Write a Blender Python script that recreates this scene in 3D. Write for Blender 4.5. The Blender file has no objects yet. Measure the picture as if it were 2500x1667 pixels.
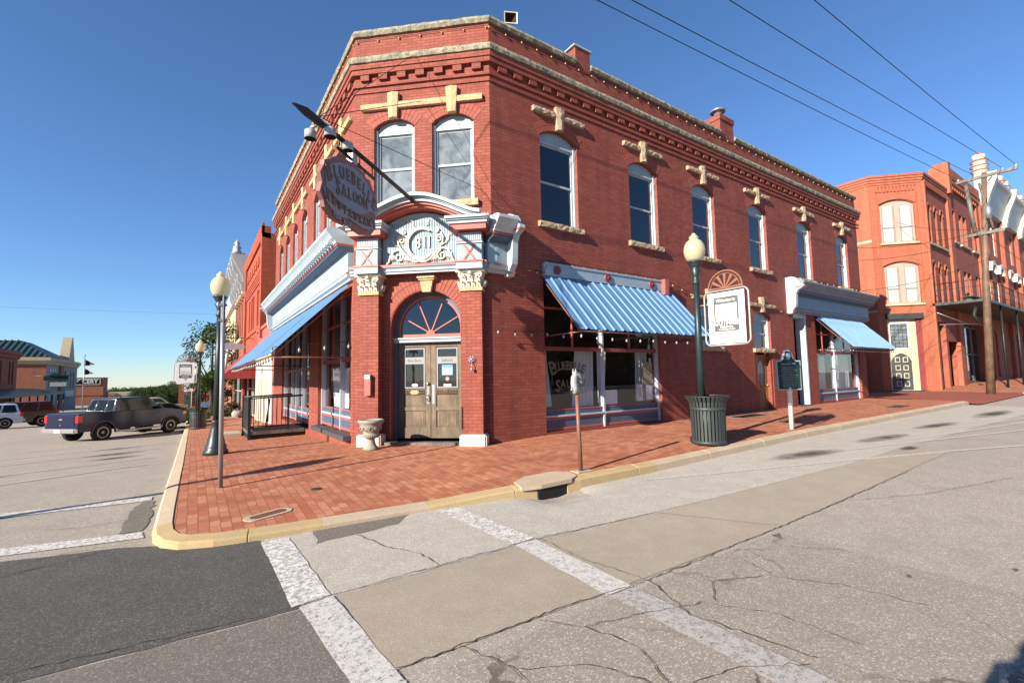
import bpy, bmesh, math, random
from math import sin, cos, pi, radians as rad
from mathutils import Vector, Matrix, noise
random.seed(7)
S = bpy.context.scene
# ------------------------------------------------------------------ camera
MW = [[0.8260182, -0.02842892, 0.56292604], [-0.56334966, -0.07388192, 0.82290863], [-0.01819565, 0.9968617, 0.07704324]]
R_, U_, F_ = [Vector((MW[0][i], MW[1][i], MW[2][i])) for i in range(3)]
cd = bpy.data.cameras.new('camera'); cam = bpy.data.objects.new('camera', cd)
S.collection.objects.link(cam)
mm = Matrix((R_, U_, -F_)).transposed().to_4x4(); mm.translation = Vector((0, 0, 1.6))
cam.matrix_world = mm
cd.sensor_width = 36; cd.lens = 16.366; cd.clip_start = 0.05; cd.clip_end = 5000
S.camera = cam
# ------------------------------------------------------------------ light
SUN_EL, SUN_AZ = 23.0, 11.0
w = bpy.data.worlds.new('World'); S.world = w; w.use_nodes = True
wn = w.node_tree.nodes; wl = w.node_tree.links
sky = wn.new('ShaderNodeTexSky'); sky.sky_type = 'NISHITA'; sky.sun_disc = False
sky.sun_elevation = rad(SUN_EL); sky.sun_rotation = rad(270 - SUN_AZ)
sky.air_density = 1.0; sky.dust_density = 0.0; sky.ozone_density = 7.0; sky.altitude = 300
wl.new(sky.outputs[0], wn['Background'].inputs[0]); wn['Background'].inputs[1].default_value = 0.060
sd = bpy.data.lights.new('sun', 'SUN'); sd.energy = 3.95; sd.angle = rad(0.5); sd.color = (1.0, 0.91, 0.78)
so = bpy.data.objects.new('sun', sd); S.collection.objects.link(so)
ld = Vector((cos(rad(SUN_EL))*cos(rad(SUN_AZ)), cos(rad(SUN_EL))*sin(rad(SUN_AZ)), -sin(rad(SUN_EL))))
so.rotation_euler = ld.to_track_quat('-Z', 'Y').to_euler(); so.location = (-20, -5, 30)
S.view_settings.view_transform = 'Standard'; S.view_settings.look = 'None'
S.view_settings.exposure = 1.65; S.view_settings.gamma = 1; S.view_settings.use_curve_mapping = False
C = S.collection

# ------------------------------------------------------------------ materials
def L1(c): c = c/255; return c/12.92 if c <= .04045 else ((c+.055)/1.055)**2.4
def rgb(r, g, b): return (L1(r), L1(g), L1(b), 1)
KA = .78
def lin(r, g, b): return (r*KA, g*KA, b*KA, 1)
def scl(c, k): return (c[0]*k, c[1]*k, c[2]*k, 1)
_mc = {}
class NT:
    def __init__(s, name):
        s.m = bpy.data.materials.new(name); s.m.use_nodes = True
        s.n = s.m.node_tree.nodes; s.l = s.m.node_tree.links; s.b = s.n['Principled BSDF']; s.out = s.n['Material Output']
    def add(s, t, **k):
        o = s.n.new(t)
        for a, v in k.items():
            if a.startswith('i_'): o.inputs[a[2:].replace('_', ' ')].default_value = v
            else: setattr(o, a, v)
        return o
    def link(s, a, b): s.l.new(a, b)
    def mapping(s, src='Object', scale=(1, 1, 1)):
        tc = s.add('ShaderNodeTexCoord'); mp = s.add('ShaderNodeMapping'); mp.inputs['Scale'].default_value = scale
        s.link(tc.outputs[src], mp.inputs[0]); return mp.outputs[0]
    def noise(s, vec, sc, det=4, rough=.6, out=0, dist=0):
        o = s.add('ShaderNodeTexNoise'); o.inputs['Scale'].default_value = sc; o.inputs['Detail'].default_value = det
        o.inputs['Roughness'].default_value = rough; o.inputs['Distortion'].default_value = dist
        s.link(vec, o.inputs['Vector']); return o.outputs[out]
    def ramp(s, f, a, b, ca=(0, 0, 0, 1), cb=(1, 1, 1, 1)):
        r = s.add('ShaderNodeValToRGB'); e = r.color_ramp.elements
        e[0].position = a; e[1].position = b; e[0].color = ca; e[1].color = cb
        s.link(f, r.inputs[0]); return r.outputs[0]
    def mix(s, f, a, b, mode='MIX'):
        m = s.add('ShaderNodeMix', data_type='RGBA', blend_type=mode)
        for sock, v in ((m.inputs[0], f), (m.inputs[6], a), (m.inputs[7], b)):
            if hasattr(v, 'is_linked'): s.link(v, sock)
            else: sock.default_value = v
        return m.outputs[2]
    def bump(s, h, st=.3, dist=.01, prev=None):
        b = s.add('ShaderNodeBump'); b.inputs['Strength'].default_value = st; b.inputs['Distance'].default_value = dist
        s.link(h, b.inputs['Height'])
        if prev is not None: s.link(prev, b.inputs['Normal'])
        return b.outputs[0]
def paint(name, c, rough=.5, var=.12, sc=3, bump=.0, metal=0, wear=None, spec=.4):
    if name in _mc: return _mc[name]
    t = NT(name); v = t.mapping()
    n1 = t.noise(v, sc, 5); col = t.mix(t.ramp(n1, .3, .7), scl(c, 1-var), scl(c, 1+var*.6))
    n2 = t.noise(v, sc*14, 3); col = t.mix(t.ramp(n2, .35, .8), col, scl(c, 1-var*.9))
    if wear:
        n3 = t.noise(v, sc*5, 6, .7); col = t.mix(t.ramp(n3, .6, .66), col, wear)
    t.link(col, t.b.inputs['Base Color']); t.b.inputs['Roughness'].default_value = rough
    t.b.inputs['Metallic'].default_value = metal; t.b.inputs['Specular IOR Level'].default_value = spec
    if bump: t.link(t.bump(n2, bump, .01), t.b.inputs['Normal'])
    _mc[name] = t.m; return t.m
def brick(name, c1, c2, mort, bw=.205, bh=.068, ms=.006, rough=.75, bst=.55, stain=.5, off=.5, rot=0, warp=.0):
    t = NT(name); uv = t.mapping('UV')
    if rot: t.n['Mapping'].inputs['Rotation'].default_value = (0, 0, rot)
    if warp:
        nv = t.noise(uv, 3.0, 3, .6, out=1); ad = t.add('ShaderNodeVectorMath', operation='MULTIPLY_ADD'); t.link(nv, ad.inputs[0]); ad.inputs[1].default_value = (warp, warp, 0); t.link(uv, ad.inputs[2]); uv = ad.outputs[0]
    b = t.add('ShaderNodeTexBrick'); b.offset = off
    for k, v in (('Color1', c1), ('Color2', c2), ('Mortar', mort), ('Scale', 1), ('Mortar Size', ms), ('Mortar Smooth', .2), ('Bias', 0), ('Brick Width', bw), ('Row Height', bh)):
        b.inputs[k].default_value = v
    t.link(uv, b.inputs['Vector'])
    n = t.noise(uv, .9, 5, .65); col = t.mix(t.ramp(n, .35, .75), b.outputs[0], scl(c1, .72), 'MIX')
    m2 = t.mix(stain, b.outputs[0], col)
    mp2 = t.add('ShaderNodeMapping'); mp2.inputs['Scale'].default_value = (2.2, .22, 1); t.link(uv, mp2.inputs[0]); n5 = t.noise(mp2.outputs[0], 1.5, 5, .65); m2 = t.mix(t.ramp(n5, .46, .66), m2, t.mix(.22, m2, (.02, .012, .01, 1)))
    n2 = t.noise(uv, 30, 4, .7); m3 = t.mix(t.ramp(n2, .3, .75), t.mix(.22, m2, (0, 0, 0, 1)), m2)
    n4 = t.noise(uv, 5, 5, .65); m3 = t.mix(t.ramp(n4, .71, .78), m3, t.mix(.25, m3, (1, .6, .5, 1)))
    t.link(m3, t.b.inputs['Base Color']); t.b.inputs['Roughness'].default_value = rough
    t.b.inputs['Specular IOR Level'].default_value = .25
    bp = t.bump(b.outputs['Fac'], bst, -.006); bp = t.bump(n2, .25, .004, bp); t.link(bp, t.b.inputs['Normal'])
    return t.m
def stone(name, ca, cb, cc, sc=5, bump=.7):
    t = NT(name); v = t.mapping()
    n1 = t.noise(v, sc, 6, .7); n2 = t.noise(v, sc*9, 5, .7)
    col = t.mix(t.ramp(n1, .42, .6), ca, cb); col = t.mix(t.ramp(n2, .5, .62), col, cc)
    t.link(col, t.b.inputs['Base Color']); t.b.inputs['Roughness'].default_value = .9; t.b.inputs['Specular IOR Level'].default_value = .15
    bp = t.bump(n1, bump, .05); bp = t.bump(n2, .5, .015, bp); t.link(bp, t.b.inputs['Normal'])
    return t.m
def glass(name, tint=.35, rough=.015, cloudy=0.0, body=(.02, .025, .03, 1), refl=1.0):
    t = NT(name); v = t.mapping()
    tr = t.add('ShaderNodeBsdfTransparent'); tr.inputs[0].default_value = (tint, tint*1.02, tint*1.05, 1)
    gl = t.add('ShaderNodeBsdfGlossy'); gl.inputs['Roughness'].default_value = rough; gl.inputs['Color'].default_value = (refl, refl, refl, 1)
    n = t.noise(v, 1.6, 3); t.link(t.bump(n, .06, .02), gl.inputs['Normal'])
    fr = t.add('ShaderNodeFresnel'); fr.inputs[0].default_value = 1.75
    ge = t.add('ShaderNodeNewGeometry'); inv = t.add('ShaderNodeMath', operation='SUBTRACT'); inv.inputs[0].default_value = 1; t.link(ge.outputs['Backfacing'], inv.inputs[1])
    mf = t.add('ShaderNodeMath', operation='MULTIPLY'); t.link(fr.outputs[0], mf.inputs[0]); t.link(inv.outputs[0], mf.inputs[1])
    ms = t.add('ShaderNodeMixShader'); t.link(mf.outputs[0], ms.inputs[0]); t.link(tr.outputs[0], ms.inputs[1]); t.link(gl.outputs[0], ms.inputs[2])
    last = ms.outputs[0]
    if cloudy:
        df = t.add('ShaderNodeBsdfDiffuse'); df.inputs[0].default_value = body
        n3 = t.noise(v, 2.3, 6, .65, dist=.6); r = t.ramp(n3, .38, .75, (cloudy*.35,)*3+(1,), (cloudy,)*3+(1,))  # cloudy reflection and dust painted as diffuse patches
        m2 = t.add('ShaderNodeMixShader'); t.link(r, m2.inputs[0]); t.link(last, m2.inputs[1]); t.link(df.outputs[0], m2.inputs[2]); last = m2.outputs[0]
    t.link(last, t.out.inputs[0]); return t.m
def asphalt(name, base, light, dark, cracks=.0, sc=90, stain=.5, contrast=1.0):
    t = NT(name); v = t.mapping()
    vo = t.add('ShaderNodeTexVoronoi'); vo.inputs['Scale'].default_value = sc*1.5; t.link(v, vo.inputs['Vector'])
    n0 = t.noise(v, sc*1.05, 4, .8)
    sp = t.ramp(n0, .5-.16/contrast, .5+.16/contrast)
    col = t.mix(sp, dark, light); col = t.mix(.45, col, base)
    sep = t.add('ShaderNodeSeparateColor'); t.link(vo.outputs['Color'], sep.inputs[0])
    col = t.mix(t.ramp(sep.outputs[0], .80, .95), col, scl(light, 1.18))
    n1 = t.noise(v, .45, 5, .6); col = t.mix(t.ramp(n1, .35, .7), t.mix(stain*.35, col, scl(base, .5)), col)
    n2 = t.noise(v, 3.2, 6, .65); col = t.mix(t.ramp(n2, .4, .62), t.mix(.14, col, scl(base, .4)), col)
    hts = n0
    bp = t.bump(n0, .5, .006)
    if cracks:
        nv = t.noise(v, 2.2, 4, .6, out=1); ad = t.add('ShaderNodeVectorMath', operation='MULTIPLY_ADD')
        t.link(nv, ad.inputs[0]); ad.inputs[1].default_value = (.5, .5, .5); t.link(v, ad.inputs[2])
        ve = t.add('ShaderNodeTexVoronoi', feature='DISTANCE_TO_EDGE'); ve.inputs['Scale'].default_value = 1.15; t.link(ad.outputs[0], ve.inputs['Vector'])
        msk = t.ramp(t.noise(v, .5, 2), .45, .6)
        tm = t.noise(v, 6, 3)
        cr = t.add('ShaderNodeMath', operation='MULTIPLY'); t.link(tm, cr.inputs[0]); cr.inputs[1].default_value = cracks*2
        ls = t.add('ShaderNodeMath', operation='LESS_THAN'); t.link(ve.outputs['Distance'], ls.inputs[0]); t.link(cr.outputs[0], ls.inputs[1])
        mu = t.add('ShaderNodeMath', operation='MULTIPLY'); t.link(ls.outputs[0], mu.inputs[0]); t.link(msk, mu.inputs[1])
        col = t.mix(mu.outputs[0], col, scl(base, .28))
    t.link(col, t.b.inputs['Base Color']); t.b.inputs['Roughness'].default_value = .92; t.b.inputs['Specular IOR Level'].default_value = .2
    t.link(bp, t.b.inputs['Normal']); return t.m
def wornpaint(name, c, under, lo=.42, hi=.6, sc=26):
    t = NT(name); v = t.mapping()
    n = t.noise(v, sc, 8, .8); g = t.noise(v, 70, 3, .8)
    col = t.mix(t.ramp(g, .35, .6), scl(c, .82), c); col = t.mix(t.ramp(n, lo, hi), under, col)
    tr = t.add('ShaderNodeBsdfTransparent'); ms = t.add('ShaderNodeMixShader')
    g2 = t.noise(v, 120, 4, .8); 
    mu = t.add('ShaderNodeMath', operation='ADD'); t.link(n, mu.inputs[0]); t.link(g2, mu.inputs[1])
    t.link(t.ramp(mu.outputs[0], .80, .97), ms.inputs[0]); t.link(tr.outputs[0], ms.inputs[1]); t.link(t.b.outputs[0], ms.inputs[2])
    t.link(col, t.b.inputs['Base Color']); t.b.inputs['Roughness'].default_value = .9
    t.link(ms.outputs[0], t.out.inputs[0]); return t.m
def stainmat(name, c, dens=.8):
    t = NT(name); uv = t.mapping('UV'); v = t.mapping()
    g = t.add('ShaderNodeTexGradient', gradient_type='SPHERICAL'); t.link(uv, g.inputs[0])
    n = t.noise(v, 2.2, 6, .75, dist=.5); mu = t.add('ShaderNodeMath', operation='MULTIPLY'); t.link(g.outputs[0], mu.inputs[0]); t.link(n, mu.inputs[1])
    r = t.ramp(mu.outputs[0], .10, .45, (0, 0, 0, 1), (dens,)*3+(1,))
    tr = t.add('ShaderNodeBsdfTransparent'); ms = t.add('ShaderNodeMixShader'); t.link(r, ms.inputs[0]); t.link(tr.outputs[0], ms.inputs[1]); t.link(t.b.outputs[0], ms.inputs[2])
    t.b.inputs['Base Color'].default_value = c; t.b.inputs['Roughness'].default_value = .7; t.link(ms.outputs[0], t.out.inputs[0]); return t.m
def leafmat(name, c):
    t = NT(name); v = t.mapping()
    n = t.noise(v, 1.3, 3); n2 = t.noise(v, 9, 2)
    col = t.mix(t.ramp(n, .3, .7), scl(c, .7), scl(c, 1.35)); col = t.mix(t.ramp(n2, .4, .7), col, scl(c, 1.2))
    t.link(col, t.b.inputs['Base Color']); t.b.inputs['Roughness'].default_value = .6; t.b.inputs['Specular IOR Level'].default_value = .08
    tl = t.add('ShaderNodeBsdfTranslucent'); t.link(col, tl.inputs[0])
    ms = t.add('ShaderNodeMixShader'); ms.inputs[0].default_value = .3; t.link(t.b.outputs[0], ms.inputs[1]); t.link(tl.outputs[0], ms.inputs[2]); t.link(ms.outputs[0], t.out.inputs[0])
    return t.m
def wood(name, c, c2, sc=(3, 3, 25)):
    t = NT(name); v = t.mapping('Object', (14, 14, 1.2))
    n = t.noise(v, 2.2, 7, .7, dist=.8); v2 = t.mapping(); n2 = t.noise(v2, 2.2, 5, .6)
    col = t.mix(t.ramp(n, .35, .65), c2, c); col = t.mix(t.ramp(n2, .42, .6), t.mix(.55, col, scl(c2, .45)), col)
    t.link(col, t.b.inputs['Base Color']); t.b.inputs['Roughness'].default_value = .62
    t.link(t.bump(n, .4, .004), t.b.inputs['Normal']); return t.m

M = {}
M['brick'] = brick('painted brick', lin(.32, .078, .052), lin(.42, .118, .080), lin(.22, .052, .038))
M['vous'] = paint('arch brick', lin(.36, .085, .056), .75, .2, 6)
M['stone'] = stone('sandstone trim', lin(.60, .40, .22), lin(.68, .47, .27), lin(.42, .29, .17))
M['rough'] = stone('weathered sandstone', lin(.52, .43, .30), lin(.22, .24, .18), lin(.13, .14, .11), 6, 1.0)
M['lintel'] = stone('rough sandstone', lin(.62, .45, .29), lin(.50, .37, .24), lin(.27, .22, .15), 8, 1.0)
M['white'] = paint('cream stone paint', lin(.80, .72, .58), .7, .08, 5, .2)
M['blue'] = paint('pale blue paint', lin(.36, .46, .52), .45, .16, 2, .1, wear=lin(.30, .34, .36))
M['bluelight'] = paint('light blue cornice paint', lin(.50, .58, .62), .42, .12, 2, .1)
M['trimred'] = paint('salmon trim paint', lin(.50, .12, .09), .5, .15, 3)
M['maroon'] = paint('maroon trim paint', lin(.28, .05, .06), .5, .15, 3)
M['navy'] = paint('blue grey trim paint', lin(.075, .12, .18), .5, .15, 3)
M['darkblue'] = paint('dark blue paint', lin(.035, .07, .16), .45, .2, 3)
M['wframe'] = paint('window frame paint', lin(.46, .52, .55), .5, .2, 6, .15, wear=lin(.25, .25, .24))
M['sframe'] = paint('storefront frame paint', lin(.50, .53, .60), .5, .12, 4)
M['awn'] = paint('blue corrugated awning paint', lin(.12, .26, .46), .45, .08, 1.5)
M['glassR'] = glass('dark window glass', .5)
M['glassC'] = glass('dusty glass with painted reflection', .25, .05, .9, (.24, .28, .31, 1))  # pale body colour stands for reflected cloud as well as dust
M['glassS'] = glass('storefront glass', .93)
M['glassF'] = paint('car glass', lin(.010, .012, .013), .12, .05, 3, spec=.3)
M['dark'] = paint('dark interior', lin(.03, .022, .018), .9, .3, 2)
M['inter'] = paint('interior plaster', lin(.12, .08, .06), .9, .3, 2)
M['curtain'] = paint('white curtain', lin(.72, .74, .70), .9, .08, 3)
M['door'] = wood('weathered oak', lin(.27, .185, .105), lin(.11, .072, .042))
M['wood'] = wood('grey weathered timber', lin(.24, .20, .15), lin(.10, .085, .07))
M['orangewood'] = wood('varnished wood', lin(.45, .20, .07), lin(.28, .11, .04))
M['black'] = paint('black iron', lin(.018, .020, .022), .45, .25, 6)
M['lampgreen'] = paint('dark green iron', lin(.022, .036, .036), .4, .25, 6)
M['can'] = paint('grey green steel', lin(.045, .055, .055), .5, .2, 5)
M['galv'] = paint('galvanised steel', lin(.42, .44, .45), .38, .12, 7, metal=.6)
M['frame'] = paint('grey pipe frame', lin(.42, .40, .37), .4, .15, 8, metal=.3)
M['rust'] = paint('rusty brown paint', lin(.24, .105, .07), .55, .2, 6, metal=.2)
M['copper'] = paint('copper brown iron', lin(.30, .13, .08), .45, .15, 5, metal=.2)
M['banner'] = paint('white banner cloth', lin(.86, .86, .84), .75, .03, 3)
M['bannerdk'] = paint('charcoal banner print', lin(.10, .105, .10), .7, .05, 3)
M['bannergr'] = paint('grey banner print', lin(.45, .45, .43), .7, .05, 3)
M['letterw'] = paint('white letters', lin(.80, .80, .76), .6, .02, 3)
M['signgreen'] = paint('dark green sign paint', lin(.012, .045, .038), .35, .1, 4)
M['signsilver'] = paint('silver sign paint', lin(.42, .45, .50), .4, .1, 4)
M['signpink'] = paint('dusty pink sign paint', lin(.30, .135, .12), .55, .12, 4)
M['signblue'] = paint('blue grey sign paint', lin(.24, .29, .38), .5, .15, 4)
M['signgrey'] = paint('grey sign paint', lin(.30, .30, .30), .5, .1, 4)
M['gold'] = paint('dull gold paint', lin(.15, .11, .055), .5, .15, 8)
M['brass'] = paint('brass', lin(.60, .42, .18), .35, .1, 8, metal=.6)
M['plaster'] = paint('cast stone', lin(.38, .34, .28), .9, .25, 9, .5)
M['kerb'] = asphalt('kerb concrete', lin(.58, .45, .31), lin(.66, .54, .39), lin(.36, .26, .17), 0, 160, .15, .7)
M['kerbyel'] = asphalt('worn yellow kerb paint', lin(.52, .38, .19), lin(.60, .45, .25), lin(.42, .30, .155), 0, 160, .2, .7)
M['road'] = asphalt('aged asphalt', lin(.40, .35, .285), lin(.58, .52, .44), lin(.23, .20, .155), 0.0, 75, .5)
M['roadcr'] = asphalt('cracked asphalt', lin(.35, .305, .245), lin(.54, .48, .40), lin(.18, .155, .12), .016, 75, .5)
M['roadlight'] = asphalt('pale aggregate asphalt', lin(.50, .455, .385), lin(.70, .65, .56), lin(.27, .24, .195), .0, 95, .4)
M['roaddark'] = asphalt('dark asphalt patch', lin(.095, .09, .08), lin(.19, .18, .165), lin(.045, .043, .04), .0, 80, .4)
M['roadmid'] = asphalt('grey asphalt', lin(.20, .175, .145), lin(.31, .28, .235), lin(.10, .09, .075), .0, 80, .4)
M['conc'] = asphalt('gutter concrete', lin(.43, .36, .275), lin(.50, .43, .34), lin(.34, .285, .22), .0, 110, .4, .8)
M['xwalk'] = wornpaint('worn white road paint', lin(.90, .86, .80), lin(.42, .40, .37))
M['xwalkb'] = wornpaint('bluish worn road paint', lin(.68, .65, .61), lin(.54, .50, .45), .3, .55)
M['xwalkc'] = wornpaint('faded road paint', lin(.52, .50, .48), lin(.42, .38, .33), .42, .62)
M['stripe'] = wornpaint('thin white road paint', lin(.60, .57, .50), lin(.40, .37, .32), .3, .5)
M['capgrey'] = paint('weathered cap paint with shade', lin(.20, .235, .28), .5, .25, 3)  # shop cornice cap: dirt and shade both darkened into the paint
M['shopblue'] = paint('weathered fascia paint with shade', lin(.20, .28, .38), .5, .2, 2)  # shop fascia blue, its grime and shade put into the colour
M['oil'] = stainmat('oil stain', lin(.05, .042, .036), .72)
M['tar'] = paint('tar', lin(.11, .09, .07), .8, .2, 8)
M['paving'] = brick('paving brick', lin(.50, .155, .08), lin(.72, .32, .18), lin(.34, .14, .08), .2, .1, .005, .85, .8, .6, .5, warp=.035)
M['paving2'] = brick('corner paving brick', lin(.50, .155, .08), lin(.72, .32, .18), lin(.34, .14, .08), .2, .1, .005, .85, .8, .6, .5, rot=pi/2, warp=.035)
def paving_fix():
    pass
M['brickor'] = brick('orange painted brick', lin(.46, .135, .075), lin(.54, .165, .09), lin(.38, .11, .06), .22, .075, .005, .8, .3, .2)
M['brickorR'] = brick('red brown brick', lin(.36, .10, .06), lin(.44, .13, .08), lin(.30, .10, .07), .22, .075, .005, .8, .3, .3)
M['brickred2'] = brick('bright red brick', lin(.44, .085, .045), lin(.52, .115, .06), lin(.36, .07, .04), .22, .075, .006, .8, .4, .3)
M['brickfar'] = brick('orange brown brick', lin(.36, .13, .07), lin(.42, .16, .09), lin(.32, .13, .09), .3, .1, .006, .8, .3, .3)
M['pinkband'] = paint('pink painted board', lin(.52, .13, .11), .6, .12, 2)
M['boards'] = paint('cream boards', lin(.72, .66, .54), .6, .08, 3)
M['tan'] = paint('tan render', lin(.52, .42, .27), .85, .12, 2)
M['greyst'] = paint('grey stone', lin(.30, .27, .25), .85, .15, 2)
M['roofgreen'] = paint('green standing seam roof', lin(.05, .09, .085), .5, .1, 2)
M['awnred'] = paint('red canvas', lin(.30, .035, .035), .8, .12, 2)
M['silver'] = paint('silver grey cornice paint', lin(.42, .44, .45), .45, .15, 3)
M['blind'] = paint('white blind', lin(.42, .46, .43), .8, .04, 3)
M['pinkcream'] = paint('pinkish cream paint', lin(.52, .35, .28), .6, .1, 4)
M['blackdk'] = paint('dark grey door paint', lin(.07, .08, .085), .5, .12, 4)
M['yellowtrim'] = paint('yellow cream trim', lin(.62, .55, .33), .6, .08, 4)
M['pole'] = wood('creosote pole wood', lin(.26, .15, .085), lin(.13, .075, .045))
M['wire'] = paint('black cable', lin(.012, .012, .013), .6, .1, 4)
M['leaf'] = leafmat('tree leaves', lin(.055, .085, .022))
M['leafd'] = leafmat('dark tree leaves', lin(.040, .066, .022))
M['bark'] = paint('bark', lin(.10, .075, .055), .9, .3, 8, .5)
M['rubber'] = paint('tyre rubber', lin(.012, .012, .012), .8, .2, 9)
M['alloy'] = paint('alloy wheel', lin(.50, .49, .46), .3, .1, 9, metal=.7)
M['carblue'] = paint('dark blue car paint', lin(.009, .014, .050), .18, .05, 2, metal=.1, spec=.4)
M['carwhite'] = paint('silver white car paint', lin(.55, .60, .68), .25, .05, 2, spec=.6)
M['carblack'] = paint('black car paint', lin(.02, .02, .022), .22, .05, 2, spec=.7)
M['cartan'] = paint('beige car paint', lin(.48, .42, .34), .3, .05, 2)
M['cargreen'] = paint('green car paint', lin(.08, .20, .02), .3, .05, 2)
M['chrome'] = paint('chrome', lin(.62, .60, .56), .25, .05, 8, metal=.8)
M['tail'] = paint('red lamp lens', lin(.60, .015, .01), .2, .05, 8)
M['amber'] = paint('amber lamp lens', lin(.75, .30, .06), .2, .05, 8)
M['skin'] = paint('skin', lin(.45, .25, .17), .6, .05, 5)
M['cloth'] = paint('dark clothing', lin(.05, .06, .09), .9, .1, 5)
def globemat():
    t = NT('frosted acrylic globe')
    t.b.inputs['Base Color'].default_value = lin(.80, .72, .50); t.b.inputs['Roughness'].default_value = .25
    tl = t.add('ShaderNodeBsdfTranslucent'); tl.inputs[0].default_value = lin(.85, .76, .52)
    ms = t.add('ShaderNodeMixShader'); ms.inputs[0].default_value = .45; t.link(t.b.outputs[0], ms.inputs[1]); t.link(tl.outputs[0], ms.inputs[2]); t.link(ms.outputs[0], t.out.inputs[0])
    return t.m
M['globe'] = globemat()
M['bulb'] = paint('amber bulb', lin(.62, .42, .14), .2, .1, 9)
M['bulbclear'] = paint('clear glass bulb', lin(.35, .35, .33), .1, .1, 9)

# ------------------------------------------------------------------ mesh helpers
class Fr:
    def __init__(s, o, u, n): s.o = Vector(o); s.u = Vector(u).normalized(); s.n = Vector(n).normalized()
    def __call__(s, a, d, z): return s.o + s.u*a + s.n*d + Vector((0, 0, z))
W0 = Fr((0, 0, 0), (1, 0, 0), (0, 1, 0))
OFF = Vector((0, 0, 0))
class MB:
    def __init__(s): s.v = []; s.f = []; s.m = []; s.sm = []
    def pt(s, p): s.v.append(Vector(p)); return len(s.v)-1
    def face(s, idx, m=0, sm=False): s.f.append(idx); s.m.append(m); s.sm.append(sm)
    def poly(s, pts, m=0, sm=False): s.face([s.pt(p) for p in pts], m, sm); return s
    def box(s, fr, s0, s1, d0, d1, z0, z1, m=0):
        i = [s.pt(fr(a, d, z)) for z in (z0, z1) for d in (d0, d1) for a in (s0, s1)]
        for q in ((0, 1, 3, 2), (4, 5, 7, 6), (0, 1, 5, 4), (2, 3, 7, 6), (0, 2, 6, 4), (1, 3, 7, 5)): s.face([i[k] for k in q], m)
        return s
    def hexa(s, p, m=0):
        i = [s.pt(q) for q in p]
        for q in ((0, 1, 2, 3), (4, 5, 6, 7), (0, 1, 5, 4), (1, 2, 6, 5), (2, 3, 7, 6), (3, 0, 4, 7)): s.face([i[k] for k in q], m)
        return s
    def prism(s, fr, poly, d0, d1, m=0, sm=False):
        a = [s.pt(fr(x, d0, z)) for x, z in poly]; b = [s.pt(fr(x, d1, z)) for x, z in poly]; n = len(poly)
        s.face(a, m); s.face(b, m)
        for k in range(n): s.face([a[k], a[(k+1) % n], b[(k+1) % n], b[k]], m, sm)
        return s
    def band(s, fr, outer, inner, d0, d1, m=0):
        for k in range(len(outer)-1):
            s.prism(fr, [outer[k], outer[k+1], inner[k+1], inner[k]], d0, d1, m)
        return s
    def extr(s, fr, prof, s0, s1, m=0):
        a = [s.pt(fr(s0, d, z)) for d, z in prof]; b = [s.pt(fr(s1, d, z)) for d, z in prof]; n = len(prof)
        s.face(a, m); s.face(b, m)
        for k in range(n): s.face([a[k], a[(k+1) % n], b[(k+1) % n], b[k]], m)
        return s
    def sweep(s, path, prof, m=0, side=1, rough=0, step=0, closed_ends=True, ms=None):
        P = [Vector((x, y, 0)) for x, y in path]; n = len(P)
        T = [(P[i+1]-P[i]).normalized() for i in range(n-1)]
        N = [Vector((t.y, -t.x, 0))*side for t in T]
        st = []
        for i in range(n):
            if i == 0: mn = N[0]
            elif i == n-1: mn = N[-1]
            else: mn = (N[i-1]+N[i]); mn = mn/(mn.dot(N[i]))
            st.append((P[i], mn))
            if step and i < n-1:
                L = (P[i+1]-P[i]).length; k = max(1, int(L/step))
                for j in range(1, k): st.append((P[i]+(P[i+1]-P[i])*j/k, N[i]))
        rows = []
        for (p, mn) in st:
            r = []
            for (d, z) in prof:
                q = p+mn*d+Vector((0, 0, z))
                if rough and d > .001:
                    o = noise.noise_vector(q*9)*rough + noise.noise_vector(q*31)*rough*.5
                    q = q+Vector((o.x*.6, o.y*.6, o.z*.5))
                r.append(s.pt(q))
            rows.append(r)
        k = len(prof)
        for a, b in zip(rows, rows[1:]):
            for j in range(k): s.face([a[j], a[(j+1) % k], b[(j+1) % k], b[j]], ms[j] if ms else m)
        if closed_ends: s.face(rows[0], m); s.face(rows[-1], m)
        return s
    def lathe(s, c, prof, seg=20, m=0, sm=True, ribs=0, rib=.0, ms=None):
        c = Vector(c); rows = []
        for (r, z) in prof:
            row = []
            for k in range(seg):
                a = 2*pi*k/seg; rr = r*(1+(rib*cos(a*ribs) if ribs else 0)); row.append(s.pt(c+Vector((rr*cos(a), rr*sin(a), z))))
            rows.append(row)
        for j, (a, b) in enumerate(zip(rows, rows[1:])):
            for k in range(seg): s.face([a[k], a[(k+1) % seg], b[(k+1) % seg], b[k]], ms[j] if ms else m, sm)
        s.face(rows[0], m); s.face(rows[-1], m); return s
    def tube(s, pts, r, seg=8, m=0, sm=True, r2=None):
        P = [Vector(p) for p in pts]; rows = []; up = Vector((0, 0, 1))
        for i, p in enumerate(P):
            t = (P[min(i+1, len(P)-1)]-P[max(i-1, 0)]).normalized()
            if i == 0:
                a = t.cross(up if abs(t.z) < .9 else Vector((1, 0, 0))).normalized()
            else:
                a = (a-t*a.dot(t)).normalized()
            b = t.cross(a); rr = r if r2 is None else r+(r2-r)*i/(len(P)-1)
            rows.append([s.pt(p+(a*cos(2*pi*k/seg)+b*sin(2*pi*k/seg))*rr) for k in range(seg)])
        for a_, b_ in zip(rows, rows[1:]):
            for k in range(seg): s.face([a_[k], a_[(k+1) % seg], b_[(k+1) % seg], b_[k]], m, sm)
        s.face(rows[0], m); s.face(rows[-1], m); return s
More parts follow.
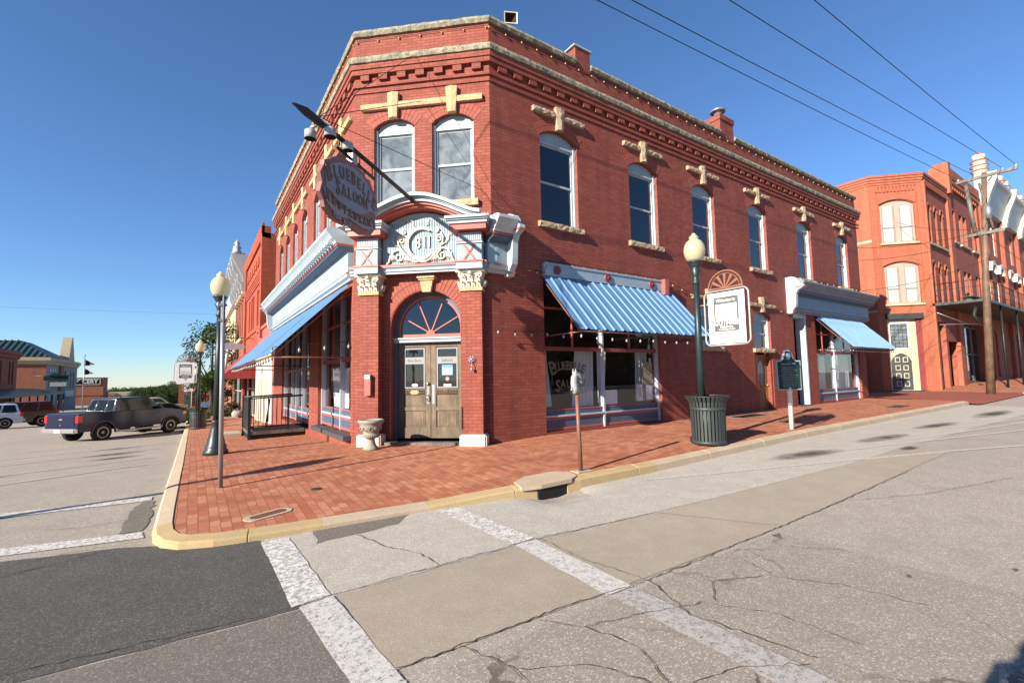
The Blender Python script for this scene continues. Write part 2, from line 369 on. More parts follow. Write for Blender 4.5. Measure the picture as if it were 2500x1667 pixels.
    def ball(s, c, r, m=0, seg=10, sz=1):
        pr = [(max(r*sin(pi*k/seg), .0005), -r*cos(pi*k/seg)*sz) for k in range(seg+1)]; return s.lathe(c, pr, seg, m)
    def build(s, name, mats, parent=None, off=None, bevel=0, recalc=True):
        o_ = OFF if off is None else Vector(off)
        me = bpy.data.meshes.new(name); me.from_pydata([tuple(v-o_) for v in s.v], [], s.f)
        if not isinstance(mats, (list, tuple)): mats = [mats]
        for m in mats: me.materials.append(M[m] if isinstance(m, str) else m)
        for p, mi, sm in zip(me.polygons, s.m, s.sm): p.material_index = mi; p.use_smooth = sm
        if recalc or bevel:
            bm = bmesh.new(); bm.from_mesh(me)
            if recalc: bmesh.ops.recalc_face_normals(bm, faces=bm.faces)
            if bevel: bmesh.ops.bevel(bm, geom=[e for e in bm.edges if e.is_manifold and e.calc_face_angle(0) > .6], offset=bevel, segments=2, affect='EDGES', clamp_overlap=True)
            bm.to_mesh(me); bm.free()
        uvl = me.uv_layers.new(name='UVMap').data
        for p in me.polygons:
            n = p.normal
            if abs(n.z) > .8: t = None
            else: t = Vector((-n.y, n.x, 0)).normalized()
            for li in p.loop_indices:
                q = me.vertices[me.loops[li].vertex_index].co + o_
                uvl[li].uv = (q.x, q.y) if t is None else (q.dot(t), q.z)
        o = bpy.data.objects.new(name, me); C.objects.link(o)
        if parent is not None: o.parent = parent
        return o
def tag(o, label=None, cat=None, group=None, kind=None):
    if label: o['label'] = label
    if cat: o['category'] = cat
    if group: o['group'] = group
    if kind: o['kind'] = kind
    return o
def root(name, loc, label, cat, group=None, rz=0):
    global OFF
    o = bpy.data.objects.new(name, None); C.objects.link(o); o.location = loc; o.rotation_euler = (0, 0, rz); o.empty_display_size = .3
    return tag(o, label, cat, group)
def copy_tree(o, parent=None):
    c = o.copy(); C.objects.link(c); c.parent = parent
    for ch in list(o.children): copy_tree(ch, c)
    return c
def text(name, body, size, fr_mat, mat, parent=None, extrude=.004, align='CENTER', sx=1.0, shear=0, off=0, off3=(0, 0, 0), label=None):
    cu = bpy.data.curves.new(name, 'FONT'); cu.body = body; cu.size = size; cu.extrude = extrude; cu.align_x = align; cu.align_y = 'CENTER'; cu.shear = shear; cu.offset = off; cu.resolution_u = 2
    to = bpy.data.objects.new('tmp', cu); me = bpy.data.meshes.new_from_object(to); bpy.data.objects.remove(to); bpy.data.curves.remove(cu)
    me.name = name
    me.transform(Matrix.Diagonal((sx, 1, 1, 1))); me.transform(fr_mat)
    me.transform(Matrix.Translation(-Vector(off3)))
    me.materials.clear(); me.materials.append(M[mat]); o = bpy.data.objects.new(name, me); C.objects.link(o)
    if parent: o.parent = parent
    return o
def textmesh(items, name, mat, parent, off3=(0, 0, 0)):
    """several text pieces [(body,size,matrix,sx,extrude,offset)] joined in ONE mesh"""
    bm = bmesh.new()
    for (body, size, mt, sx, ex, of) in items:
        cu = bpy.data.curves.new('t', 'FONT'); cu.body = body; cu.size = size; cu.extrude = ex; cu.align_x = 'CENTER'; cu.align_y = 'CENTER'; cu.offset = of; cu.resolution_u = 2
        to = bpy.data.objects.new('tmp', cu); me = bpy.data.meshes.new_from_object(to); bpy.data.objects.remove(to); bpy.data.curves.remove(cu)
        me.transform(Matrix.Diagonal((sx, 1, 1, 1))); me.transform(mt); bm.from_mesh(me); bpy.data.meshes.remove(me)
    me = bpy.data.meshes.new(name); bm.to_mesh(me); bm.free(); me.transform(Matrix.Translation(-Vector(off3)))
    me.materials.append(M[mat]); o = bpy.data.objects.new(name, me); C.objects.link(o); o.parent = parent
    return o
def face_mat(o, right, normal, up=Vector((0, 0, 1)), roll=0):
    right = Vector(right).normalized(); normal = Vector(normal).normalized(); up = normal.cross(right)
    m = Matrix((right, up, normal)).transposed().to_4x4(); m.translation = Vector(o)
    return m @ Matrix.Rotation(roll, 4, 'Z')

def interp(t, x):
    if x <= t[0][0]: return t[0][1]
    for (a, b), (c, d) in zip(t, t[1:]):
        if x <= c: return b+(d-b)*(x-a)/(c-a)
    return t[-1][1]
def sstep(x, a, b): t = min(1, max(0, (x-a)/(b-a))); return t*t*(3-2*t)
A_ = [(0, 0), (4, .02), (6, .045), (9, .115), (11, .155), (19, .21), (25, .23), (35, .32), (60, .5), (110, .8)]
B_ = [(5.3, 0), (7, .05), (9, .06), (12, -.04), (14, -.14), (20, -.38), (25, -.62), (33, -.84), (60, -1.65), (100, -2.55), (200, -4.6), (500, -9)]
def road_z(x, y): return -.10*math.exp(-((x-4.14)/.38)**4-((y-5.0)/.28)**2)+interp(A_, x) + interp(B_, y)*(1-sstep(x, 3, 7)) - .01*max(0, min(6, -x-3))
KR = [(-.4, .07), (2.5, .07), (3.6, .14), (4.4, .16), (6.4, .19), (8.7, .24), (11.4, .29), (18.6, .34), (24.5, .37), (60, .62)]
WR = [(0, .16), (2.9, .2), (5.15, .25), (6.5, .31), (10.5, .33), (20, .37), (24.7, .41), (40, .5), (60, .65)]
KL = [(5.1, .07), (6.2, .12), (9, .14), (12, .06), (14, -.03), (20, -.22), (25, -.42), (33, -.64), (60, -1.52), (100, -2.4), (300, -6)]
WL = [(5.1, .1), (8, .2), (9.5, .24), (12, .09), (14.5, .0), (20.8, -.12), (25, -.3), (28.5, -.4), (33, -.57), (60, -1.45), (100, -2.35), (300, -6)]
def walk_z(x, y):
    zr = interp(KR, x)+(interp(WR, x)-interp(KR, x))*min(1.3, max(0, (y-5.05)/3.18))
    zl = interp(KL, y)+(interp(WL, y)-interp(KL, y))*min(1.2, max(0, (x+.28)/3.1))
    k = sstep((y-5.3)-(x+.3), -2.2, 2.2)
    return zr*(1-k)+zl*k

# ================================================================== SETTING
def grid_sheet(name, xs, ys, zf, mats, mf=None, kind='structure'):
    b = MB(); idx = {}
    for i, x in enumerate(xs):
        for j, y in enumerate(ys): idx[i, j] = b.pt((x, y, zf(x, y)))
    for i in range(len(xs)-1):
        for j in range(len(ys)-1):
            b.face([idx[i, j], idx[i+1, j], idx[i+1, j+1], idx[i, j+1]], mf(xs[i], ys[j]) if mf else 0, True)
    o = b.build(name, mats, recalc=False); tag(o, kind=kind); return o
def rng(a, b, s):
    n = max(1, int(round((b-a)/s))); return [a+(b-a)*k/n for k in range(n)]
XS = rng(-300, -60, 40)+rng(-60, -12, 6)+rng(-12, -3, 1)+rng(-3, 9, .3)+rng(9, 30, 1)+rng(30, 110, 5)+rng(110, 500, 60)+[500]
YS = rng(-200, -30, 30)+rng(-30, -2, 2)+rng(-2, 9, .3)+rng(9, 40, 1)+rng(40, 120, 5)+rng(120, 620, 50)+[620]
def rz(x, y):
    z = road_z(x, y)
    if x > .8 and y > 6.1: z -= .3
    return z
def rmf(x, y):
    if y < 2.3 and 1 < x < 4.6: return 1
    return 0
grid_sheet('road', XS, YS, rz, ['road', 'roadcr'], rmf)
def quad_sheet(name, c, mats, n=(8, 8), off=.004, zf=road_z, rag=0, kind='structure', uvrad=False, build=True, mb=None):
    """c: 4 ground corners p00,p10,p11,p01"""
    b = mb or MB(); idx = {}
    for i in range(n[0]+1):
        for j in range(n[1]+1):
            u, v = i/n[0], j/n[1]
            x = (c[0][0]*(1-u)+c[1][0]*u)*(1-v)+(c[3][0]*(1-u)+c[2][0]*u)*v
            y = (c[0][1]*(1-u)+c[1][1]*u)*(1-v)+(c[3][1]*(1-u)+c[2][1]*u)*v
            if rag and (i in (0, n[0]) or j in (0, n[1])):
                q = noise.noise_vector(Vector((x*6, y*6, 3))); x += q.x*rag; y += q.y*rag
            idx[i, j] = b.pt((x, y, zf(x, y)+off))
    for i in range(n[0]):
        for j in range(n[1]): b.face([idx[i, j], idx[i+1, j], idx[i+1, j+1], idx[i, j+1]], 0, True)
    if not build: return b
    o = b.build(name, mats, recalc=False)
    if uvrad:
        uvl = o.data.uv_layers[0].data; k = 0
        for i in range(n[0]):
            for j in range(n[1]):
                for (a, b2) in ((i, j), (i+1, j), (i+1, j+1), (i, j+1)):
                    uvl[k].uv = (2*a/n[0]-1, 2*b2/n[1]-1); k += 1
    tag(o, kind=kind); return o
# pale aggregate band beside the kerb, concrete gutter strip, dark patches
quad_sheet('asphalt_band', [(.66, 3.72), (2.84, 3.76), (2.74, 5.36), (.64, 5.48)], 'roadlight', (14, 10), .003, rag=.015)
quad_sheet('asphalt_band', [(2.84, 3.76), (9.0, 3.26), (9.0, 4.98), (2.74, 5.3)], 'roadlight', (30, 8), .003, rag=.01)
quad_sheet('asphalt_band', [(9.0, 3.26), (24, 2.9), (24.5, 4.99), (9.0, 4.98)], 'roadlight', (40, 6), .003, rag=.01)
quad_sheet('gutter_strip', [(.95, 2.60), (5.0, 2.50), (4.4, 3.60), (.93, 3.73)], 'conc', (20, 6), .0055, rag=.012)
quad_sheet('gutter_strip', [(5.02, 2.50), (11.2, 2.55), (10.9, 3.12), (4.42, 3.60)], 'conc', (30, 6), .0055, rag=.01)
quad_sheet('asphalt_patch', [(-6.5, 3.9), (.68, 3.68), (.60, 5.44), (-.55, 6.0)], 'roaddark', (40, 14), .0045, rag=.02)
quad_sheet('asphalt_patch', [(-6.5, 3.91), (-.55, 6.0), (-1.5, 6.22), (-7.5, 7.1)], 'roaddark', (30, 10), .005, rag=.02)
quad_sheet('asphalt_patch', [(-6.5, 1.2), (.9, 1.2), (.70, 3.66), (-6.5, 3.93)], 'roadmid', (30, 16), .0035, rag=.02)
quad_sheet('asphalt_patch', [(1.05, 5.0), (1.9, 5.1), (2.2, 5.4), (1.1, 5.42)], 'roadmid', (12, 6), .006, rag=.05)
quad_sheet('asphalt_patch', [(-.62, 6.5), (-.38, 6.5), (-.36, 7.9), (-.55, 7.9)], 'roadmid', (4, 16), .006, rag=.06)
# crack lines
def crack(pts, wd=.016, off=.0105, mat='tar', seed=1):
    r = random.Random(seed); P = []
    for (a, b2) in zip(pts, pts[1:]):
        L = math.dist(a, b2); k = max(2, int(L/.05))
        for j in range(k): P.append((a[0]+(b2[0]-a[0])*j/k+r.uniform(-.014, .014), a[1]+(b2[1]-a[1])*j/k+r.uniform(-.014, .014)))
    P.append(pts[-1]); b = MB(); prev = None
    for i, p in enumerate(P):
        q = P[min(i+1, len(P)-1)]; q0 = P[max(0, i-1)]; dx, dy = q[0]-q0[0], q[1]-q0[1]; L = math.hypot(dx, dy) or 1
        ww = wd*r.uniform(.25, 1.0)/2; n = (-dy/L*ww, dx/L*ww)
        a1 = b.pt((p[0]+n[0], p[1]+n[1], road_z(*p)+off)); a2 = b.pt((p[0]-n[0], p[1]-n[1], road_z(*p)+off))
        if prev: b.face([prev[0], a1, a2, prev[1]])
        prev = (a1, a2)
    o = b.build('road_crack', mat, recalc=False); tag(o, kind='structure')
CR = [[(-6, 3.95), (-.8, 3.85), (.67, 3.7), (.93, 3.75), (2.84, 3.77), (4.39, 3.61)], [(.98, 2.6), (2.14, 2.58), (2.9, 2.51)], [(2.9, 2.51), (5.04, 2.5), (8.9, 2.5)],
      [(1.45, 5.0), (1.55, 4.5), (1.75, 4.1), (1.78, 3.77)], [(2.86, 3.75), (2.83, 3.1), (2.95, 2.5), (2.75, 2.0), (2.9, 1.3)],
      [(1.35, 2.58), (1.5, 2.2), (1.4, 1.8), (1.6, 1.2)], [(1.5, 2.2), (1.85, 2.0), (2.05, 1.6), (2.0, 1.1)], [(1.9, 2.56), (2.1, 2.3), (2.5, 2.2)], [(2.1, 2.3), (2.2, 1.95), (2.05, 1.6)],
      [(2.5, 2.2), (2.95, 2.05), (3.2, 1.7), (3.25, 1.2)], [(3.2, 2.5), (3.3, 2.2), (3.05, 2.0)], [(3.3, 2.2), (3.75, 2.0), (4.0, 1.6), (4.1, 1.1)], [(2.05, 1.6), (2.5, 1.5), (2.8, 1.3)], [(1.6, 1.5), (1.3, 1.2)],
      [(3.7, 2.5), (3.9, 2.3), (3.8, 2.0)], [(6.4, 2.5), (7.4, 2.0), (9.2, 1.5)], [(-1.4, 6.0), (-.9, 6.12), (-.45, 6.1)], [(-1.3, 7.1), (-.9, 6.95), (-.5, 7.05)], [(-2.2, 2.6), (-1.6, 2.9), (-1.2, 3.3)]]
for i, c in enumerate(CR): crack(c, .012 if i < 5 else .009, seed=i)
# worn pedestrian crossing lines and parking stripes
def mark(cs, mat='xwalk', n=(4, 24), off=.0085, rag=.012):
    o = quad_sheet('painted_line', cs, mat, n, off, rag=rag); return o
mark([(.62, 3.72), (.89, 3.76), (.85, 5.36), (.60, 5.36)]); mark([(.82, 1.3), (1.04, 1.3), (.90, 3.73), (.66, 3.69)], 'xwalkb')
mark([(2.55, 3.78), (2.82, 3.8), (2.74, 5.24), (2.47, 5.32)]); mark([(2.52, 2.52), (2.78, 2.5), (2.81, 3.76), (2.56, 3.75)], 'xwalkb'); mark([(2.5, .9), (2.76, .9), (2.77, 2.48), (2.53, 2.5)], 'xwalkc')
mark([(-5.2, 6.95), (-5.2, 7.25), (-.40, 6.42), (-.38, 6.2)], n=(3, 30)); mark([(-6.0, 8.35), (-6, 8.6), (-.42, 8.2), (-.42, 7.95)], n=(3, 30))
for (a, b2) in [((-4.0, 10.35), (-.75, 12.35)), ((-4.3, 12.2), (-.7, 14.1)), ((-4.6, 14.9), (-.7, 17.1)), ((-4.9, 17.0), (-.7, 19.2)), ((-5.4, 19.2), (-2.8, 20.7)), ((-7, 23.6), (-2.5, 25.6)), ((-8, 27.5), (-3, 29.6))]:
    dx, dy = b2[0]-a[0], b2[1]-a[1]; L = math.hypot(dx, dy); n = (-dy/L*.05, dx/L*.05)
    mark([(a[0]-n[0], a[1]-n[1]), (b2[0]-n[0], b2[1]-n[1]), (b2[0]+n[0], b2[1]+n[1]), (a[0]+n[0], a[1]+n[1])], 'stripe', (16, 1), rag=0)
for (a, b2) in [((5.6, 4.75), (13.0, 1.8)), ((9.2, 4.0), (16.5, 2.1)), ((12.3, 3.45), (19.5, 2.3)), ((15.6, 3.3), (24, 2.1)), ((20.5, 3.4), (28, 1.9))]:
    dx, dy = b2[0]-a[0], b2[1]-a[1]; L = math.hypot(dx, dy); n = (-dy/L*.045, dx/L*.045)
    mark([(a[0]-n[0], a[1]-n[1]), (b2[0]-n[0], b2[1]-n[1]), (b2[0]+n[0], b2[1]+n[1]), (a[0]+n[0], a[1]+n[1])], 'stripe', (24, 1), rag=0)
for (x, y, rx, ry, an) in [(9.2, 4.05, 1.3, .33, -.2), (12.2, 3.85, 1.5, .3, -.1), (15.6, 3.8, 1.6, .3, -.1), (11.0, 3.1, .45, .16, 0), (20.3, 3.6, 2.5, .4, 0), (-1.7, 16.2, .9, .5, .5), (-1.5, 14.9, .8, .35, .5), (-1.8, 18.3, .9, .4, .5), (-3.4, 12.3, 1.0, .35, .5), (5.3, .9, .06, .03, 0), (4.55, 1.35, .06, .03, .4)]:
    cc = []
    for (sx, sy) in ((-1, -1), (1, -1), (1, 1), (-1, 1)):
        cc.append((x+sx*rx*cos(an)-sy*ry*sin(an), y+sx*rx*sin(an)+sy*ry*cos(an)))
    quad_sheet('oil_stain', cc, 'oil', (10, 6), .0125, uvrad=True)
# ---- sidewalk: clipped to the kerb outline
KP = [(-.28, 110), (-.28, 60), (-.28, 40), (-.28, 30), (-.28, 25), (-.28, 20), (-.28, 17), (-.28, 14.5), (-.28, 12.5), (-.28, 11), (-.29, 9.5), (-.30, 8.2), (-.31, 7), (-.31, 6.3), (-.29, 6.0), (-.22, 5.78), (-.08, 5.62), (.2, 5.51), (.5, 5.46), (1.2, 5.40), (2.4, 5.33), (3.2, 5.22), (3.9, 5.10), (4.6, 5.04), (6, 5.0), (8, 5.0), (11, 5.0), (14, 5), (18, 5), (22, 5), (24.6, 5.0)]
KW = .16
def offs(P, d):
    out = []
    for i, p in enumerate(P):
        a = P[max(0, i-1)]; b2 = P[min(len(P)-1, i+1)]; dx, dy = b2[0]-a[0], b2[1]-a[1]; L = math.hypot(dx, dy)
        out.append((p[0]-dy/L*d, p[1]+dx/L*d))
    return out
KI = offs(KP, KW)
def strip(P, Q, n, name, mats, zf, kind='structure'):
    b = MB(); rows = []
    for p, q in zip(P, Q):
        rows.append([b.pt((p[0]+(q[0]-p[0])*k/n, p[1]+(q[1]-p[1])*k/n, zf(p[0]+(q[0]-p[0])*k/n, p[1]+(q[1]-p[1])*k/n))) for k in range(n+1)])
    for a, c in zip(rows, rows[1:]):
        for k in range(n): b.face([a[k], a[k+1], c[k+1], c[k]], 0, True)
    o = b.build(name, mats, recalc=False); tag(o, kind=kind); return o
def dens(P, st):
    out = []
    for a, b2 in zip(P, P[1:]):
        L = math.dist(a, b2); k = max(1, int(L/st)); out += [(a[0]+(b2[0]-a[0])*j/k, a[1]+(b2[1]-a[1])*j/k) for j in range(k)]
    return out+[P[-1]]
KD = dens(KI, .5)
inner = []
for (x, y) in KD:
    if y > 10.5: inner.append((3.3, y))
    elif x > 5.4: inner.append((x, 8.6))
    else: inner.append(None)
ks = [i for i, q in enumerate(inner) if q is None]; a0, a1 = ks[0]-1, ks[-1]+1
for k, i in enumerate(ks):
    t_ = (k+1)/(len(ks)+1); tot = 5.2
    # walk the inner outline (3.3,10.5)->(3.3,10.4)->(5.4,8.6)
    s_ = t_; inner[i] = (3.3+(inner[a1][0]-3.3)*s_, inner[a0][1]+(8.6-inner[a0][1])*s_)
i0_ = max(i for i, q in enumerate(KD) if q[0] < 5.2)
strip(KD[:i0_+1], inner[:i0_+1], 12, 'sidewalk', 'paving2', lambda x, y: walk_z(x, y))
strip(KD[i0_:], inner[i0_:], 12, 'sidewalk', 'paving', lambda x, y: walk_z(x, y))
# kerb
def kerb(P, name='kerb', lip=.0):
    b = MB(); Pd = dens(P, .35); Q = offs(Pd, KW+.004); rows = []
    Pj = []; acc = .9
    for i, p in enumerate(Pd):
        if i and acc > 1.7 and i < len(Pd)-1:
            a = Pd[i-1]; L = math.dist(a, p); e = .009/L
            Pj += [((p[0]+(a[0]-p[0])*k*e), (p[1]+(a[1]-p[1])*k*e), f) for k, f in ((2, 0), (1, 1))]+[(p[0], p[1], 0)]; acc = 0
        else: Pj.append((p[0], p[1], 0))
        if i: acc += math.dist(Pd[i-1], p)
    fl_ = [f for _, _, f in Pj]; Pd = [(x, y) for x, y, _ in Pj]; Q = offs(Pd, KW+.004)
    for i, (p, q) in enumerate(zip(Pd, Q)):
        zt = walk_z(*q)+.008; zo = min(zt-.012, walk_z(*p)-.01); zb = road_z(*p)-.05
        j = noise.noise(Vector((p[0]*5, p[1]*5, 0)))*.006
        fx = (q[0]-p[0])/KW; fy = (q[1]-p[1])/KW
        if fl_[i]: zt -= .012; zo -= .012; p = (p[0]+fx*.012, p[1]+fy*.012)
        if zo < road_z(*p)+.02: zo = road_z(*p)+.02; zt = max(zt, zo+.008)
        rows.append([b.pt((q[0], q[1], zt-.1)), b.pt((q[0], q[1], zt)), b.pt((p[0]+fx*.03, p[1]+fy*.03, zo)), b.pt((p[0]+fx*.008, p[1]+fy*.008, zo-.022)), b.pt((p[0]-fx*(.012+j), p[1]-fy*(.012+j), zb))])
    for a, c in zip(rows, rows[1:]):
        for k in range(4): b.face([a[k], a[k+1], c[k+1], c[k]], 0, False)
    b.poly([b.v[i] for i in rows[0]]); b.poly([b.v[i] for i in rows[-1]]); return b
def seg(P, a, b2):  # by index
    return P[a:b2]
for (i0, i1, m) in [(0, 11, 'kerb'), (10, 14, 'kerb'), (13, 20, 'kerbyel'), (19, 21, 'kerb'), (20, 23, 'kerbyel')]:
    tag(kerb(KP[i0:i1]).build('kerb', m, recalc=False), kind='structure')
tag(kerb([(4.36, 5.06), (4.6, 5.04), (6.2, 5.0)]).build('kerb', 'kerbyel', recalc=False), kind='structure')
tag(kerb([(6.205, 5.0), (11, 5.0), (18, 5), (24.6, 5)]).build('kerb', 'kerb', recalc=False), kind='structure')
# storm inlet: solid black block painting the shade of the kerb gap, with its concrete lid
st = root('storm_drain', (4.1, 5.2, .1), 'rounded concrete drain lid over a black kerb opening at the sidewalk edge', 'drain')
OFF = Vector((4.1, 5.2, .1))
b = MB(); b.box(W0, 3.86, 4.40, 5.075, 5.5, -.2, .13); b.build('chamber', 'wire', st)
b = MB(); pts = [(3.62, 5.13), (3.9, 5.055), (4.42, 5.045), (4.62, 5.15), (4.66, 5.42), (4.5, 5.56), (4.0, 5.58), (3.7, 5.42)]
b.prism(Fr((0, 0, 0), (1, 0, 0), (0, 0, 1)), [(x, 0) for x, y in pts], 0, 0) if False else None
top = [b.pt((x, y, walk_z(x, y)+.012)) for x, y in pts]; bot = [b.pt((x, y, walk_z(x, y)-.04)) for x, y in pts]
b.face(top); b.face(bot)
for k in range(8): b.face([top[k], top[(k+1) % 8], bot[(k+1) % 8], bot[k]])
b.build('lid', 'kerb', st)
# alley apron and far sidewalk
OFF = Vector((0, 0, 0))
FRS = lambda x, y: interp([(24, .40), (27, .39), (30, .37), (34, .36), (37, .5), (42, .62), (60, .8)], x)*min(1, max(0, (y-4.6)/2.5))+road_z(x, y)*(1-min(1, max(0, (y-4.6)/2.5)))+.01
quad_sheet('alley_paving', [(24.62, 4.7), (34, 4.7), (33.2, 30), (24.7, 30)], 'brickorR', (12, 24), .02, zf=FRS)
quad_sheet('far_sidewalk', [(34.02, 4.9), (75, 4.9), (75, 8.6), (33.5, 8.6)], 'paving', (30, 8), .03, zf=FRS)
k2 = MB()
for i in range(30):
    x0 = 34+i*1.35; x1 = x0+1.35
    k2.hexa([(x0, 4.75, road_z(x0, 4.7)-.05), (x1, 4.75, road_z(x1, 4.7)-.05), (x1, 4.92, road_z(x1, 4.7)-.05), (x0, 4.92, road_z(x0, 4.7)-.05), (x0, 4.75, FRS(x0, 4.92)+.06), (x1, 4.75, FRS(x1, 4.92)+.06), (x1, 4.92, FRS(x1, 4.92)+.06), (x0, 4.92, FRS(x0, 4.92)+.06)])
tag(k2.build('kerb', 'kerb'), kind='structure')

# ================================================================== MAIN BUILDING
PRp = (5.15, 8.23); PLp = (2.86, 10.32)
FR = Fr((0, 8.23, 0), (1, 0, 0), (0, -1, 0))
uc = Vector((PRp[0]-PLp[0], PRp[1]-PLp[1], 0)).normalized(); LC = math.dist(PRp, PLp)
FC = Fr((PLp[0], PLp[1], 0), uc, (uc.y, -uc.x, 0))
FL = Fr((2.86, 0, 0), (0, 1, 0), (-1, 0, 0))
MBo = Vector((5.0, 10.5, .25)); OFF = MBo
main = root('brick_building', MBo, 'two storey dark red brick corner saloon with chamfered arched entrance and blue awnings', 'building')
def arc(a, b_, zs, rise, n=10):
    if rise < .01: return [(a, zs), (b_, zs)]
    wd = (b_-a)/2; R = (wd*wd+rise*rise)/(2*rise); c = (a+b_)/2; zc = zs+rise-R; th = math.asin(min(1, wd/R))
    if rise >= wd*.999: th = pi/2
    return [(c+R*sin(-th+2*th*k/n), zc+R*cos(-th+2*th*k/n)) for k in range(n+1)]
def wall(b, fr, s0, s1, z0, z1, ops, dep=.22, m=0, d=0):
    cur = s0; zb0 = z0 if callable(z0) else (lambda s: z0)
    def q(pts): b.poly([fr(s, d, z) for s, z in pts], m)
    for (a, c, zb, zs, rise) in sorted(ops):
        if a > cur+1e-4: q([(cur, zb0(cur)), (a, zb0(a)), (a, z1), (cur, z1)])
        if zb > zb0(a)+1e-3: q([(a, zb0(a)), (c, zb0(c)), (c, zb), (a, zb)])
        P = arc(a, c, zs, rise, 18 if rise > .5 else 8)
        for (x0, y0), (x1, y1) in zip(P, P[1:]): q([(x0, y0), (x1, y1), (x1, z1), (x0, z1)])
        per = [(a, zb)]+P+[(c, zb)]
        for (x0, y0), (x1, y1) in zip(per, per[1:]): b.poly([fr(x0, d, y0), fr(x1, d, y1), fr(x1, d-dep, y1), fr(x0, d-dep, y0)], m)
        b.poly([fr(a, d, zb), fr(c, d, zb), fr(c, d-dep, zb), fr(a, d-dep, zb)], m)
        cur = c
    if cur < s1-1e-4: q([(cur, zb0(cur)), (s1, zb0(s1)), (s1, z1), (cur, z1)])
WR_ = [7.09, 10.12, 12.91, 16.08, 19.52, 22.98]
UW = [(c-.58, c+.58, 5.16, 7.25, .2) for c in WR_]
CW = [(.46, 1.40, 5.42, 7.22, .19), (1.80, 2.74, 5.42, 7.22, .19)]
LWc = [11.3, 12.8, 14.2, 16.1, 17.75, 19.35, 20.9]
LW = [(c-.45, c+.45, 5.05, 6.98, .2) for c in LWc]
SW = [(12.35, 13.45, 2.42, 3.50, .17), (15.42, 16.54, 2.42, 3.50, .17)]
b = MB()
gz = lambda s: walk_z(s, 8.1)-.25
low = [(6.52, 10.55, .36, 4.19, 0), (12.35, 13.45, 2.42, 3.50, .17), (15.42, 16.54, .30, 3.50, .17), (18.2, 19.15, .36, 3.9, 0), (19.95, 24.05, .42, 3.9, 0)]
wall(b, FR, 5.15, 24.7, -.4, 4.6, low, .30); wall(b, FR, 5.15, 24.7, 4.6, 9.45, UW)
wall(b, FC, 0, LC, -.3, 4.6, [(.86, 2.46, .30, 2.70, .80)], .34); wall(b, FC, 0, LC, 4.6, 9.45, CW)
lowL = [(10.5, 13.72, .36, 3.7, 0), (14.95, 20.15, .16, 3.7, 0)]
wall(b, FL, 10.32, 22.5, -.9, 4.6, lowL, .30); wall(b, FL, 10.32, 22.5, 4.6, 9.45, LW)
# back and end walls, parapet inner faces
b.poly([(24.7, 8.23, -.4), (24.7, 24, -.4), (24.7, 24, 9.45), (24.7, 8.23, 9.45)]); b.poly([(2.86, 22.5, -1), (24.7, 22.5, -1), (24.7, 22.5, 9.45), (2.86, 22.5, 9.45)])
b.build('wall', 'brick', main, recalc=False)
RF = MB(); RF.poly([(5.3, 8.4, 8.9), (24.65, 8.4, 8.9), (24.65, 22.4, 8.9), (3.0, 22.4, 8.9), (3.0, 10.4, 8.9)]); RF.build('roof', 'dark', main)
# corbels, belts, bands, copings
pth = [(24.9, 8.23), PRp, PLp, (2.86, 22.7)]
b = MB()
b.sweep(pth, [(0, 8.06), (.03, 8.06), (.03, 8.13), (0, 8.13)], side=-1)
b.sweep(pth, [(0, 8.20), (.045, 8.20), (.045, 8.27), (0, 8.27)], side=-1)
b.sweep(pth, [(0, 8.47), (.09, 8.47), (.09, 8.585), (.115, 8.585), (.115, 8.70), (0, 8.70)], side=-1)
def dent(fr, s0, s1, st):
    n = int((s1-s0)/st)
    for k in range(n):
        s = s0+(s1-s0)*(k+.25)/n
        b.box(fr, s, s+st*.52, 0, .072, 8.335, 8.47)
dent(FR, 5.25, 24.7, .42); dent(FC, .05, LC-.05, .385); dent(FL, 10.4, 22.5, .42)
b.build('brick_cornice', 'brick', main)
b = MB(); b.sweep(pth, [(0, 8.70), (.15, 8.715), (.17, 8.78), (.155, 8.85), (0, 8.87)], side=-1, rough=.018, step=.09)
b.build('stone_band', 'rough', main)
b = MB(); cp = [(-.24, 9.42), (.05, 9.41), (.08, 9.48), (.06, 9.55), (-.24, 9.56)]
for P_ in ([(24.78, 8.23), (14.86, 8.23)], [(14.05, 8.23), (8.22, 8.23)], [(7.70, 8.23), PRp, PLp, (2.86, 22.55)]):
    b.sweep(P_, cp, side=-1, rough=.02, step=.09)
b.build('coping', 'rough', main)
def chimney(x0, x1, zt, kind):
    b = MB(); b.box(FR, x0, x1, -.55, .015, 9.3, zt)
    if kind: b.box(FR, x0-.03, x1+.03, -.58, .045, zt-.16, zt+.002)
    c = b.build('chimney', 'brick', main)
    if kind:
        b = MB(); cx_ = (x0+x1)/2; b.lathe((cx_, 8.5, 0), [(.13, zt), (.13, zt+.32), (.14, zt+.33)], 14); b.lathe((cx_, 8.5, 0), [(.24, zt+.30), (.25, zt+.35), (.20, zt+.38)], 14); b.build('flue_pipe', 'galv', c)
    else:
        b = MB(); b.prism(Fr((0, 8.23, 0), (1, 0, 0), (0, -1, 0)), [(x0-.06, zt), (x1+.04, zt), (x1+.04, zt+.04), (x0-.06, zt+.03)], -.6, .05); b.build('metal_cap', 'bluelight', c)
chimney(7.71, 8.21, 9.90, 0); chimney(14.06, 14.84, 10.12, 1)

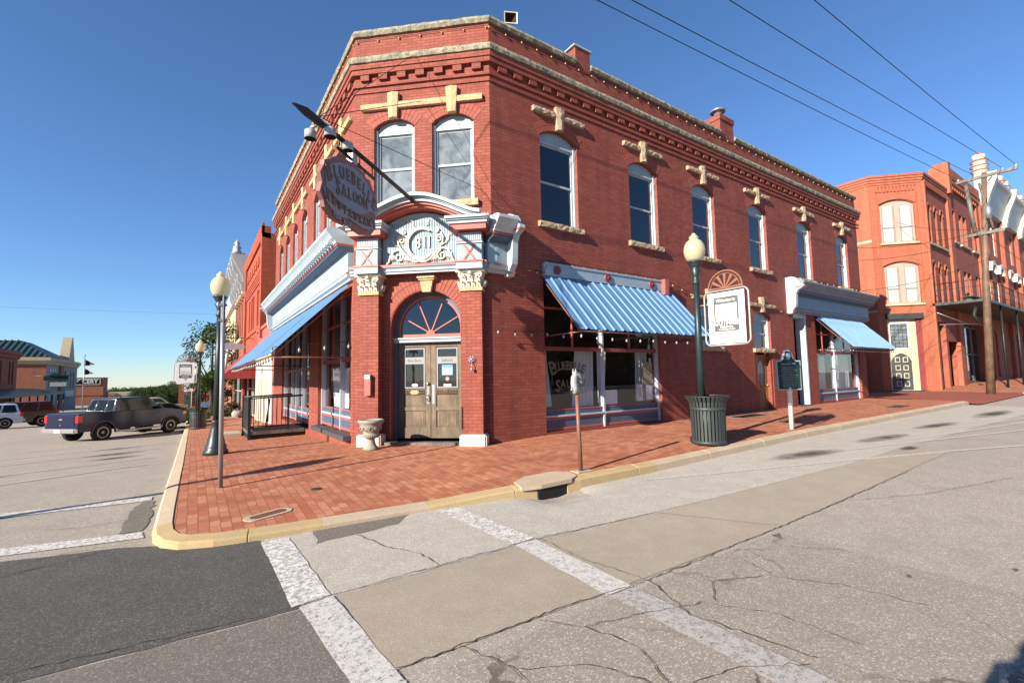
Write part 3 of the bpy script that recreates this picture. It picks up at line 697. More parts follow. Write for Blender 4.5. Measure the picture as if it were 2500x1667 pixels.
def sash_window(fr, a, c, zb, zs, rise, gm, sillmat, lint, root_=None, sill=True, wide=.16, key=True, head=.0):
    """frame set .12 back in the opening, tympanum board, two sashes"""
    rt = root_ or main; d0 = -.17
    b = MB(); P = arc(a, c, zs, rise, 8); zh = zs-.04
    b.box(fr, a, a+.055, d0, d0+.10, zb, zs); b.box(fr, c-.055, c, d0, d0+.10, zb, zs)
    b.box(fr, a+.055, a+.10, d0-.01, d0+.045, zb, zh-.05); b.box(fr, c-.10, c-.055, d0-.01, d0+.045, zb, zh-.05)
    b.prism(fr, [(a+.055, zh-.05), (c-.055, zh-.05), (c-.055, zs)]+P[::-1][1:-1]+[(a+.055, zs)], d0, d0+.055, 1)
    b.box(fr, a+.055, c-.055, d0, d0+.075, zh-.09, zh-.045)
    zm = zb+(zh-zb)*.5
    b.box(fr, a+.10, c-.10, d0-.02, d0+.035, zm-.025, zm+.025)
    b.box(fr, a+.10, c-.10, d0-.02, d0+.035, zb, zb+.06); b.box(fr, a+.10, c-.10, d0-.02, d0+.02, zh-.13, zh-.09)
    w_ = b.build('window', ['wframe', 'blue'], rt)
    g = MB(); g.box(fr, a+.10, c-.10, d0-.006, d0+.004, zb+.06, zm-.025); g.box(fr, a+.10, c-.10, d0+.008, d0+.018, zm+.025, zh-.13); g.build('glass', gm, w_)
    if sill:
        b = MB(); q = .09
        o = fr; n = max(3, int((c-a+.24)/.1)); rr = random.Random(int(a*100))
        pts = [(a-.1+(c-a+.2)*k/n) for k in range(n+1)]
        rows = []
        for s in pts:
            j = rr.uniform(-.012, .012); rows.append([b.pt(o(s, -.1, zb-.13)), b.pt(o(s, q+j, zb-.13+rr.uniform(-.006, .006))), b.pt(o(s, q+.01+rr.uniform(-.012, .012), zb-.06)), b.pt(o(s, q+rr.uniform(-.01, .01), zb)), b.pt(o(s, -.1, zb+.004))])
        for r1, r2 in zip(rows, rows[1:]):
            for k in range(5): b.face([r1[k], r1[(k+1) % 5], r2[(k+1) % 5], r2[k]])
        b.face(rows[0]); b.face(rows[-1]); b.build('sill', sillmat, w_)
    return w_
def roughbar(b, fr, s0, s1, z0, z1, q=.08, seed=0, kz=1.0):
    rr = random.Random(seed); U0 = rr.uniform; rr.uniform = lambda a, c: U0(a, c)*kz; n = max(2, int((s1-s0)/.08)); rows = []
    for k in range(n+1):
        s = s0+(s1-s0)*k/n
        rows.append([b.pt(fr(s, 0, z0)), b.pt(fr(s, q+rr.uniform(-.012, .012), z0+rr.uniform(-.004, .004))), b.pt(fr(s, q+.012+rr.uniform(-.014, .014), (z0+z1)/2)), b.pt(fr(s, q+rr.uniform(-.012, .012), z1)), b.pt(fr(s, 0, z1))])
    for r1, r2 in zip(rows, rows[1:]):
        for k in range(5): b.face([r1[k], r1[(k+1) % 5], r2[(k+1) % 5], r2[k]])
    b.face(rows[0]); b.face(rows[-1])
def keystone(b, fr, c, z0, z1, w0=.19, w1=.26, q=.12, seed=0, kz=1.0):
    rr = random.Random(seed); U0 = rr.uniform; rr.uniform = lambda a, c: U0(a, c)*kz; n = 6; rows = []
    for k in range(n+1):
        t_ = k/n; z = z0+(z1-z0)*t_; h = (w0+(w1-w0)*t_)/2; j = rr.uniform(-.012, .012)
        rows.append([b.pt(fr(c-h+j, 0, z)), b.pt(fr(c-h+j, q*.75, z)), b.pt(fr(c+j, q+rr.uniform(-.015, .015), z)), b.pt(fr(c+h+j, q*.8, z)), b.pt(fr(c+h+j, 0, z))])
    for r1, r2 in zip(rows, rows[1:]):
        for k in range(5): b.face([r1[k], r1[(k+1) % 5], r2[(k+1) % 5], r2[k]])
    b.face(rows[0]); b.face(rows[-1])
def lintel(fr, c, z0, z1, bars, zk0, zk1, mat, seed=0):
    b = MB()
    kz = .3 if mat == 'stone' else 1.0
    for (x0, x1) in bars: roughbar(b, fr, x0, x1, z0, z1, seed=seed, kz=kz)
    for cc in c: keystone(b, fr, cc, zk0, zk1, seed=seed+5, kz=kz)
    b.build('stone_lintel', mat, main)
def voussoirs(fr, a, c, zs, rise, th=.30, n=12, d=.004):
    b = MB(); P = arc(a, c, zs, rise, n)
    wd = (c-a)/2; R = (wd*wd+rise*rise)/(2*rise) if rise < wd else wd; cx_ = (a+c)/2; zc = zs+rise-R
    for k in range(n):
        p, q = P[k], P[k+1]
        def o(pt, e): dx, dz = pt[0]-cx_, pt[1]-zc; L = math.hypot(dx, dz); return (pt[0]+dx/L*e, pt[1]+dz/L*e)
        g = .06
        pa = (p[0]+(q[0]-p[0])*g, p[1]+(q[1]-p[1])*g); qa = (p[0]+(q[0]-p[0])*(1-g), p[1]+(q[1]-p[1])*(1-g))
        for (e0, e1) in ((0.0, th*.48), (th*.52, th)):
            b.prism(fr, [o(pa, e0), o(qa, e0), o(qa, e1), o(pa, e1)], -.02, d+random.uniform(0, .004))
    b.build('brick_arch', 'vous', main)
for i, (a, c, zb, zs, r) in enumerate(UW):
    sash_window(FR, a, c, zb, zs, r, 'glassR', 'lintel', None); voussoirs(FR, a-.02, c+.02, zs, r, .26, 16)
    cc = (a+c)/2; lintel(FR, [cc], 7.75, 7.87, [(cc-.79, cc-.115), (cc+.115, cc+.79)], 7.46, 8.02, 'lintel', i)
for i, (a, c, zb, zs, r) in enumerate(CW):
    sash_window(FC, a, c, zb, zs, r, 'glassC', 'stone', None); voussoirs(FC, a-.02, c+.02, zs, r, .26, 14)
lintel(FC, [.93, 2.27], 7.63, 7.76, [(.17, .82), (1.04, 2.16), (2.38, 2.95)], 7.40, 7.98, 'stone', 40)
for i, (a, c, zb, zs, r) in enumerate(LW):
    sash_window(FL, a, c, zb, zs, r, 'glassC', 'stone', None); voussoirs(FL, a-.02, c+.02, zs, r, .26, 12)
lintel(FL, LWc, 7.55, 7.68, [(10.5, 11.95), (12.1, 13.5), (13.6, 14.95), (15.5, 16.9), (17.0, 18.4), (18.6, 19.9), (20.2, 21.6)], 7.2, 7.92, 'stone', 60)
for i, (a, c, zb, zs, r) in enumerate(SW):
    sash_window(FR, a, c, zb, zs, r, 'glassR', 'lintel', None); voussoirs(FR, a-.02, c+.02, zs, r, .26, 16)
    cc = (a+c)/2; lintel(FR, [cc], 3.83, 3.95, [(cc-.82, cc-.11), (cc+.11, cc+.82)], 3.66, 4.17, 'lintel', 80+i)
# small door under the second low window
b = MB(); b.box(FR, 15.42, 15.60, -.30, -.02, .3, 2.30); b.box(FR, 16.42, 16.54, -.30, -.02, .3, 2.30); b.build('brick_jamb', 'brick', main)
b = MB(); b.box(FR, 15.60, 16.42, -.22, -.17, .34, 2.22)
b.box(FR, 15.60, 15.72, -.17, -.15, .34, 2.22); b.box(FR, 16.30, 16.42, -.17, -.15, .34, 2.22); b.box(FR, 15.72, 16.30, -.17, -.15, .34, .5); b.box(FR, 15.72, 16.30, -.17, -.15, 1.0, 1.12); b.box(FR, 15.72, 16.30, -.17, -.15, 2.1, 2.22)
d1 = b.build('side_door', 'orangewood', main)
b = MB(); P = [(16.01+.2*cos(t_*pi/12), 1.6+.42*sin(t_*pi/12)) for t_ in range(24)]; b.prism(FR, P, -.168, -.155); b.build('glass', 'glassC', d1)
b = MB(); b.ball(FR(16.36, -.12, 1.18), .035); b.build('knob', 'brass', d1)
b = MB(); b.box(FR, 15.5, 16.5, -.05, .12, .2, .345); b.build('doorstep', 'kerb', main)

# interiors: floor, back walls
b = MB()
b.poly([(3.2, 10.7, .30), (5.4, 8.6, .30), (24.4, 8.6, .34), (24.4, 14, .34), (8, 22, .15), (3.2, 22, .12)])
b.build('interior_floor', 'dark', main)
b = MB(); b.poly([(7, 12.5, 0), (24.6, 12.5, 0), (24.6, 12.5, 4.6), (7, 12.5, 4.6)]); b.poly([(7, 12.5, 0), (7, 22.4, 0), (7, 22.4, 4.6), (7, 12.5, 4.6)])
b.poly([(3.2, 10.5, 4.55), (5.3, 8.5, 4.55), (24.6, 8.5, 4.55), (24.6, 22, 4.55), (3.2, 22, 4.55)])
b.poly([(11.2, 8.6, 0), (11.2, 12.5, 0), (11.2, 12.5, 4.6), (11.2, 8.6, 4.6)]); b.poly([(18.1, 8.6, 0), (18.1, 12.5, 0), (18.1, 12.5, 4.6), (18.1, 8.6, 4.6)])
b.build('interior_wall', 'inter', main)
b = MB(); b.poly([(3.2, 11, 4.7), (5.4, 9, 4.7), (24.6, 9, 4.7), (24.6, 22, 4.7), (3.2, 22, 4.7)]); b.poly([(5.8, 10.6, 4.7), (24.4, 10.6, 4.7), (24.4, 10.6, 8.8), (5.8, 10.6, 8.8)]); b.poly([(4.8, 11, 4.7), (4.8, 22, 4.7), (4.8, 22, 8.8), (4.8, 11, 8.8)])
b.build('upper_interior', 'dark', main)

# ---------------- storefront windows (right)
def storefront(fr, a, c, zb, zt, mulls, trans, sub, dpt=-.2, zmid=None, kick=.34):
    b = MB(); t = .055
    b.box(fr, a, a+t, dpt, dpt+.1, zb, zt); b.box(fr, c-t, c, dpt, dpt+.12, zb, zt, 0)
    xs = [a+t]+[q for m_ in mulls for q in (m_-t/2, m_+t/2)]+[c-t]
    for m_ in mulls: b.box(fr, m_-t/2, m_+t/2, dpt, dpt+.11, zb, zt)
    for x0, x1 in zip(xs[::2], xs[1::2]):
        b.box(fr, x0, x1, dpt+.005, dpt+.085, trans-.045, trans+.045, 1); b.box(fr, x0, x1, dpt+.005, dpt+.07, zt-.1, zt, 1)
        b.box(fr, x0, x1, dpt, dpt+.12, zb+kick-.02, zb+kick+.02, 0)
        b.box(fr, x0, x1, dpt+.01, dpt+.07, zb, zb+kick-.02, 3); b.box(fr, x0+.0, x1, dpt+.07, dpt+.085, zb+.02, zb+.075, 2); b.box(fr, x0, x1, dpt+.07, dpt+.085, zb+kick-.085, zb+kick-.03, 2)
        b.box(fr, x0, x1, dpt, dpt+.07, zb+kick+.02, zb+kick+.13, 3); b.box(fr, x0, x1, dpt, dpt+.08, zb+kick+.13, zb+kick+.15, 2)
        xm = (x0+x1)/2
        if zmid: b.box(fr, x0, x1, dpt+.01, dpt+.05, zmid-.025, zmid+.025, 2); b.box(fr, xm-.02, xm+.02, dpt+.01, dpt+.05, trans+.045, zt-.1, 2)
    sf = b.build('storefront_window', ['sframe', 'maroon', 'trimred', 'navy'], sub)
    g = MB()
    for x0, x1 in zip(xs[::2], xs[1::2]): g.box(fr, x0, x1, dpt+.02, dpt+.028, zb+kick+.15, trans-.045); g.box(fr, x0, x1, dpt+.02, dpt+.028, trans+.045, zt-.1)
    g.build('glass', 'glassS', sf); return sf
def curtain(fr, a0, a1, b0, b1, z0, z1, d, sub, n=40, amp=.02):
    """drape from a0..a1 at the top to b0..b1 at the bottom"""
    b = MB(); rows = []
    for j in range(9):
        t_ = j/8; z = z0+(z1-z0)*t_; x0 = b0+(a0-b0)*t_; x1 = b1+(a1-b1)*t_
        rows.append([b.pt(fr(x0+(x1-x0)*k/n, d+amp*sin(k*1.3+.4*sin(k*.7)), z)) for k in range(n+1)])
    for r1, r2 in zip(rows, rows[1:]):
        for k in range(n): b.face([r1[k], r1[k+1], r2[k+1], r2[k]], 0, True)
    b.build('curtain', 'curtain', sub, recalc=False)
sf1 = storefront(FR, 6.52, 10.55, .36, 4.19, [8.44], 2.25, main, zmid=3.2)
curtain(FR, 6.58, 6.85, 6.58, 7.0, .9, 2.25, -.38, sf1, 12); curtain(FR, 7.75, 8.36, 7.62, 8.32, .86, 2.25, -.38, sf1, 26)
curtain(FR, 8.5, 8.85, 8.5, 8.72, .9, 2.25, -.38, sf1, 12); curtain(FR, 10.0, 10.45, 9.95, 10.45, .9, 2.25, -.42, sf1, 16)
sf2 = storefront(FR, 19.95, 24.05, .42, 3.9, [21.75], 2.38, main, zmid=3.1)
curtain(FR, 22.6, 23.9, 22.2, 23.95, .9, 2.3, -.45, sf2, 30); curtain(FR, 21.2, 21.7, 21.0, 21.7, .9, 2.3, -.45, sf2, 14)
# recessed doorway between
b = MB(); b.box(FR, 18.3, 19.1, -1.0, -.95, .36, 3.4); b.build('shop_door', 'maroon', main)
b = MB(); b.box(FR, 18.15, 19.2, -1.2, .1, .2, .40); b.build('doorstep', 'blackdk', main)
b = MB(); b.box(FR, 19.06, 19.15, -.32, .02, .4, 3.85); b.box(FR, 18.2, 19.15, -.32, -.02, 3.62, 3.86); b.build('door_frame', 'sframe', main)
# notices in the window
def notice(fr, s0, s1, z0, z1, d, mat, sub, name='notice'):
    b = MB(); b.box(fr, s0, s1, d, d+.006, z0, z1); return b.build(name, mat, sub)
notice(FR, 10.05, 10.40, 1.35, 1.95, -.19, 'tan', sf1); notice(FR, 9.75, 9.98, .92, 1.36, -.19, 'banner', sf1); notice(FR, 9.81, 9.92, 1.02, 1.26, -.184, 'tan', sf1); notice(FR, 10.12, 10.38, .93, 1.33, -.19, 'banner', sf1); notice(FR, 8.55, 9.0, .88, 1.24, -.19, 'banner', sf1)
notice(FR, 20.2, 20.75, .95, 1.25, -.3, 'tan', sf2)
# gold window lettering BLUEBELLE SALOON, arched
def arctext(body, cx_, cz, R, a0, a1, size, fr, d, ex=.003, sx=1, sizes=None, of=0.0, flip=1):
    out = []; n = len(body)
    for i, ch in enumerate(body):
        if ch == ' ': continue
        a = a0+(a1-a0)*(i/(n-1) if n > 1 else 0)
        s = cx_+R*sin(a); z = cz+R*cos(a)
        o = fr(s, d, z); mt = face_mat(o, fr.u*FU[fr], fr.n, roll=-a*flip)
        out.append((ch, size*(sizes[i] if sizes else 1), mt, sx, ex, of))
    return out
FU = {}
FU[FR] = 1; FU[FC] = 1; FU[FL] = -1
tx = arctext('BLUEBELLE', 7.32, .35, 1.5, -.30, .34, .27, FR, -.165, sx=.85, sizes=[1.7, 1, 1, 1, 1.15, 1, 1, 1, 1.1], of=.006)
tx += arctext('SALOON', 7.42, 5.2, 3.75, pi+.10, pi-.12, .25, FR, -.165, sx=.9, sizes=[1.5, 1, 1, 1, 1, 1], of=.006) if False else []
for i, ch in enumerate('SALOON'): tx.append((ch, .40 if i == 0 else .26, face_mat(FR(7.02+i*.155, -.165, 1.42-(0.05 if i == 0 else 0)), FR.u, FR.n), .8, .003, .006))
tx.append(('& RESTAURANT', .09, face_mat(FR(7.55, -.165, 1.22), FR.u, FR.n), 1.1, .003, .002))
textmesh(tx, 'window_lettering', 'gold', sf1, OFF)
# fascia over the right storefront with rosettes
b = MB(); b.box(FR, 6.50, 10.62, 0, .08, 3.90, 4.19); b.box(FR, 6.50, 10.62, .08, .10, 4.15, 4.20); b.box(FR, 10.62, 10.78, 0, .2, 3.80, 4.22, 1)
fa = b.build('fascia', ['blue', 'trimred'], main)
for s in (6.87, 8.51, 10.19):
    b = MB()
    for k in range(24):
        a = 2*pi*k/24; a2 = 2*pi*(k+1)/24
    ring = [[b.pt(FR(s+r*cos(2*pi*k/20), d, 4.045+r*sin(2*pi*k/20))) for k in range(20)] for r, d in ((.105, .08), (.10, .11), (.07, .115), (.055, .095), (.03, .13), (.004, .14))]
    for r1, r2 in zip(ring, ring[1:]):
        for k in range(20): b.face([r1[k], r1[(k+1) % 20], r2[(k+1) % 20], r2[k]], 0, True)
    b.build('rosette', 'maroon', fa)
# ---------------- corrugated awnings
def awning(fr, s0, s1, zt, zf, dp, pitch=.26, lab=None, sub=main):
    b = MB(); n = int((s1-s0)/pitch); prof = []
    for k in range(n):
        a = s0+(s1-s0)*k/n; st = (s1-s0)/n
        prof += [(a, 0), (a+st*.30, .004), (a+st*.60, 0), (a+st*.68, .032), (a+st*.83, .032), (a+st*.93, 0)]
    prof.append((s1, 0)); nv = Vector((dp, zt-zf)).normalized()  # outward/up normal (d,z)
    L = 8; rows = []
    for j in range(L+1):
        t_ = j/L; d = .06+(dp-.06)*t_; z = zt+(zf-zt)*t_
        rows.append([b.pt(fr(s, d+(h+.012*noise.noise(Vector((s*1.7, t_*2, dp))))*(zt-zf)/math.hypot(dp, zt-zf), z+(h+.012*noise.noise(Vector((s*1.7, t_*2, dp))))*dp/math.hypot(dp, zt-zf))) for s, h in prof])
    for r1, r2 in zip(rows, rows[1:]):
        for k in range(len(prof)-1): b.face([r1[k], r1[k+1], r2[k+1], r2[k]])
    rows2 = [[b.pt(v_ - Vector((0, 0, .006))) for v_ in (b.v[i] for i in r)] for r in rows]
    for r1, r2 in zip(rows2, rows2[1:]):
        for k in range(len(prof)-1): b.face([r1[k], r1[k+1], r2[k+1], r2[k]])
    a_ = b.build('awning', 'awn', sub, recalc=False)
    b = MB()
    b.tube([fr(s0+.05, dp-.06, zf-.03), fr(s1-.05, dp-.06, zf-.03)], .018)
    for s in (s0+.05, (s0+s1)/2, s1-.05):
        b.tube([fr(s, 0, zt-.06), fr(s, dp-.06, zf-.035)], .016); b.tube([fr(s, 0, zf-.05), fr(s, dp-.08, zf-.05)], .016)
    b.build('awning_frame', 'rust', a_); return a_
aw1 = awning(FR, 6.46, 11.05, 3.88, 2.56, 1.25); aw2 = awning(FR, 19.95, 24.35, 3.74, 2.50, 1.2, .22); aw3 = awning(FL, 10.42, 22.3, 3.72, 2.15, 1.62, .24)
M['noticeblue'] = paint('light blue paper', lin(.22, .50, .72), .6, .05, 3)

# ================================================================== CORNER ENTRANCE
OFF = MBo
voussoirs(FC, .84, 2.48, 2.70, .819, .36, 34, .008)
b = MB()  # keystone with stepped cap
b.prism(FC, [(1.60, 3.45), (1.78, 3.45), (1.83, 3.70), (1.55, 3.70)], 0, .10); b.box(FC, 1.52, 1.86, 0, .13, 3.70, 3.74); b.box(FC, 1.50, 1.88, 0, .16, 3.74, 3.80)
b.build('keystone', 'stone', main)
b = MB(); dz0 = .34  # threshold
b.box(FC, .68, 2.42, -.45, .20, .22, .30); b.box(FC, .60, 2.42, .0, .30, -.1, .215); b.build('doorstep', 'wood', main)
def leaf(s0, s1, side):
    b = MB(); d0, d1 = -.33, -.285; dp = -.275
    b.box(FC, s0, s1, d0, d0+.02, .33, 2.40)
    st = .115
    b.box(FC, s0, s0+st, d0+.02, d1, .33, 2.40); b.box(FC, s1-st, s1, d0+.02, d1, .33, 2.40)
    for z0, z1 in ((.33, .56), (.92, 1.0), (1.27, 1.36), (2.30, 2.40)): b.box(FC, s0+st, s1-st, d0+.02, d1, z0, z1)
    b.box(FC, s0+st, s1-st, d0+.02, d1, 1.27, 1.38)
    for z0, z1 in ((.56, .92), (1.0, 1.27)):
        b.prism(FC, [(s0+st+.02, z0+.02), (s1-st-.02, z0+.02), (s1-st-.02, z1-.02), (s0+st+.02, z1-.02)], d0+.02, d0+.03)
        b.prism(FC, [(s0+st+.05, z0+.05), (s1-st-.05, z0+.05), (s1-st-.05, z1-.05), (s0+st+.05, z1-.05)], d0+.03, d0+.036)
    o = b.build('door_leaf', 'door', main)
    g0, g1 = s0+st+.012, s1-st-.012
    b = MB()
    for (x0, x1, z0, z1) in ((g0, g0+.03, 1.40, 2.28), (g1-.03, g1, 1.40, 2.28), (g0+.03, g1-.03, 1.40, 1.43), (g0+.03, g1-.03, 2.25, 2.28), (g0+.03, g1-.03, 1.93, 2.08)): b.box(FC, x0, x1, d0+.02, d0+.045, z0, z1)
    b.build('glazing_frame', 'signgrey', o)
    b = MB(); b.box(FC, g0+.03, g1-.03, d0+.021, d0+.028, 1.43, 1.93); b.box(FC, g0+.03, g1-.03, d0+.021, d0+.028, 2.08, 2.25); b.build('glass', 'glassR', o)
    cxx = (g0+g1)/2
    if side < 0:
        textmesh([('Blue Belle', .085, face_mat(FC(cxx, d0+.046, 2.005), uc, FC.n), .95, .001, 0)], 'lettering', 'blackdk', o, OFF)
        b = MB(); b.prism(FC, [(cxx+.07*cos(k*pi/8), 1.47+.034*sin(k*pi/8)) for k in range(16)], d0+.028, d0+.032); b.build('sticker', 'banner', o)
        b = MB(); b.prism(FC, [(cxx+(.10+.008*cos(k*pi*2/3))*cos(k*pi/12), 1.315+(.048+.006*cos(k*pi/2))*sin(k*pi/12)) for k in range(24)], d1, d1+.008); b.build('number_plate', 'brass', o)
    else:
        textmesh([('Saloon', .095, face_mat(FC(cxx, d0+.046, 2.005), uc, FC.n), 1.0, .001, 0)], 'lettering', 'blackdk', o, OFF)
        b = MB(); b.box(FC, cxx-.12, cxx+.12, d0+.028, d0+.032, 1.68, 1.90); b.box(FC, cxx-.115, cxx+.115, d0+.032, d0+.034, 1.855, 1.89, 1)
        for k in range(6): b.box(FC, cxx-.10, cxx+.03, d0+.032, d0+.0335, 1.70+k*.024, 1.71+k*.024, 2); b.box(FC, cxx+.05, cxx+.10, d0+.032, d0+.0335, 1.70+k*.024, 1.71+k*.024, 3)
        b.build('opening_hours_notice', ['noticeblue', 'awn', 'banner', 'banner'], o)
        b = MB(); b.prism(FC, [(cxx+.055*cos(k*pi/10), 1.60+.055*sin(k*pi/10)) for k in range(20)], d0+.028, d0+.032); b.prism(FC, [(cxx+.035*cos(k*pi/10), 1.60+.035*sin(k*pi/10)) for k in range(20)], d0+.032, d0+.034, 1); b.box(FC, cxx-.085, cxx+.085, d0+.028, d0+.032, 1.44, 1.485, 2)
        b.build('sticker', ['maroon', 'tan', 'banner'], o)
    b = MB(); e = s1-.055 if side < 0 else s0+.055
    b.box(FC, e-.028, e+.028, d1, d1+.006, 1.06, 1.48 if side > 0 else 1.44); 
    if side < 0:
        b.tube([FC(e, d1+.005, 1.12), FC(e, d1+.05, 1.14), FC(e, d1+.055, 1.19), FC(e, d1+.05, 1.24), FC(e, d1+.005, 1.26)], .011)
        b.ball(FC(e, d1+.02, 1.50), .035, sz=1)
    b.build('handle', 'galv' if side > 0 else 'chrome', o)
leaf(.925, 1.652, -1); leaf(1.662, 2.39, 1)
b = MB()  # frame
b.box(FC, .86, .925, -.34, -.20, .30, 2.40); b.box(FC, 2.39, 2.46, -.34, -.20, .30, 2.40)
A1 = [(.86, 2.40)]+arc(.86, 2.46, 2.70, .8, 24)+[(2.46, 2.40)]; 
def shr(P, k, c=(1.66, 2.70)): return [(c[0]+(x-c[0])*k, (c[1]+(z-c[1])*k) if z > c[1] else z) for x, z in P]
A2 = shr(A1, .90); b.band(FC, A1, A2, -.34, -.23, 0)
A3 = shr(A1, .84); b.band(FC, A2, A3, -.34, -.27, 1)
b.box(FC, .86, 2.46, -.34, -.17, 2.40, 2.47, 2); b.box(FC, .84, 2.46, -.34, -.14, 2.47, 2.50, 3); b.box(FC, .93, 2.39, -.34, -.25, 2.50, 2.58, 1)
c0 = (1.66, 2.60)
for a in (28, 62, 96, 118, 152):
    pass
for a in (30, 68, 112, 150):
    dx, dz = cos(rad(a)), sin(rad(a)); Rr = .70 if abs(dx) > .8 else .76
    b.prism(FC, [(c0[0]+dx*.05-dz*.012, c0[1]+dz*.05+dx*.012), (c0[0]+dx*Rr-dz*.012, c0[1]+dz*Rr+dx*.012), (c0[0]+dx*Rr+dz*.012, c0[1]+dz*Rr-dx*.012), (c0[0]+dx*.05+dz*.012, c0[1]+dz*.05-dx*.012)], -.32, -.285, 1)
b.prism(FC, [(1.66+.10*cos(k*pi/8), 2.57+.10*sin(k*pi/8)) for k in range(9)], -.33, -.27, 1)
fl = b.build('fanlight_frame', ['navy', 'trimred', 'blue', 'bluelight'], main)
b = MB(); b.prism(FC, shr(A1, .85), -.315, -.308); b.build('glass', 'glassR', fl)
b = MB(); b.box(FC, .80, .86, -.34, -.20, .3, 2.7); b.build('door_post', 'darkblue', main)
# pilasters
def volute(fr, s, z, d, r, sgn, b, turns=1.6, th=.016):
    P = []
    for k in range(26):
        t_ = k/25; a = pi/2+sgn*t_*turns*2*pi; rr = r*(1-t_*.85); P.append(fr(s+rr*cos(a)*1, d+.012*t_*2, z+rr*sin(a)))
    b.tube(P, th, 6, r2=th*.6)
def pilaster(s0, s1):
    b = MB(); b.box(FC, s0, s1, -.02, .24, .45, 3.43); p = b.build('pilaster', 'brick', main)
    b = MB(); 
    b.box(FC, s0-.02, s1+.02, -.02, .28, 3.40, 3.47, 1)
    cx_ = (s0+s1)/2; h = (s1-s0)/2
    for k in range(7):  # bell
        t_ = k/7; z = 3.47+t_*.32; e = -.01+.05*t_*t_
        b.box(FC, s0-e, s1+e, -.02, .25+e, z, z+.05)
    rr = random.Random(3)
    for row, (z, hh, nn, ex) in enumerate(((3.47, .13, 4, .02), (3.57, .13, 3, .04))):
        for k in range(nn):
            s = s0+(s1-s0)*(k+.5)/nn; wd = (s1-s0)/nn*.42
            for (fr_, base) in ((FC, .25+ex),):
                b.hexa([fr_(s-wd, base-.02, z), fr_(s+wd, base-.02, z), fr_(s+wd, base, z), fr_(s-wd, base, z), fr_(s-wd*.8, base, z+hh), fr_(s+wd*.8, base, z+hh), fr_(s+wd*.6, base+.05, z+hh-.01), fr_(s-wd*.6, base+.05, z+hh-.01)])
                b.tube([fr_(s, base, z), fr_(s, base+.02, z+hh*.6), fr_(s, base+.055, z+hh*.95), fr_(s, base+.07, z+hh*.75)], .014, 5)
    for dd in (.07, .17):
        for ss, sg in ((s0-.03, -1), (s1+.03, 1)):
            b.hexa([FC(ss-.02, dd-.03, 3.5), FC(ss+.02, dd-.03, 3.5), FC(ss+.02, dd+.03, 3.5), FC(ss-.02, dd+.03, 3.5), FC(ss-.02+sg*.03, dd-.025, 3.62), FC(ss+.02+sg*.04, dd-.025, 3.62), FC(ss+.02+sg*.04, dd+.025, 3.62), FC(ss-.02+sg*.03, dd+.025, 3.62)])
    volute(FC, s0+.05, 3.72, .31, .075, 1, b); volute(FC, s1-.05, 3.72, .31, .075, -1, b)
    b.ball(FC(cx_, .33, 3.76), .045); b.ball(FC(s0+.05, .33, 3.72), .022); b.ball(FC(s1-.05, .33, 3.72), .022)
    b.box(FC, s0-.08, s1+.08, -.02, .33, 3.785, 3.83)
    b.build('capital', ['white', 'stone'], p)
    b = MB(); b.box(FC, s0-.035, s1+.07, -.05, .30, .12, .47); b.build('plinth', 'white', p, bevel=.03)
pilaster(.26, .68); pilaster(2.47, 2.92)
# entablature across the chamfer
b = MB()
def entab(b, path, side, ext=0, red=True):
    b.sweep(path, [(0, 3.83), (.06+ext, 3.83), (.06+ext, 3.86), (.09+ext, 3.88), (.09+ext, 3.93), (.13+ext, 3.96), (.13+ext, 3.975), (0, 3.975)], 0, side)
    b.sweep(path, [(0, 3.975), (.14+ext, 3.975), (.14+ext, 4.01), (0, 4.01)], 1, side)
def P2(fr, s, d=0): q = fr(s, d, 0); return (q.x, q.y)
entab(b, [P2(FC, .05, .2), P2(FC, 3.05, .2)][::-1], -1)
for s0, s1 in ((.22, .74), (2.43, 2.98)):
    b.box(FC, s0, s1, 0, .42, 3.835, 3.97); b.box(FC, s0-.02, s1+.02, 0, .44, 3.97, 4.005, 1)
    b.box(FC, s0+.02, s1-.02, 0, .38, 4.005, 4.36)
    for k in range(8): b.box(FC, s0+.02, s1-.02, .38, .388, 4.02+k*.042, 4.042+k*.042)
    b.box(FC, s0, s1, 0, .41, 4.36, 4.40); b.box(FC, s0, s1, 0, .42, 4.40, 4.415, 1)
    b.box(FC, s0+.03, s1-.03, 0, .36, 4.415, 4.60)
    for k in range(11): b.box(FC, s0+.05+k*(s1-s0-.1)/11, s0+.05+(k+.55)*(s1-s0-.1)/11, .36, .37, 4.42, 4.60)
    b.box(FC, s0-.10, s1+.10, 0, .52, 4.62, 4.74, 1)
    b.box(FC, s0-.13, s1+.13, 0, .56, 4.74, 4.80, 2); b.box(FC, s0-.16, s1+.16, 0, .60, 4.80, 4.83, 0); b.box(FC, s0-.18, s1+.18, 0, .64, 4.83, 4.88, 2)
    cx_ = (s0+s1)/2
    for sg in (-1, 1):
        b.prism(FC, [(cx_-.11*sg-.022, 4.03), (cx_-.11*sg+.022, 4.03), (cx_+.11*sg+.022, 4.33), (cx_+.11*sg-.022, 4.33)], .388, .402, 1)
en = b.build('entablature', ['blue', 'trimred', 'bluelight'], main)
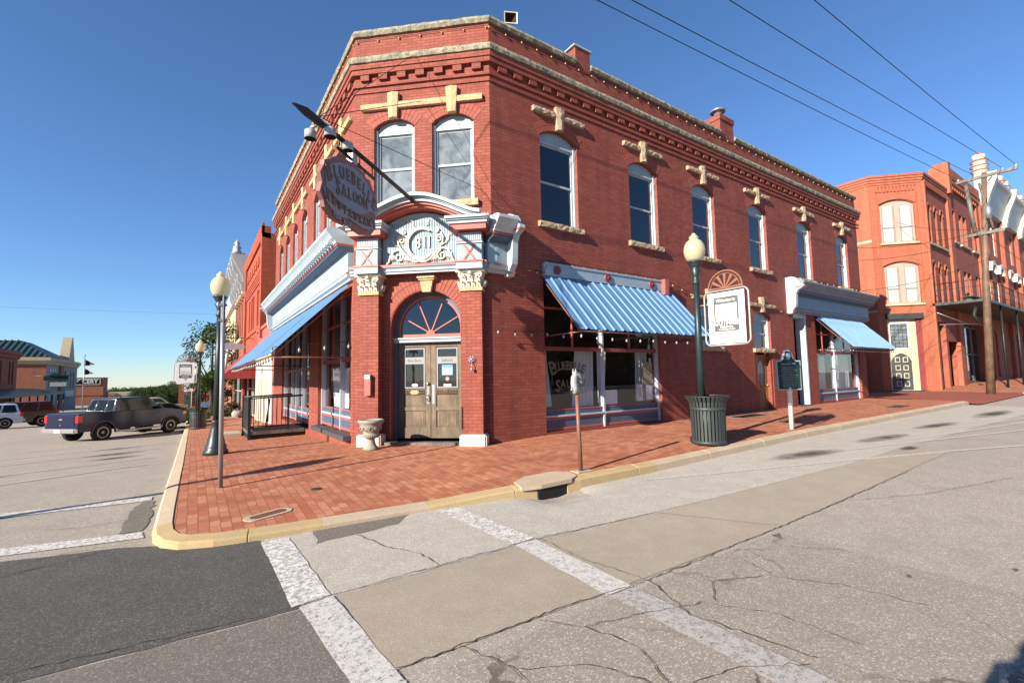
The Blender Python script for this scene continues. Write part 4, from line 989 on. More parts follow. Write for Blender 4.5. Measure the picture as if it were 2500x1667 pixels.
# tympanum (fluted) and arched moulding
b = MB()
b.box(FC, .74, 2.43, 0, .16, 4.01, 4.95); P = arc(.74, 2.43, 4.72, .42, 14)
b.prism(FC, [(.74, 4.9), (2.43, 4.9)]+arc(.74, 2.43, 4.85, .30, 14)[::-1], 0, .16)
n = 46
for k in range(n):
    s = .75+(2.42-.75)*k/n; t_ = (s-1.585)/.845; zt = 4.72+.36*math.sqrt(max(0, 1-t_*t_))-.02
    b.box(FC, s, s+.018, .16, .172, 4.02, zt)
b.build('tympanum', 'signblue2', en) if 'signblue2' in M else b.build('tympanum', 'blue', en)
b = MB()
def cyma(n=20):
    out = []
    for k in range(n+1):
        t_ = k/n; s = .22+t_*(2.98-.22); u = (t_-.5)*2
        z = 4.83+.44*(cos(u*pi)*.5+.5)**.75; out.append((s, z))
    return out
cz = cyma(30)
up = lambda P, e: [(s, z+e) for s, z in P]
b.band(FC, up(cz, .0), up(cz, -.05), 0, .50, 1); b.band(FC, up(cz, .055), up(cz, .001), 0, .56, 2); b.band(FC, up(cz, .08), up(cz, .056), 0, .60, 0); b.band(FC, up(cz, .15), up(cz, .081), 0, .66, 2)
b.band(FC, up(cz, -.05), up(cz, -.09), 0, .44, 1)
b.build('arched_pediment', ['blue', 'trimred', 'bluelight'], en)
# scroll ornament: letter C, 8, 11 and foliage
b = MB(); oc = (1.60, 4.47)
def cring(R0, w0, a0, a1, sx=.93, n=40, d0=.172, d1=.235):
    out = []; inn = []
    for k in range(n+1):
        t_ = k/n; a = rad(a0+(a1-a0)*t_); ww = w0*(.35+.65*sin(t_*pi)**.7)
        out.append((oc[0]+sx*R0*cos(a), oc[1]+R0*sin(a))); inn.append((oc[0]+sx*(R0-ww)*cos(a)+0.0, oc[1]+(R0-ww)*sin(a)))
    b.band(FC, out, inn, d0, d1)
cring(.36, .085, 50, 318)
def stroke(pts, r, d=.20, r2=None): b.tube([FC(s, d, z) for s, z in pts], r, 6, r2=r2)
def spiral(cx_, cz_, R, a0, turns, n=24, th=.018):
    P = []
    for k in range(n+1):
        t_ = k/n; a = rad(a0)+turns*2*pi*t_; r = R*(1-.82*t_); P.append((cx_+r*cos(a), cz_+r*sin(a)))
    stroke(P, th, r2=th*.55)
for sg in (-1, 1):
    X = lambda v: oc[0]+sg*v
    stroke([(X(0), 4.09), (X(.12), 4.08), (X(.22), 4.13), (X(.32), 4.24), (X(.40), 4.33), (X(.50), 4.36), (X(.60), 4.32), (X(.66), 4.22), (X(.70), 4.10), (X(.76), 4.05)], .03, r2=.022)
    spiral(X(.47), 4.20, .11, 100 if sg > 0 else 80, -1.4*sg*-1, th=.024); spiral(X(.42), 4.56, .085, 0 if sg > 0 else 180, 1.4*sg, th=.022); spiral(X(.36), 4.74, .05, 90, 1.2*-sg, th=.018)
    stroke([(X(.34), 4.28), (X(.42), 4.36), (X(.49), 4.48), (X(.50), 4.60), (X(.44), 4.70)], .024, r2=.014)
    stroke([(X(.46), 4.42), (X(.56), 4.47), (X(.62), 4.56), (X(.60), 4.61), (X(.68), 4.66)], .014, r2=.008)
    stroke([(X(.12), 4.86), (X(.18), 4.90), (X(.15), 4.94), (X(.20), 4.99)], .011, r2=.006)
    for k in range(7):
        a = rad(200+k*20); stroke([(X(.62+.02*k*.4), 4.25), (X(.62+.10*cos(a)), 4.22+.10*sin(a))], .018, r2=.006)
        stroke([(X(.30), 4.20+k*.004), (X(.30+.11*cos(rad(190+k*25))), 4.16+.09*sin(rad(190+k*25)))], .018, r2=.006)
b.ball(FC(oc[0], .20, 4.10), .035)
or_ = b.build('scroll_ornament', 'white', en)
textmesh([('8', .36, face_mat(FC(oc[0]-.06, .185, oc[1]+.01), uc, FC.n), .72, .016, .0), ('1', .36, face_mat(FC(oc[0]+.09, .185, oc[1]+.02), uc, FC.n), .62, .016, .0), ('1', .36, face_mat(FC(oc[0]+.19, .185, oc[1]+.02), uc, FC.n), .62, .016, .0)], 'date_lettering', 'white', en, OFF)
# side cornices: right return and the long left storefront cornice
def sidecornice(fr, s0, s1, name, endb, z=0.0, mats=('blue', 'trimred', 'bluelight', 'navy'), bm_=('blue', 'trimred', 'bluelight')):
    b = MB()
    b.extr(fr, [(0, 3.80+z), (.07, 3.80+z), (.07, 3.84+z), (.14, 3.88+z), (.14, 3.92+z), (.17, 3.95+z), (0, 3.95+z)], s0, s1, 2)
    b.extr(fr, [(0, 3.95+z), (.15, 3.95+z), (.15, 3.975+z), (0, 3.975+z)], s0, s1, 1)
    b.extr(fr, [(0, 3.975+z), (.12, 3.975+z), (.12, 4.42+z), (0, 4.42+z)], s0, s1, 0)
    b.extr(fr, [(0, 4.42+z), (.16, 4.42+z), (.17, 4.45+z), (.34, 4.50+z), (.34, 4.55+z), (0, 4.55+z)], s0, s1, 3)
    b.extr(fr, [(0, 4.55+z), (.36, 4.55+z), (.36, 4.60+z), (0, 4.60+z)], s0, s1, 1)
    b.extr(fr, [(0, 4.60+z), (.38, 4.60+z), (.40, 4.66+z), (.46, 4.70+z), (.52, 4.78+z), (.58, 4.84+z), (.58, 4.90+z), (.50, 4.93+z), (0, 4.97+z)], s0, s1, 2)
    o = b.build(name, list(mats), main)
    for e in endb:
        b = MB(); x0, x1 = e
        prof = [(0, 3.74+z), (.16, 3.74+z), (.20, 3.80+z), (.20, 3.86+z), (.30, 3.98+z), (.32, 4.10+z), (.34, 4.45+z), (.42, 4.58+z), (.60, 4.66+z), (.60, 4.76+z), (.50, 4.80+z), (.44, 4.92+z), (.36, 5.02+z), (.22, 5.08+z), (0, 5.08+z)]
        b.extr(fr, prof, x0, x1, 2)
        b.extr(fr, [(.19, 3.80+z), (.215, 3.80+z), (.215, 3.84+z), (.19, 3.84+z)], x0-.01, x1+.01, 1); b.extr(fr, [(.3, 4.655+z), (.615, 4.655+z), (.615, 4.69+z), (.3, 4.69+z)], x0-.01, x1+.01, 1)
        b.build('cornice_bracket', list(bm_), o)
    return o
sidecornice(FR, 4.98, 5.46, 'side_cornice', [(5.46, 5.60)])
b = MB()
for k in range(9): b.box(FR, 5.18+k*.03, 5.195+k*.03, .12, .13, 4.0, 4.40)
b.build('fluting', 'blue', main)
lc = sidecornice(FL, 10.35, 22.2, 'storefront_cornice', [(22.2, 22.4)])
b = MB(); b.box(FL, 10.6, 10.75, .40, .50, 4.61, 4.67); dn = b.build('dentil', 'bluelight', lc)
for k in range(1, 44):
    o = dn.copy(); C.objects.link(o); o.parent = lc; o.location = (0, k*.262, 0)
sidecornice(FR, 17.95, 25.0, 'shop_cornice', [(17.80, 17.95)], -.02, ('shopblue', 'maroon', 'capgrey', 'navy'))
b = MB(); b.prism(FC, [(-.1, 4.82), (.25, 4.82), (.25, 4.95), (-.1, 4.97)], 0, .6); b.build('cornice_mitre', 'bluelight', main)
# left storefronts, piers are the wall itself
sl1 = storefront(FL, 10.5, 13.72, .42, 3.7, [11.75], 2.10, main, zmid=3.0)
curtain(FL, 10.6, 11.65, 10.6, 11.65, .9, 2.1, -.35, sl1, 34); curtain(FL, 11.85, 13.5, 11.9, 13.3, .9, 1.9, -.35, sl1, 40)
sl2 = storefront(FL, 14.95, 20.15, .26, 3.7, [16.6, 17.7, 18.6], 1.98, main, zmid=None)
b = MB(); b.box(FL, 10.42, 13.8, -.05, .17, .30, .40); b.build('window_ledge', 'blackdk', main)
for s in (15.6, 17.15, 18.2, 19.3):  # leaded upper lights
    b = MB()
    for k in range(4): b.box(FL, s-.42, s+.42, -.17, -.155, 2.2+k*.36, 2.225+k*.36)
    for k in range(3): b.box(FL, s-.3+k*.3, s-.28+k*.3, -.17, -.155, 2.05, 3.6)
    b.build('glazing_bars', 'black', sl2)
# mail box, conduit scars
b = MB(); b.box(FC, .42, .55, .24, .33, 1.28, 1.62); b.box(FC, .425, .545, .24, .345, 1.62, 1.71, 1); b.build('letter_box', ['trimred', 'galv'], main)

# ---------------- sign pole and hanging sign
sb = PLp[0]+uc.x*1.55, PLp[1]+uc.y*1.55
SF = Fr((sb[0], sb[1], 0), FC.n, uc)   # s = distance out from the wall, d = sideways
OFF = Vector((sb[0], sb[1], 5.2))
sp = root('sign_pole', OFF, 'black iron pole jutting over the corner from the entrance pediment, flood lamps at its tip', 'sign pole')
b = MB(); b.tube([SF(.15, 0, 5.30), SF(2.0, 0, 5.19), SF(4.0, 0, 5.03)], .035, 8); b.tube([SF(.4, 0, 5.34), SF(3.3, 0, 5.12)], .012, 6)
b.prism(SF, [(3.95, 5.07), (4.35, 5.03), (4.62, 4.93), (4.35, 4.92), (3.95, 4.97)], -.02, .02); b.build('pole', 'wire', sp)
b = MB(); b.tube([SF(2.36, 0, 4.955), SF(3.62, 0, 4.90)], .026, 8)
for s in (2.45, 2.9, 3.52): b.tube([SF(s, 0, 4.95), SF(s, 0, 5.12)], .012, 6)
b.box(SF, 3.05, 3.2, -.04, .04, 4.86, 5.02, 1); b.build('hanger_bar', ['wire', 'galv'], sp)
for (s, d, z) in ((4.12, .20, 4.80), (4.02, -.14, 4.86), (3.5, .12, 4.93)):
    b = MB(); c = SF(s, d, z)
    b.lathe(c, [(.02, .085), (.04, .07), (.065, .06), (.075, .05), (.075, -.055), (.067, -.055), (.062, -.02), (.002, -.02)], 16, 0, ms=[0, 0, 0, 0, 1, 1, 1]); b.tube([c+Vector((0, 0, .1)), SF(s-.02, d*.4, 4.99)], .018, 6)
    b.build('flood_lamp', ['silver', 'dark'], sp)
b = MB(); T1 = SF(4.05, 0, 5.08)
for q in (FC(1.60, .02, 7.75), FC(1.45, .16, 8.75), FC(2.95, .05, 4.98+.6), FL(13.5, .15, 8.72)): b.tube([T1, q], .006, 4)
b.build('stay_wire', 'wire', sp)
OFF = Vector(SF(3.1, 0, 4.4))
hs = root('hanging_sign', OFF, 'shield shaped saloon and restaurant sign with gold letters hanging under the black pole', 'hanging sign')
OUT = [(3.96, 4.57), (3.97, 4.50), (4.06, 4.36), (4.01, 4.25), (4.06, 4.10), (3.97, 4.01), (3.94, 3.93), (3.80, 3.88), (3.64, 3.84), (3.45, 3.85), (3.25, 3.91), (3.08, 3.88), (2.85, 3.88), (2.55, 3.97), (2.36, 4.14), (2.40, 4.33), (2.28, 4.44), (2.33, 4.62), (2.42, 4.72), (2.52, 4.78), (2.60, 4.86), (2.70, 4.84), (2.86, 4.89), (3.05, 4.90), (3.22, 4.88), (3.40, 4.85), (3.55, 4.80), (3.58, 4.86), (3.66, 4.76), (3.80, 4.66)]
OUT = [(s, z-.03) for s, z in OUT]
b = MB(); b.prism(SF, OUT, -.03, .03); b.build('sign_board', 'signpink', hs)
def sh(P, dx=0, dz=0): return [(x+dx, z+dz) for x, z in P]
for sd in (1, -1):
    d0, d1 = (.031, .040) if sd > 0 else (-.040, -.031)
    b = MB()
    top = [(3.95, 4.42), (3.80, 4.56), (3.62, 4.66), (3.40, 4.74), (3.15, 4.79), (2.90, 4.79), (2.68, 4.72), (2.50, 4.58), (2.38, 4.42), (2.33, 4.34)]
    bot = [(3.92, 4.18), (3.78, 4.16), (3.66, 4.12), (3.45, 4.06), (3.22, 4.10), (3.0, 4.12), (2.80, 4.20), (2.62, 4.30), (2.50, 4.33), (2.40, 4.32)]
    b.band(SF, top, bot, d0, d1, 0); b.build('blue_panel', 'signblue', hs)
    t2 = [(4.0, 4.17), (3.88, 4.10), (3.72, 4.04), (3.55, 4.02), (3.35, 4.05), (3.1, 4.08), (2.85, 4.10), (2.65, 4.15), (2.5, 4.22), (2.40, 4.28)]
    b2 = [(3.93, 3.99), (3.80, 3.93), (3.66, 3.90), (3.5, 3.90), (3.30, 3.95), (3.1, 3.95), (2.90, 3.95), (2.70, 3.98), (2.56, 4.03), (2.44, 4.12)]
    b = MB(); b.band(SF, t2, b2, d0*1.01+.006*sd, d1+.006*sd, 0); b.build('grey_banner', 'signgrey', hs)
    def st(body, s0, z0, s1, z1, size, bow=0, sizes=None, sx=.8):
        out = []; n = len(body)
        rgt = SF.u*(-1 if sd > 0 else 1); nn = uc*(1 if sd > 0 else -1)
        seq = body if sd > 0 else body
        for i, ch in enumerate(seq):
            t_ = (i+.0)/(n-1); t2_ = t_ if sd > 0 else 1-t_
            s = s0+(s1-s0)*t2_; z = z0+(z1-z0)*t2_+bow*(1-(2*t2_-1)**2)
            sl = ((z1-z0)+bow*(-4*(2*t2_-1)))/abs(s1-s0)
            out.append((ch, size*(sizes[i] if sizes else 1), face_mat(SF(s, d1+.006*sd if sd > 0 else d0-.006, z-.03), rgt, nn, roll=math.atan(sl)*(1 if sd > 0 else -1)*.8), sx, .004, .006))
        return out
    L_ = st('BLUEBELLE', 3.86, 4.42, 2.48, 4.50, .24, .17, [1.25, 1, 1, 1, 1.1, 1, 1, 1, 1.15], .9)
    L_ += st('SALOON', 3.62, 4.32, 2.78, 4.40, .23, 0.0, [1.3, 1, 1, 1, 1, 1], .85)
    textmesh(L_, 'gold_lettering', 'gold', hs, OFF)
    Lg = st('RESTAURANT', 3.90, 4.10, 2.50, 4.16, .17, -.06, None, .85)
    for k, it in enumerate(Lg): it[2].translation += uc*(.008*sd)
    textmesh(Lg, 'lettering', 'gold', hs, OFF)
    textmesh(st('TOM MIX', 3.72, 3.89, 3.28, 3.90, .085, 0, None, 1.0), 'lettering', 'signgrey', hs, OFF)
b = MB()
for s in (3.5, 2.74):
    for e in (-.02, .02): b.tube([SF(s+e, 0, 4.93), SF(s+e*.6, .0, 4.78)], .008, 5)
b.build('chain', 'wire', hs)

# ================================================================== STREET FURNITURE
OFF = Vector((0, 0, 0))
LF = Fr((0, 0, 0), (1, 0, 0), (0, 1, 0))
def make_lamp(label, loc, ht=4.1):
    r = root('street_lamp', loc, label, 'street lamp', 'acorn globe street lamps')
    k = ht-1.0
    b = MB(); b.lathe((0, 0, 0), [(.23, 0), (.23, .09), (.19, .12), (.20, .17), (.17, .22), (.13, .42), (.105, .55), (.085, .66), (.10, .68), (.10, .72), (.07, .74)], 24, ribs=12, rib=.03); b.build('base', 'lampgreen', r)
    b = MB(); b.lathe((0, 0, 0), [(.068, .74), (.060, 2.0), (.052, ht-1.02)], 28, ribs=14, rib=.06)
    b.lathe((0, 0, 0), [(.052, ht-1.02), (.075, ht-1.0), (.075, ht-.95), (.055, ht-.92), (.06, ht-.85), (.10, ht-.74), (.075, ht-.71), (.09, ht-.67), (.12, ht-.62), (.12, ht-.60), (.145, ht-.585), (.145, ht-.565), (.1, ht-.56)], 20); b.build('post', 'lampgreen', r)
    b = MB(); b.lathe((0, 0, 0), [(.11, ht-.56), (.155, ht-.52), (.19, ht-.42), (.20, ht-.34), (.185, ht-.25), (.14, ht-.17), (.085, ht-.13), (.075, ht-.11), (.095, ht-.09), (.06, ht-.05), (.04, ht-.04), (.045, ht-.025), (.02, ht)], 24); b.build('globe', 'globe', r)
    return r
lm = make_lamp('acorn globe lamp behind the thin steel pole at the left of the corner', (.44, 12.05, walk_z(.44, 12.05)), 4.0)
def place(src, loc, label, rz=None, sc=None):
    c = copy_tree(src); c.location = loc; c['label'] = label
    if rz is not None: c.rotation_euler = (0, 0, rz)
    if sc: c.scale = (sc, sc, sc)
    return c
place(lm, (8.42, 5.62, walk_z(8.42, 5.62)), 'acorn globe lamp rising behind the slatted bin beside the right kerb', sc=1.06)
place(lm, (.22, 25.6, walk_z(.22, 25.6)), 'acorn globe lamp behind the far slatted bin past the pickup truck', sc=1.0)
place(lm, (.25, 47, walk_z(.25, 47)), 'smaller acorn lamp between the far banner and the sidewalk trees')
place(lm, (1.6, 86, -2.2), 'distant acorn lamp before the low brick building beyond the trees')
place(lm, (-18, 75, -1.9), 'acorn lamp with lit globe in front of the orange brick side wall', sc=1.05)
place(lm, (-20.5, 68, -1.8), 'dark acorn lamp at the corner of the shaded brick building', sc=1.15)
lm2 = place(lm, (-7.6, 6.96, .02), 'acorn lamp standing off to the left whose shadow crosses the sidewalk', sc=1.12)
# banner frames
def make_banner(label, loc, rz):
    r = root('banner_sign', loc, label, 'banner sign', 'welcome banners hung from the street lamps', rz)
    # local: x = away from the lamp, z up, 0 = frame bottom
    b = MB(); P = []; x0, x1, z0, z1, q = .10, 1.0, 0, 1.06, .11
    for (cx_, cz_, a0) in ((x1-q, z0+q, -90), (x1-q, z1-q, 0), (x0+q, z1-q, 90), (x0+q, z0+q, 180)):
        for k in range(6): a = rad(a0+18*k); P.append((cx_+q*cos(a), 0, cz_+q*sin(a)))
    P.append(P[0]); b.tube(P, .018, 8)
    b.tube([(0, 0, .22), (.11, 0, .22)], .012, 6); b.tube([(0, 0, .82), (.11, 0, .82)], .012, 6); b.build('frame', 'frame', r)
    b = MB(); b.box(LF, .18, .92, -.004, .004, .03, 1.02); bn = b.build('banner', 'banner', r)
    b = MB()
    for sd in (-1, 1):
        y0, y1 = (.005, .008) if sd > 0 else (-.008, -.005)
        b.box(LF, .30, .80, y0, y1, .26, .93)
    b.build('printed_panel', 'bannerdk', bn)
    b = MB()
    for sd in (-1, 1):
        y0, y1 = (.009, .011) if sd > 0 else (-.011, -.009)
        b.box(LF, .335, .765, y0, y1, .46, .79)
        for k in range(5): pass
        b.prism(LF, [(.50, .25), (.60, .25), (.55, .12)], y0, y1, 1)
    b.build('picture', ['banner', 'bannergr'], bn)
    b = MB()  # line drawing of buildings
    for sd in (-1, 1):
        y0, y1 = (.012, .013) if sd > 0 else (-.013, -.012)
        for (xa, xb, za, zb) in ((.35, .75, .50, .506), (.40, .46, .506, .60), (.52, .60, .506, .64), (.64, .72, .506, .59)):
            b.box(LF, xa, xb, y0, y1, za, za+.006); b.box(LF, xa, xb, y0, y1, zb-.005, zb); b.box(LF, xa, xa+.005, y0, y1, za, zb); b.box(LF, xb-.005, xb, y0, y1, za, zb)
        PP = arc(.38, .74, .62, .06, 8); b.band(LF, PP, [(x, z-.005) for x, z in PP], y0, y1)
        for k in range(9): b.box(LF, .405+k*.036, .418+k*.036, y0, y1, .53, .57)
    b.build('drawing', 'bannergr', bn)
    it = []
    for sd in (-1, 1):
        nrm = Vector((0, sd, 0)); rgt = Vector((0, 0, 1)).cross(nrm)
        def tm(x, z, k=.0): return face_mat((x, sd*(.0125+k), z), rgt, nrm)
        it += [('Welcome to', .085, tm(.55, .86), .9, .001, .002), ('GUTHRIE', .125, tm(.55, .42), .98, .001, .003), ('Oklahoma', .07, tm(.55, .345), .9, .001, .001), ('The First State Capitol', .04, tm(.55, .295), .9, .001, .001)]
    textmesh(it, 'lettering', 'letterw', bn)
    b = MB()  # fan crest
    zc = 1.09; cx_ = .55
    for (Ro, Ri) in ((.36, .335), (.30, .288)):
        b.band(LF, [(cx_+Ro*cos(pi*k/18), zc+Ro*sin(pi*k/18)) for k in range(19)], [(cx_+Ri*cos(pi*k/18), zc+Ri*sin(pi*k/18)) for k in range(19)], -.012, .012)
    for k in range(0, 7):
        a = pi*(k+.0)/6; dx, dz = cos(a), sin(a)
        b.prism(LF, [(cx_-dz*.006, zc+dx*.006), (cx_+dx*.29-dz*.03, zc+dz*.29+dx*.03), (cx_+dx*.29+dz*.03, zc+dz*.29-dx*.03), (cx_+dz*.006, zc-dx*.006)] if k not in (0, 6) else [(cx_, zc), (cx_+dx*.34, zc), (cx_+dx*.34, zc+.035), (cx_, zc+.02)], -.008, .008)
    b.build('fan_crest', 'copper', r); return r
bn = make_banner('white welcome banner with copper fan crest on the lamp over the right kerb', (8.42, 5.55, walk_z(8.42, 5.6)+1.90), rad(-90))
place(bn, (.20, 25.55, 1.60), 'grey welcome banner on the lamp behind the pickup truck', rad(180), .92)
place(bn, (.22, 46.9, .95), 'small dark banner on the farther lamp below the first left banner', rad(180), .92)
place(bn, (-18.1, 75, .2), 'dark banner beside the lamp in front of the orange brick side wall', rad(180), 1.3)
# slatted bins
def make_can(label, loc):
    r = root('trash_can', loc, label, 'trash can', 'slatted steel trash cans')
    b = MB(); n = 30
    b.lathe((0, 0, 0), [(.305, .02), (.315, .02), (.315, .09), (.305, .09), (.305, .02)], 32)
    b.lathe((0, 0, 0), [(.318, .66), (.326, .66), (.326, .72), (.318, .72), (.318, .66)], 32)
    b.lathe((0, 0, 0), [(.40, .925), (.41, .92), (.415, .93), (.40, .94), (.37, .935), (.40, .925)], 32)
    b.build('band', 'can', r)
    b = MB()
    for k in range(n):
        a = 2*pi*k/n; a1 = .036; c1, s1 = cos(a-a1*1.9), sin(a-a1*1.9); c2, s2 = cos(a+a1*1.9), sin(a+a1*1.9)
        pr = [(.312, .03), (.322, .70), (.34, .82), (.41, .93)]
        for (r0, z0), (r1, z1) in zip(pr, pr[1:]):
            b.hexa([(r0*c1, r0*s1, z0), (r0*c2, r0*s2, z0), ((r0-.008)*c2, (r0-.008)*s2, z0), ((r0-.008)*c1, (r0-.008)*s1, z0), (r1*c1, r1*s1, z1), (r1*c2, r1*s2, z1), ((r1-.008)*c2, (r1-.008)*s2, z1), ((r1-.008)*c1, (r1-.008)*s1, z1)])
    b.build('slats', 'can', r)
    b = MB(); b.lathe((0, 0, 0), [(.28, .05), (.285, .80), (.27, .80), (.265, .06)], 24); b.build('liner', 'black', r); return r
can = make_can('grey green slatted trash can at the foot of the right lamp by the kerb', (8.30, 5.42, walk_z(8.3, 5.4)+.0))
place(can, (.22, 24.7, walk_z(.22, 24.7)), 'dark slatted trash can beside the pickup truck on the left sidewalk')
# thin steel post
gx, gy = .352, 7.78; OFF = Vector((gx, gy, walk_z(gx, gy)))
r = root('sign_post', OFF, 'thin galvanised steel pole with an edge on sign plate near the corner kerb', 'sign post')
z0 = OFF.z; b = MB(); b.tube([(gx, gy, z0-.02), (gx-.03, gy, z0+2.62)], .030, 12); b.build('pole', 'galv', r)
b = MB(); b.box(W0, gx-.033, gx-.027, gy-.15, gy+.15, z0+2.25, z0+2.70); b.build('sign_plate', 'galv', r)
b = MB(); b.box(W0, gx-.08, gx+.02, gy-.035, gy+.035, z0+2.33, z0+2.36); b.box(W0, gx-.08, gx+.02, gy-.035, gy+.035, z0+2.55, z0+2.58); b.build('clamp', 'galv', r)
# horse head hitching post
hx, hy = 4.86, 5.33; hz = walk_z(hx, hy); OFF = Vector((hx, hy, hz))
r = root('hitching_post', OFF, 'brown pipe post topped by a silver horse head before the saloon window', 'hitching post')
b = MB(); b.tube([(hx, hy, hz), (hx-.035, hy, hz+1.18)], .032, 14); b.build('post', 'rust', r)
b = MB(); b.prism(Fr((hx, hy, hz), (1, 0, 0), (0, 0, 1)), [(-.17, 0), (.17, 0), (.17, 0), (-.17, 0)], 0, .0) if False else b.box(W0, hx-.13, hx+.16, hy-.09, hy+.09, hz-.03, hz+.012); b.build('base', 'kerb', r)
HF = Fr((hx-.035, hy, hz+1.17), (1, 0, 0), (0, 1, 0))
b = MB(); rows = []
sk = [(-.02, .0, .042, .05), (-.035, .08, .045, .055), (-.05, .16, .042, .06), (-.045, .23, .040, .058), (-.015, .285, .042, .05), (.03, .275, .04, .045), (.065, .225, .034, .036), (.09, .175, .028, .030), (.105, .145, .020, .022)]
for (x, z, ry, rr_) in sk:
    i = sk.index((x, z, ry, rr_)); a = sk[max(0, i-1)]; c = sk[min(len(sk)-1, i+1)]; tx_, tz_ = c[0]-a[0], c[1]-a[1]; L = math.hypot(tx_, tz_); nx_, nz_ = tz_/L, -tx_/L
    rows.append([b.pt(HF(x+nx_*rr_*cos(2*pi*k/12), ry*sin(2*pi*k/12), z+nz_*rr_*cos(2*pi*k/12))) for k in range(12)])
for r1, r2 in zip(rows, rows[1:]):
    for k in range(12): b.face([r1[k], r1[(k+1) % 12], r2[(k+1) % 12], r2[k]], 0, True)
b.face(rows[0]); b.face(rows[-1])
for sy in (-1, 1): b.hexa([HF(-.05, sy*.015, .30), HF(-.02, sy*.015, .31), HF(-.02, sy*.04, .31), HF(-.05, sy*.04, .30), HF(-.045, sy*.025, .375), HF(-.04, sy*.025, .378), HF(-.04, sy*.03, .378), HF(-.045, sy*.03, .375)])
for k in range(8): b.ball(HF(-.10+.012*k*.6 if k < 4 else -.09+.01*k, 0, .06+.035*k), .02, seg=6)
b.build('horse_head', 'silver', r)
b = MB(); P = [HF(.10+.035*cos(2*pi*k/14), .0+.005, .13+.035*sin(2*pi*k/14)) for k in range(15)]; b.tube(P, .006, 5)
b.tube([HF(.085, .04, .17), HF(.04, .05, .20), HF(-.02, .05, .24), HF(-.04, .02, .31)], .006, 5); b.tube([HF(.085, -.04, .17), HF(.04, -.05, .20), HF(-.02, -.05, .24), HF(-.04, -.02, .31)], .006, 5); b.build('bridle', 'wire', r)
# historical marker
mx, my = 11.46, 5.36; mz = walk_z(mx, my); OFF = Vector((mx, my, mz)); MF = Fr((mx, my, mz), (cos(rad(-24)), sin(rad(-24)), 0), (-sin(rad(24)), -cos(rad(24)), 0))
r = root('historical_marker', OFF, 'dark green historical plaque with silver rim on a white post at the right kerb', 'historical marker')
b = MB(); b.lathe((mx, my, mz), [(.052, -.02), (.050, .84), (.062, .85), (.062, .88), (.05, .89), (.045, .93), (.03, .96)], 18); b.build('post', 'letterw', r)
def mout(e):
    P = [(-.29-e, .92-e), (.29+e, .92-e), (.30+e, 1.56+e), (.20, 1.56+e)]
    P += [(.14+e*.3, 1.60+e), (.105+e, 1.68), (.09+e, 1.74), (.055+e*.6, 1.79+e*.8), (0, 1.81+e), (-.055-e*.6, 1.79+e*.8), (-.09-e, 1.74), (-.105-e, 1.68), (-.14-e*.3, 1.60+e), (-.20, 1.56+e), (-.30-e, 1.56+e)]
    return P
b = MB(); b.prism(MF, mout(.022), -.022, .022); b.build('rim', 'signsilver', r)
b = MB(); b.prism(MF, mout(-.004), -.026, .026); pl = b.build('plaque', 'signgreen', r)
b = MB(); b.prism(MF, [(.062*cos(k*pi/10), 1.69+.085*sin(k*pi/10)) for k in range(20)], .026, .030); b.build('seal', 'signblue', pl)
rr = random.Random(5); it = [('BLUE BELL BAR', .062, face_mat(MF(0, .027, 1.50), MF.u, MF.n), .9, .002, 0)]
words = 'established on this corner in the days of the land run the saloon served settlers cowboys and railroad men while the town grew as first capital of the territory and of the new state of oklahoma'.split()
k = 0
for row in range(13):
    ln = ''
    while len(ln) < 31: ln += words[k % len(words)]+' '; k += 1
    it.append((ln.strip().title(), .034, face_mat(MF(0, .027, 1.43-row*.038), MF.u, MF.n), .78, .0015, 0))
textmesh(it, 'lettering', 'signsilver', pl, OFF)
# urn planter
ux, uy = 2.93, 9.28; uz = walk_z(ux, uy); OFF = Vector((ux, uy, uz))
r = root('urn_planter', OFF, 'weathered cast stone urn with carved swags beside the left pilaster', 'planter')
pr = [(.17, 0), (.175, .03), (.15, .06), (.115, .11), (.09, .18), (.085, .24), (.10, .26), (.165, .28), (.19, .31), (.19, .355), (.165, .38), (.175, .41), (.215, .47), (.235, .54), (.24, .59), (.275, .62), (.295, .65), (.285, .69), (.26, .70), (.24, .64), (.05, .58)]
b = MB(); b.lathe((ux, uy, uz), pr, 40, ribs=20, rib=.012); r.scale = (.86, .86, .84)
for k in range(9):
    a = 2*pi*k/9; c = Vector((ux, uy, uz)); cc = c+Vector((.228*cos(a), .228*sin(a), .50)); tx2 = Vector((-sin(a), cos(a), 0))
    P = [cc+tx2*(.048*(1-j/18)*cos(j*.65))+Vector((0, 0, .048*(1-j/18)*sin(j*.65)))+Vector((cos(a), sin(a), 0))*(.003+j*.0009) for j in range(18)]
    b.tube(P, .009, 5)
    a2 = a+pi/9; b.ball(c+Vector((.222*cos(a2), .222*sin(a2), .46)), .018, seg=6)
for k in range(28):
    a = 2*pi*k/28; b.ball(Vector((ux+.185*cos(a), uy+.185*sin(a), uz+.335)), .018, seg=6, sz=1.5)
b.build('urn', 'plaster', r)
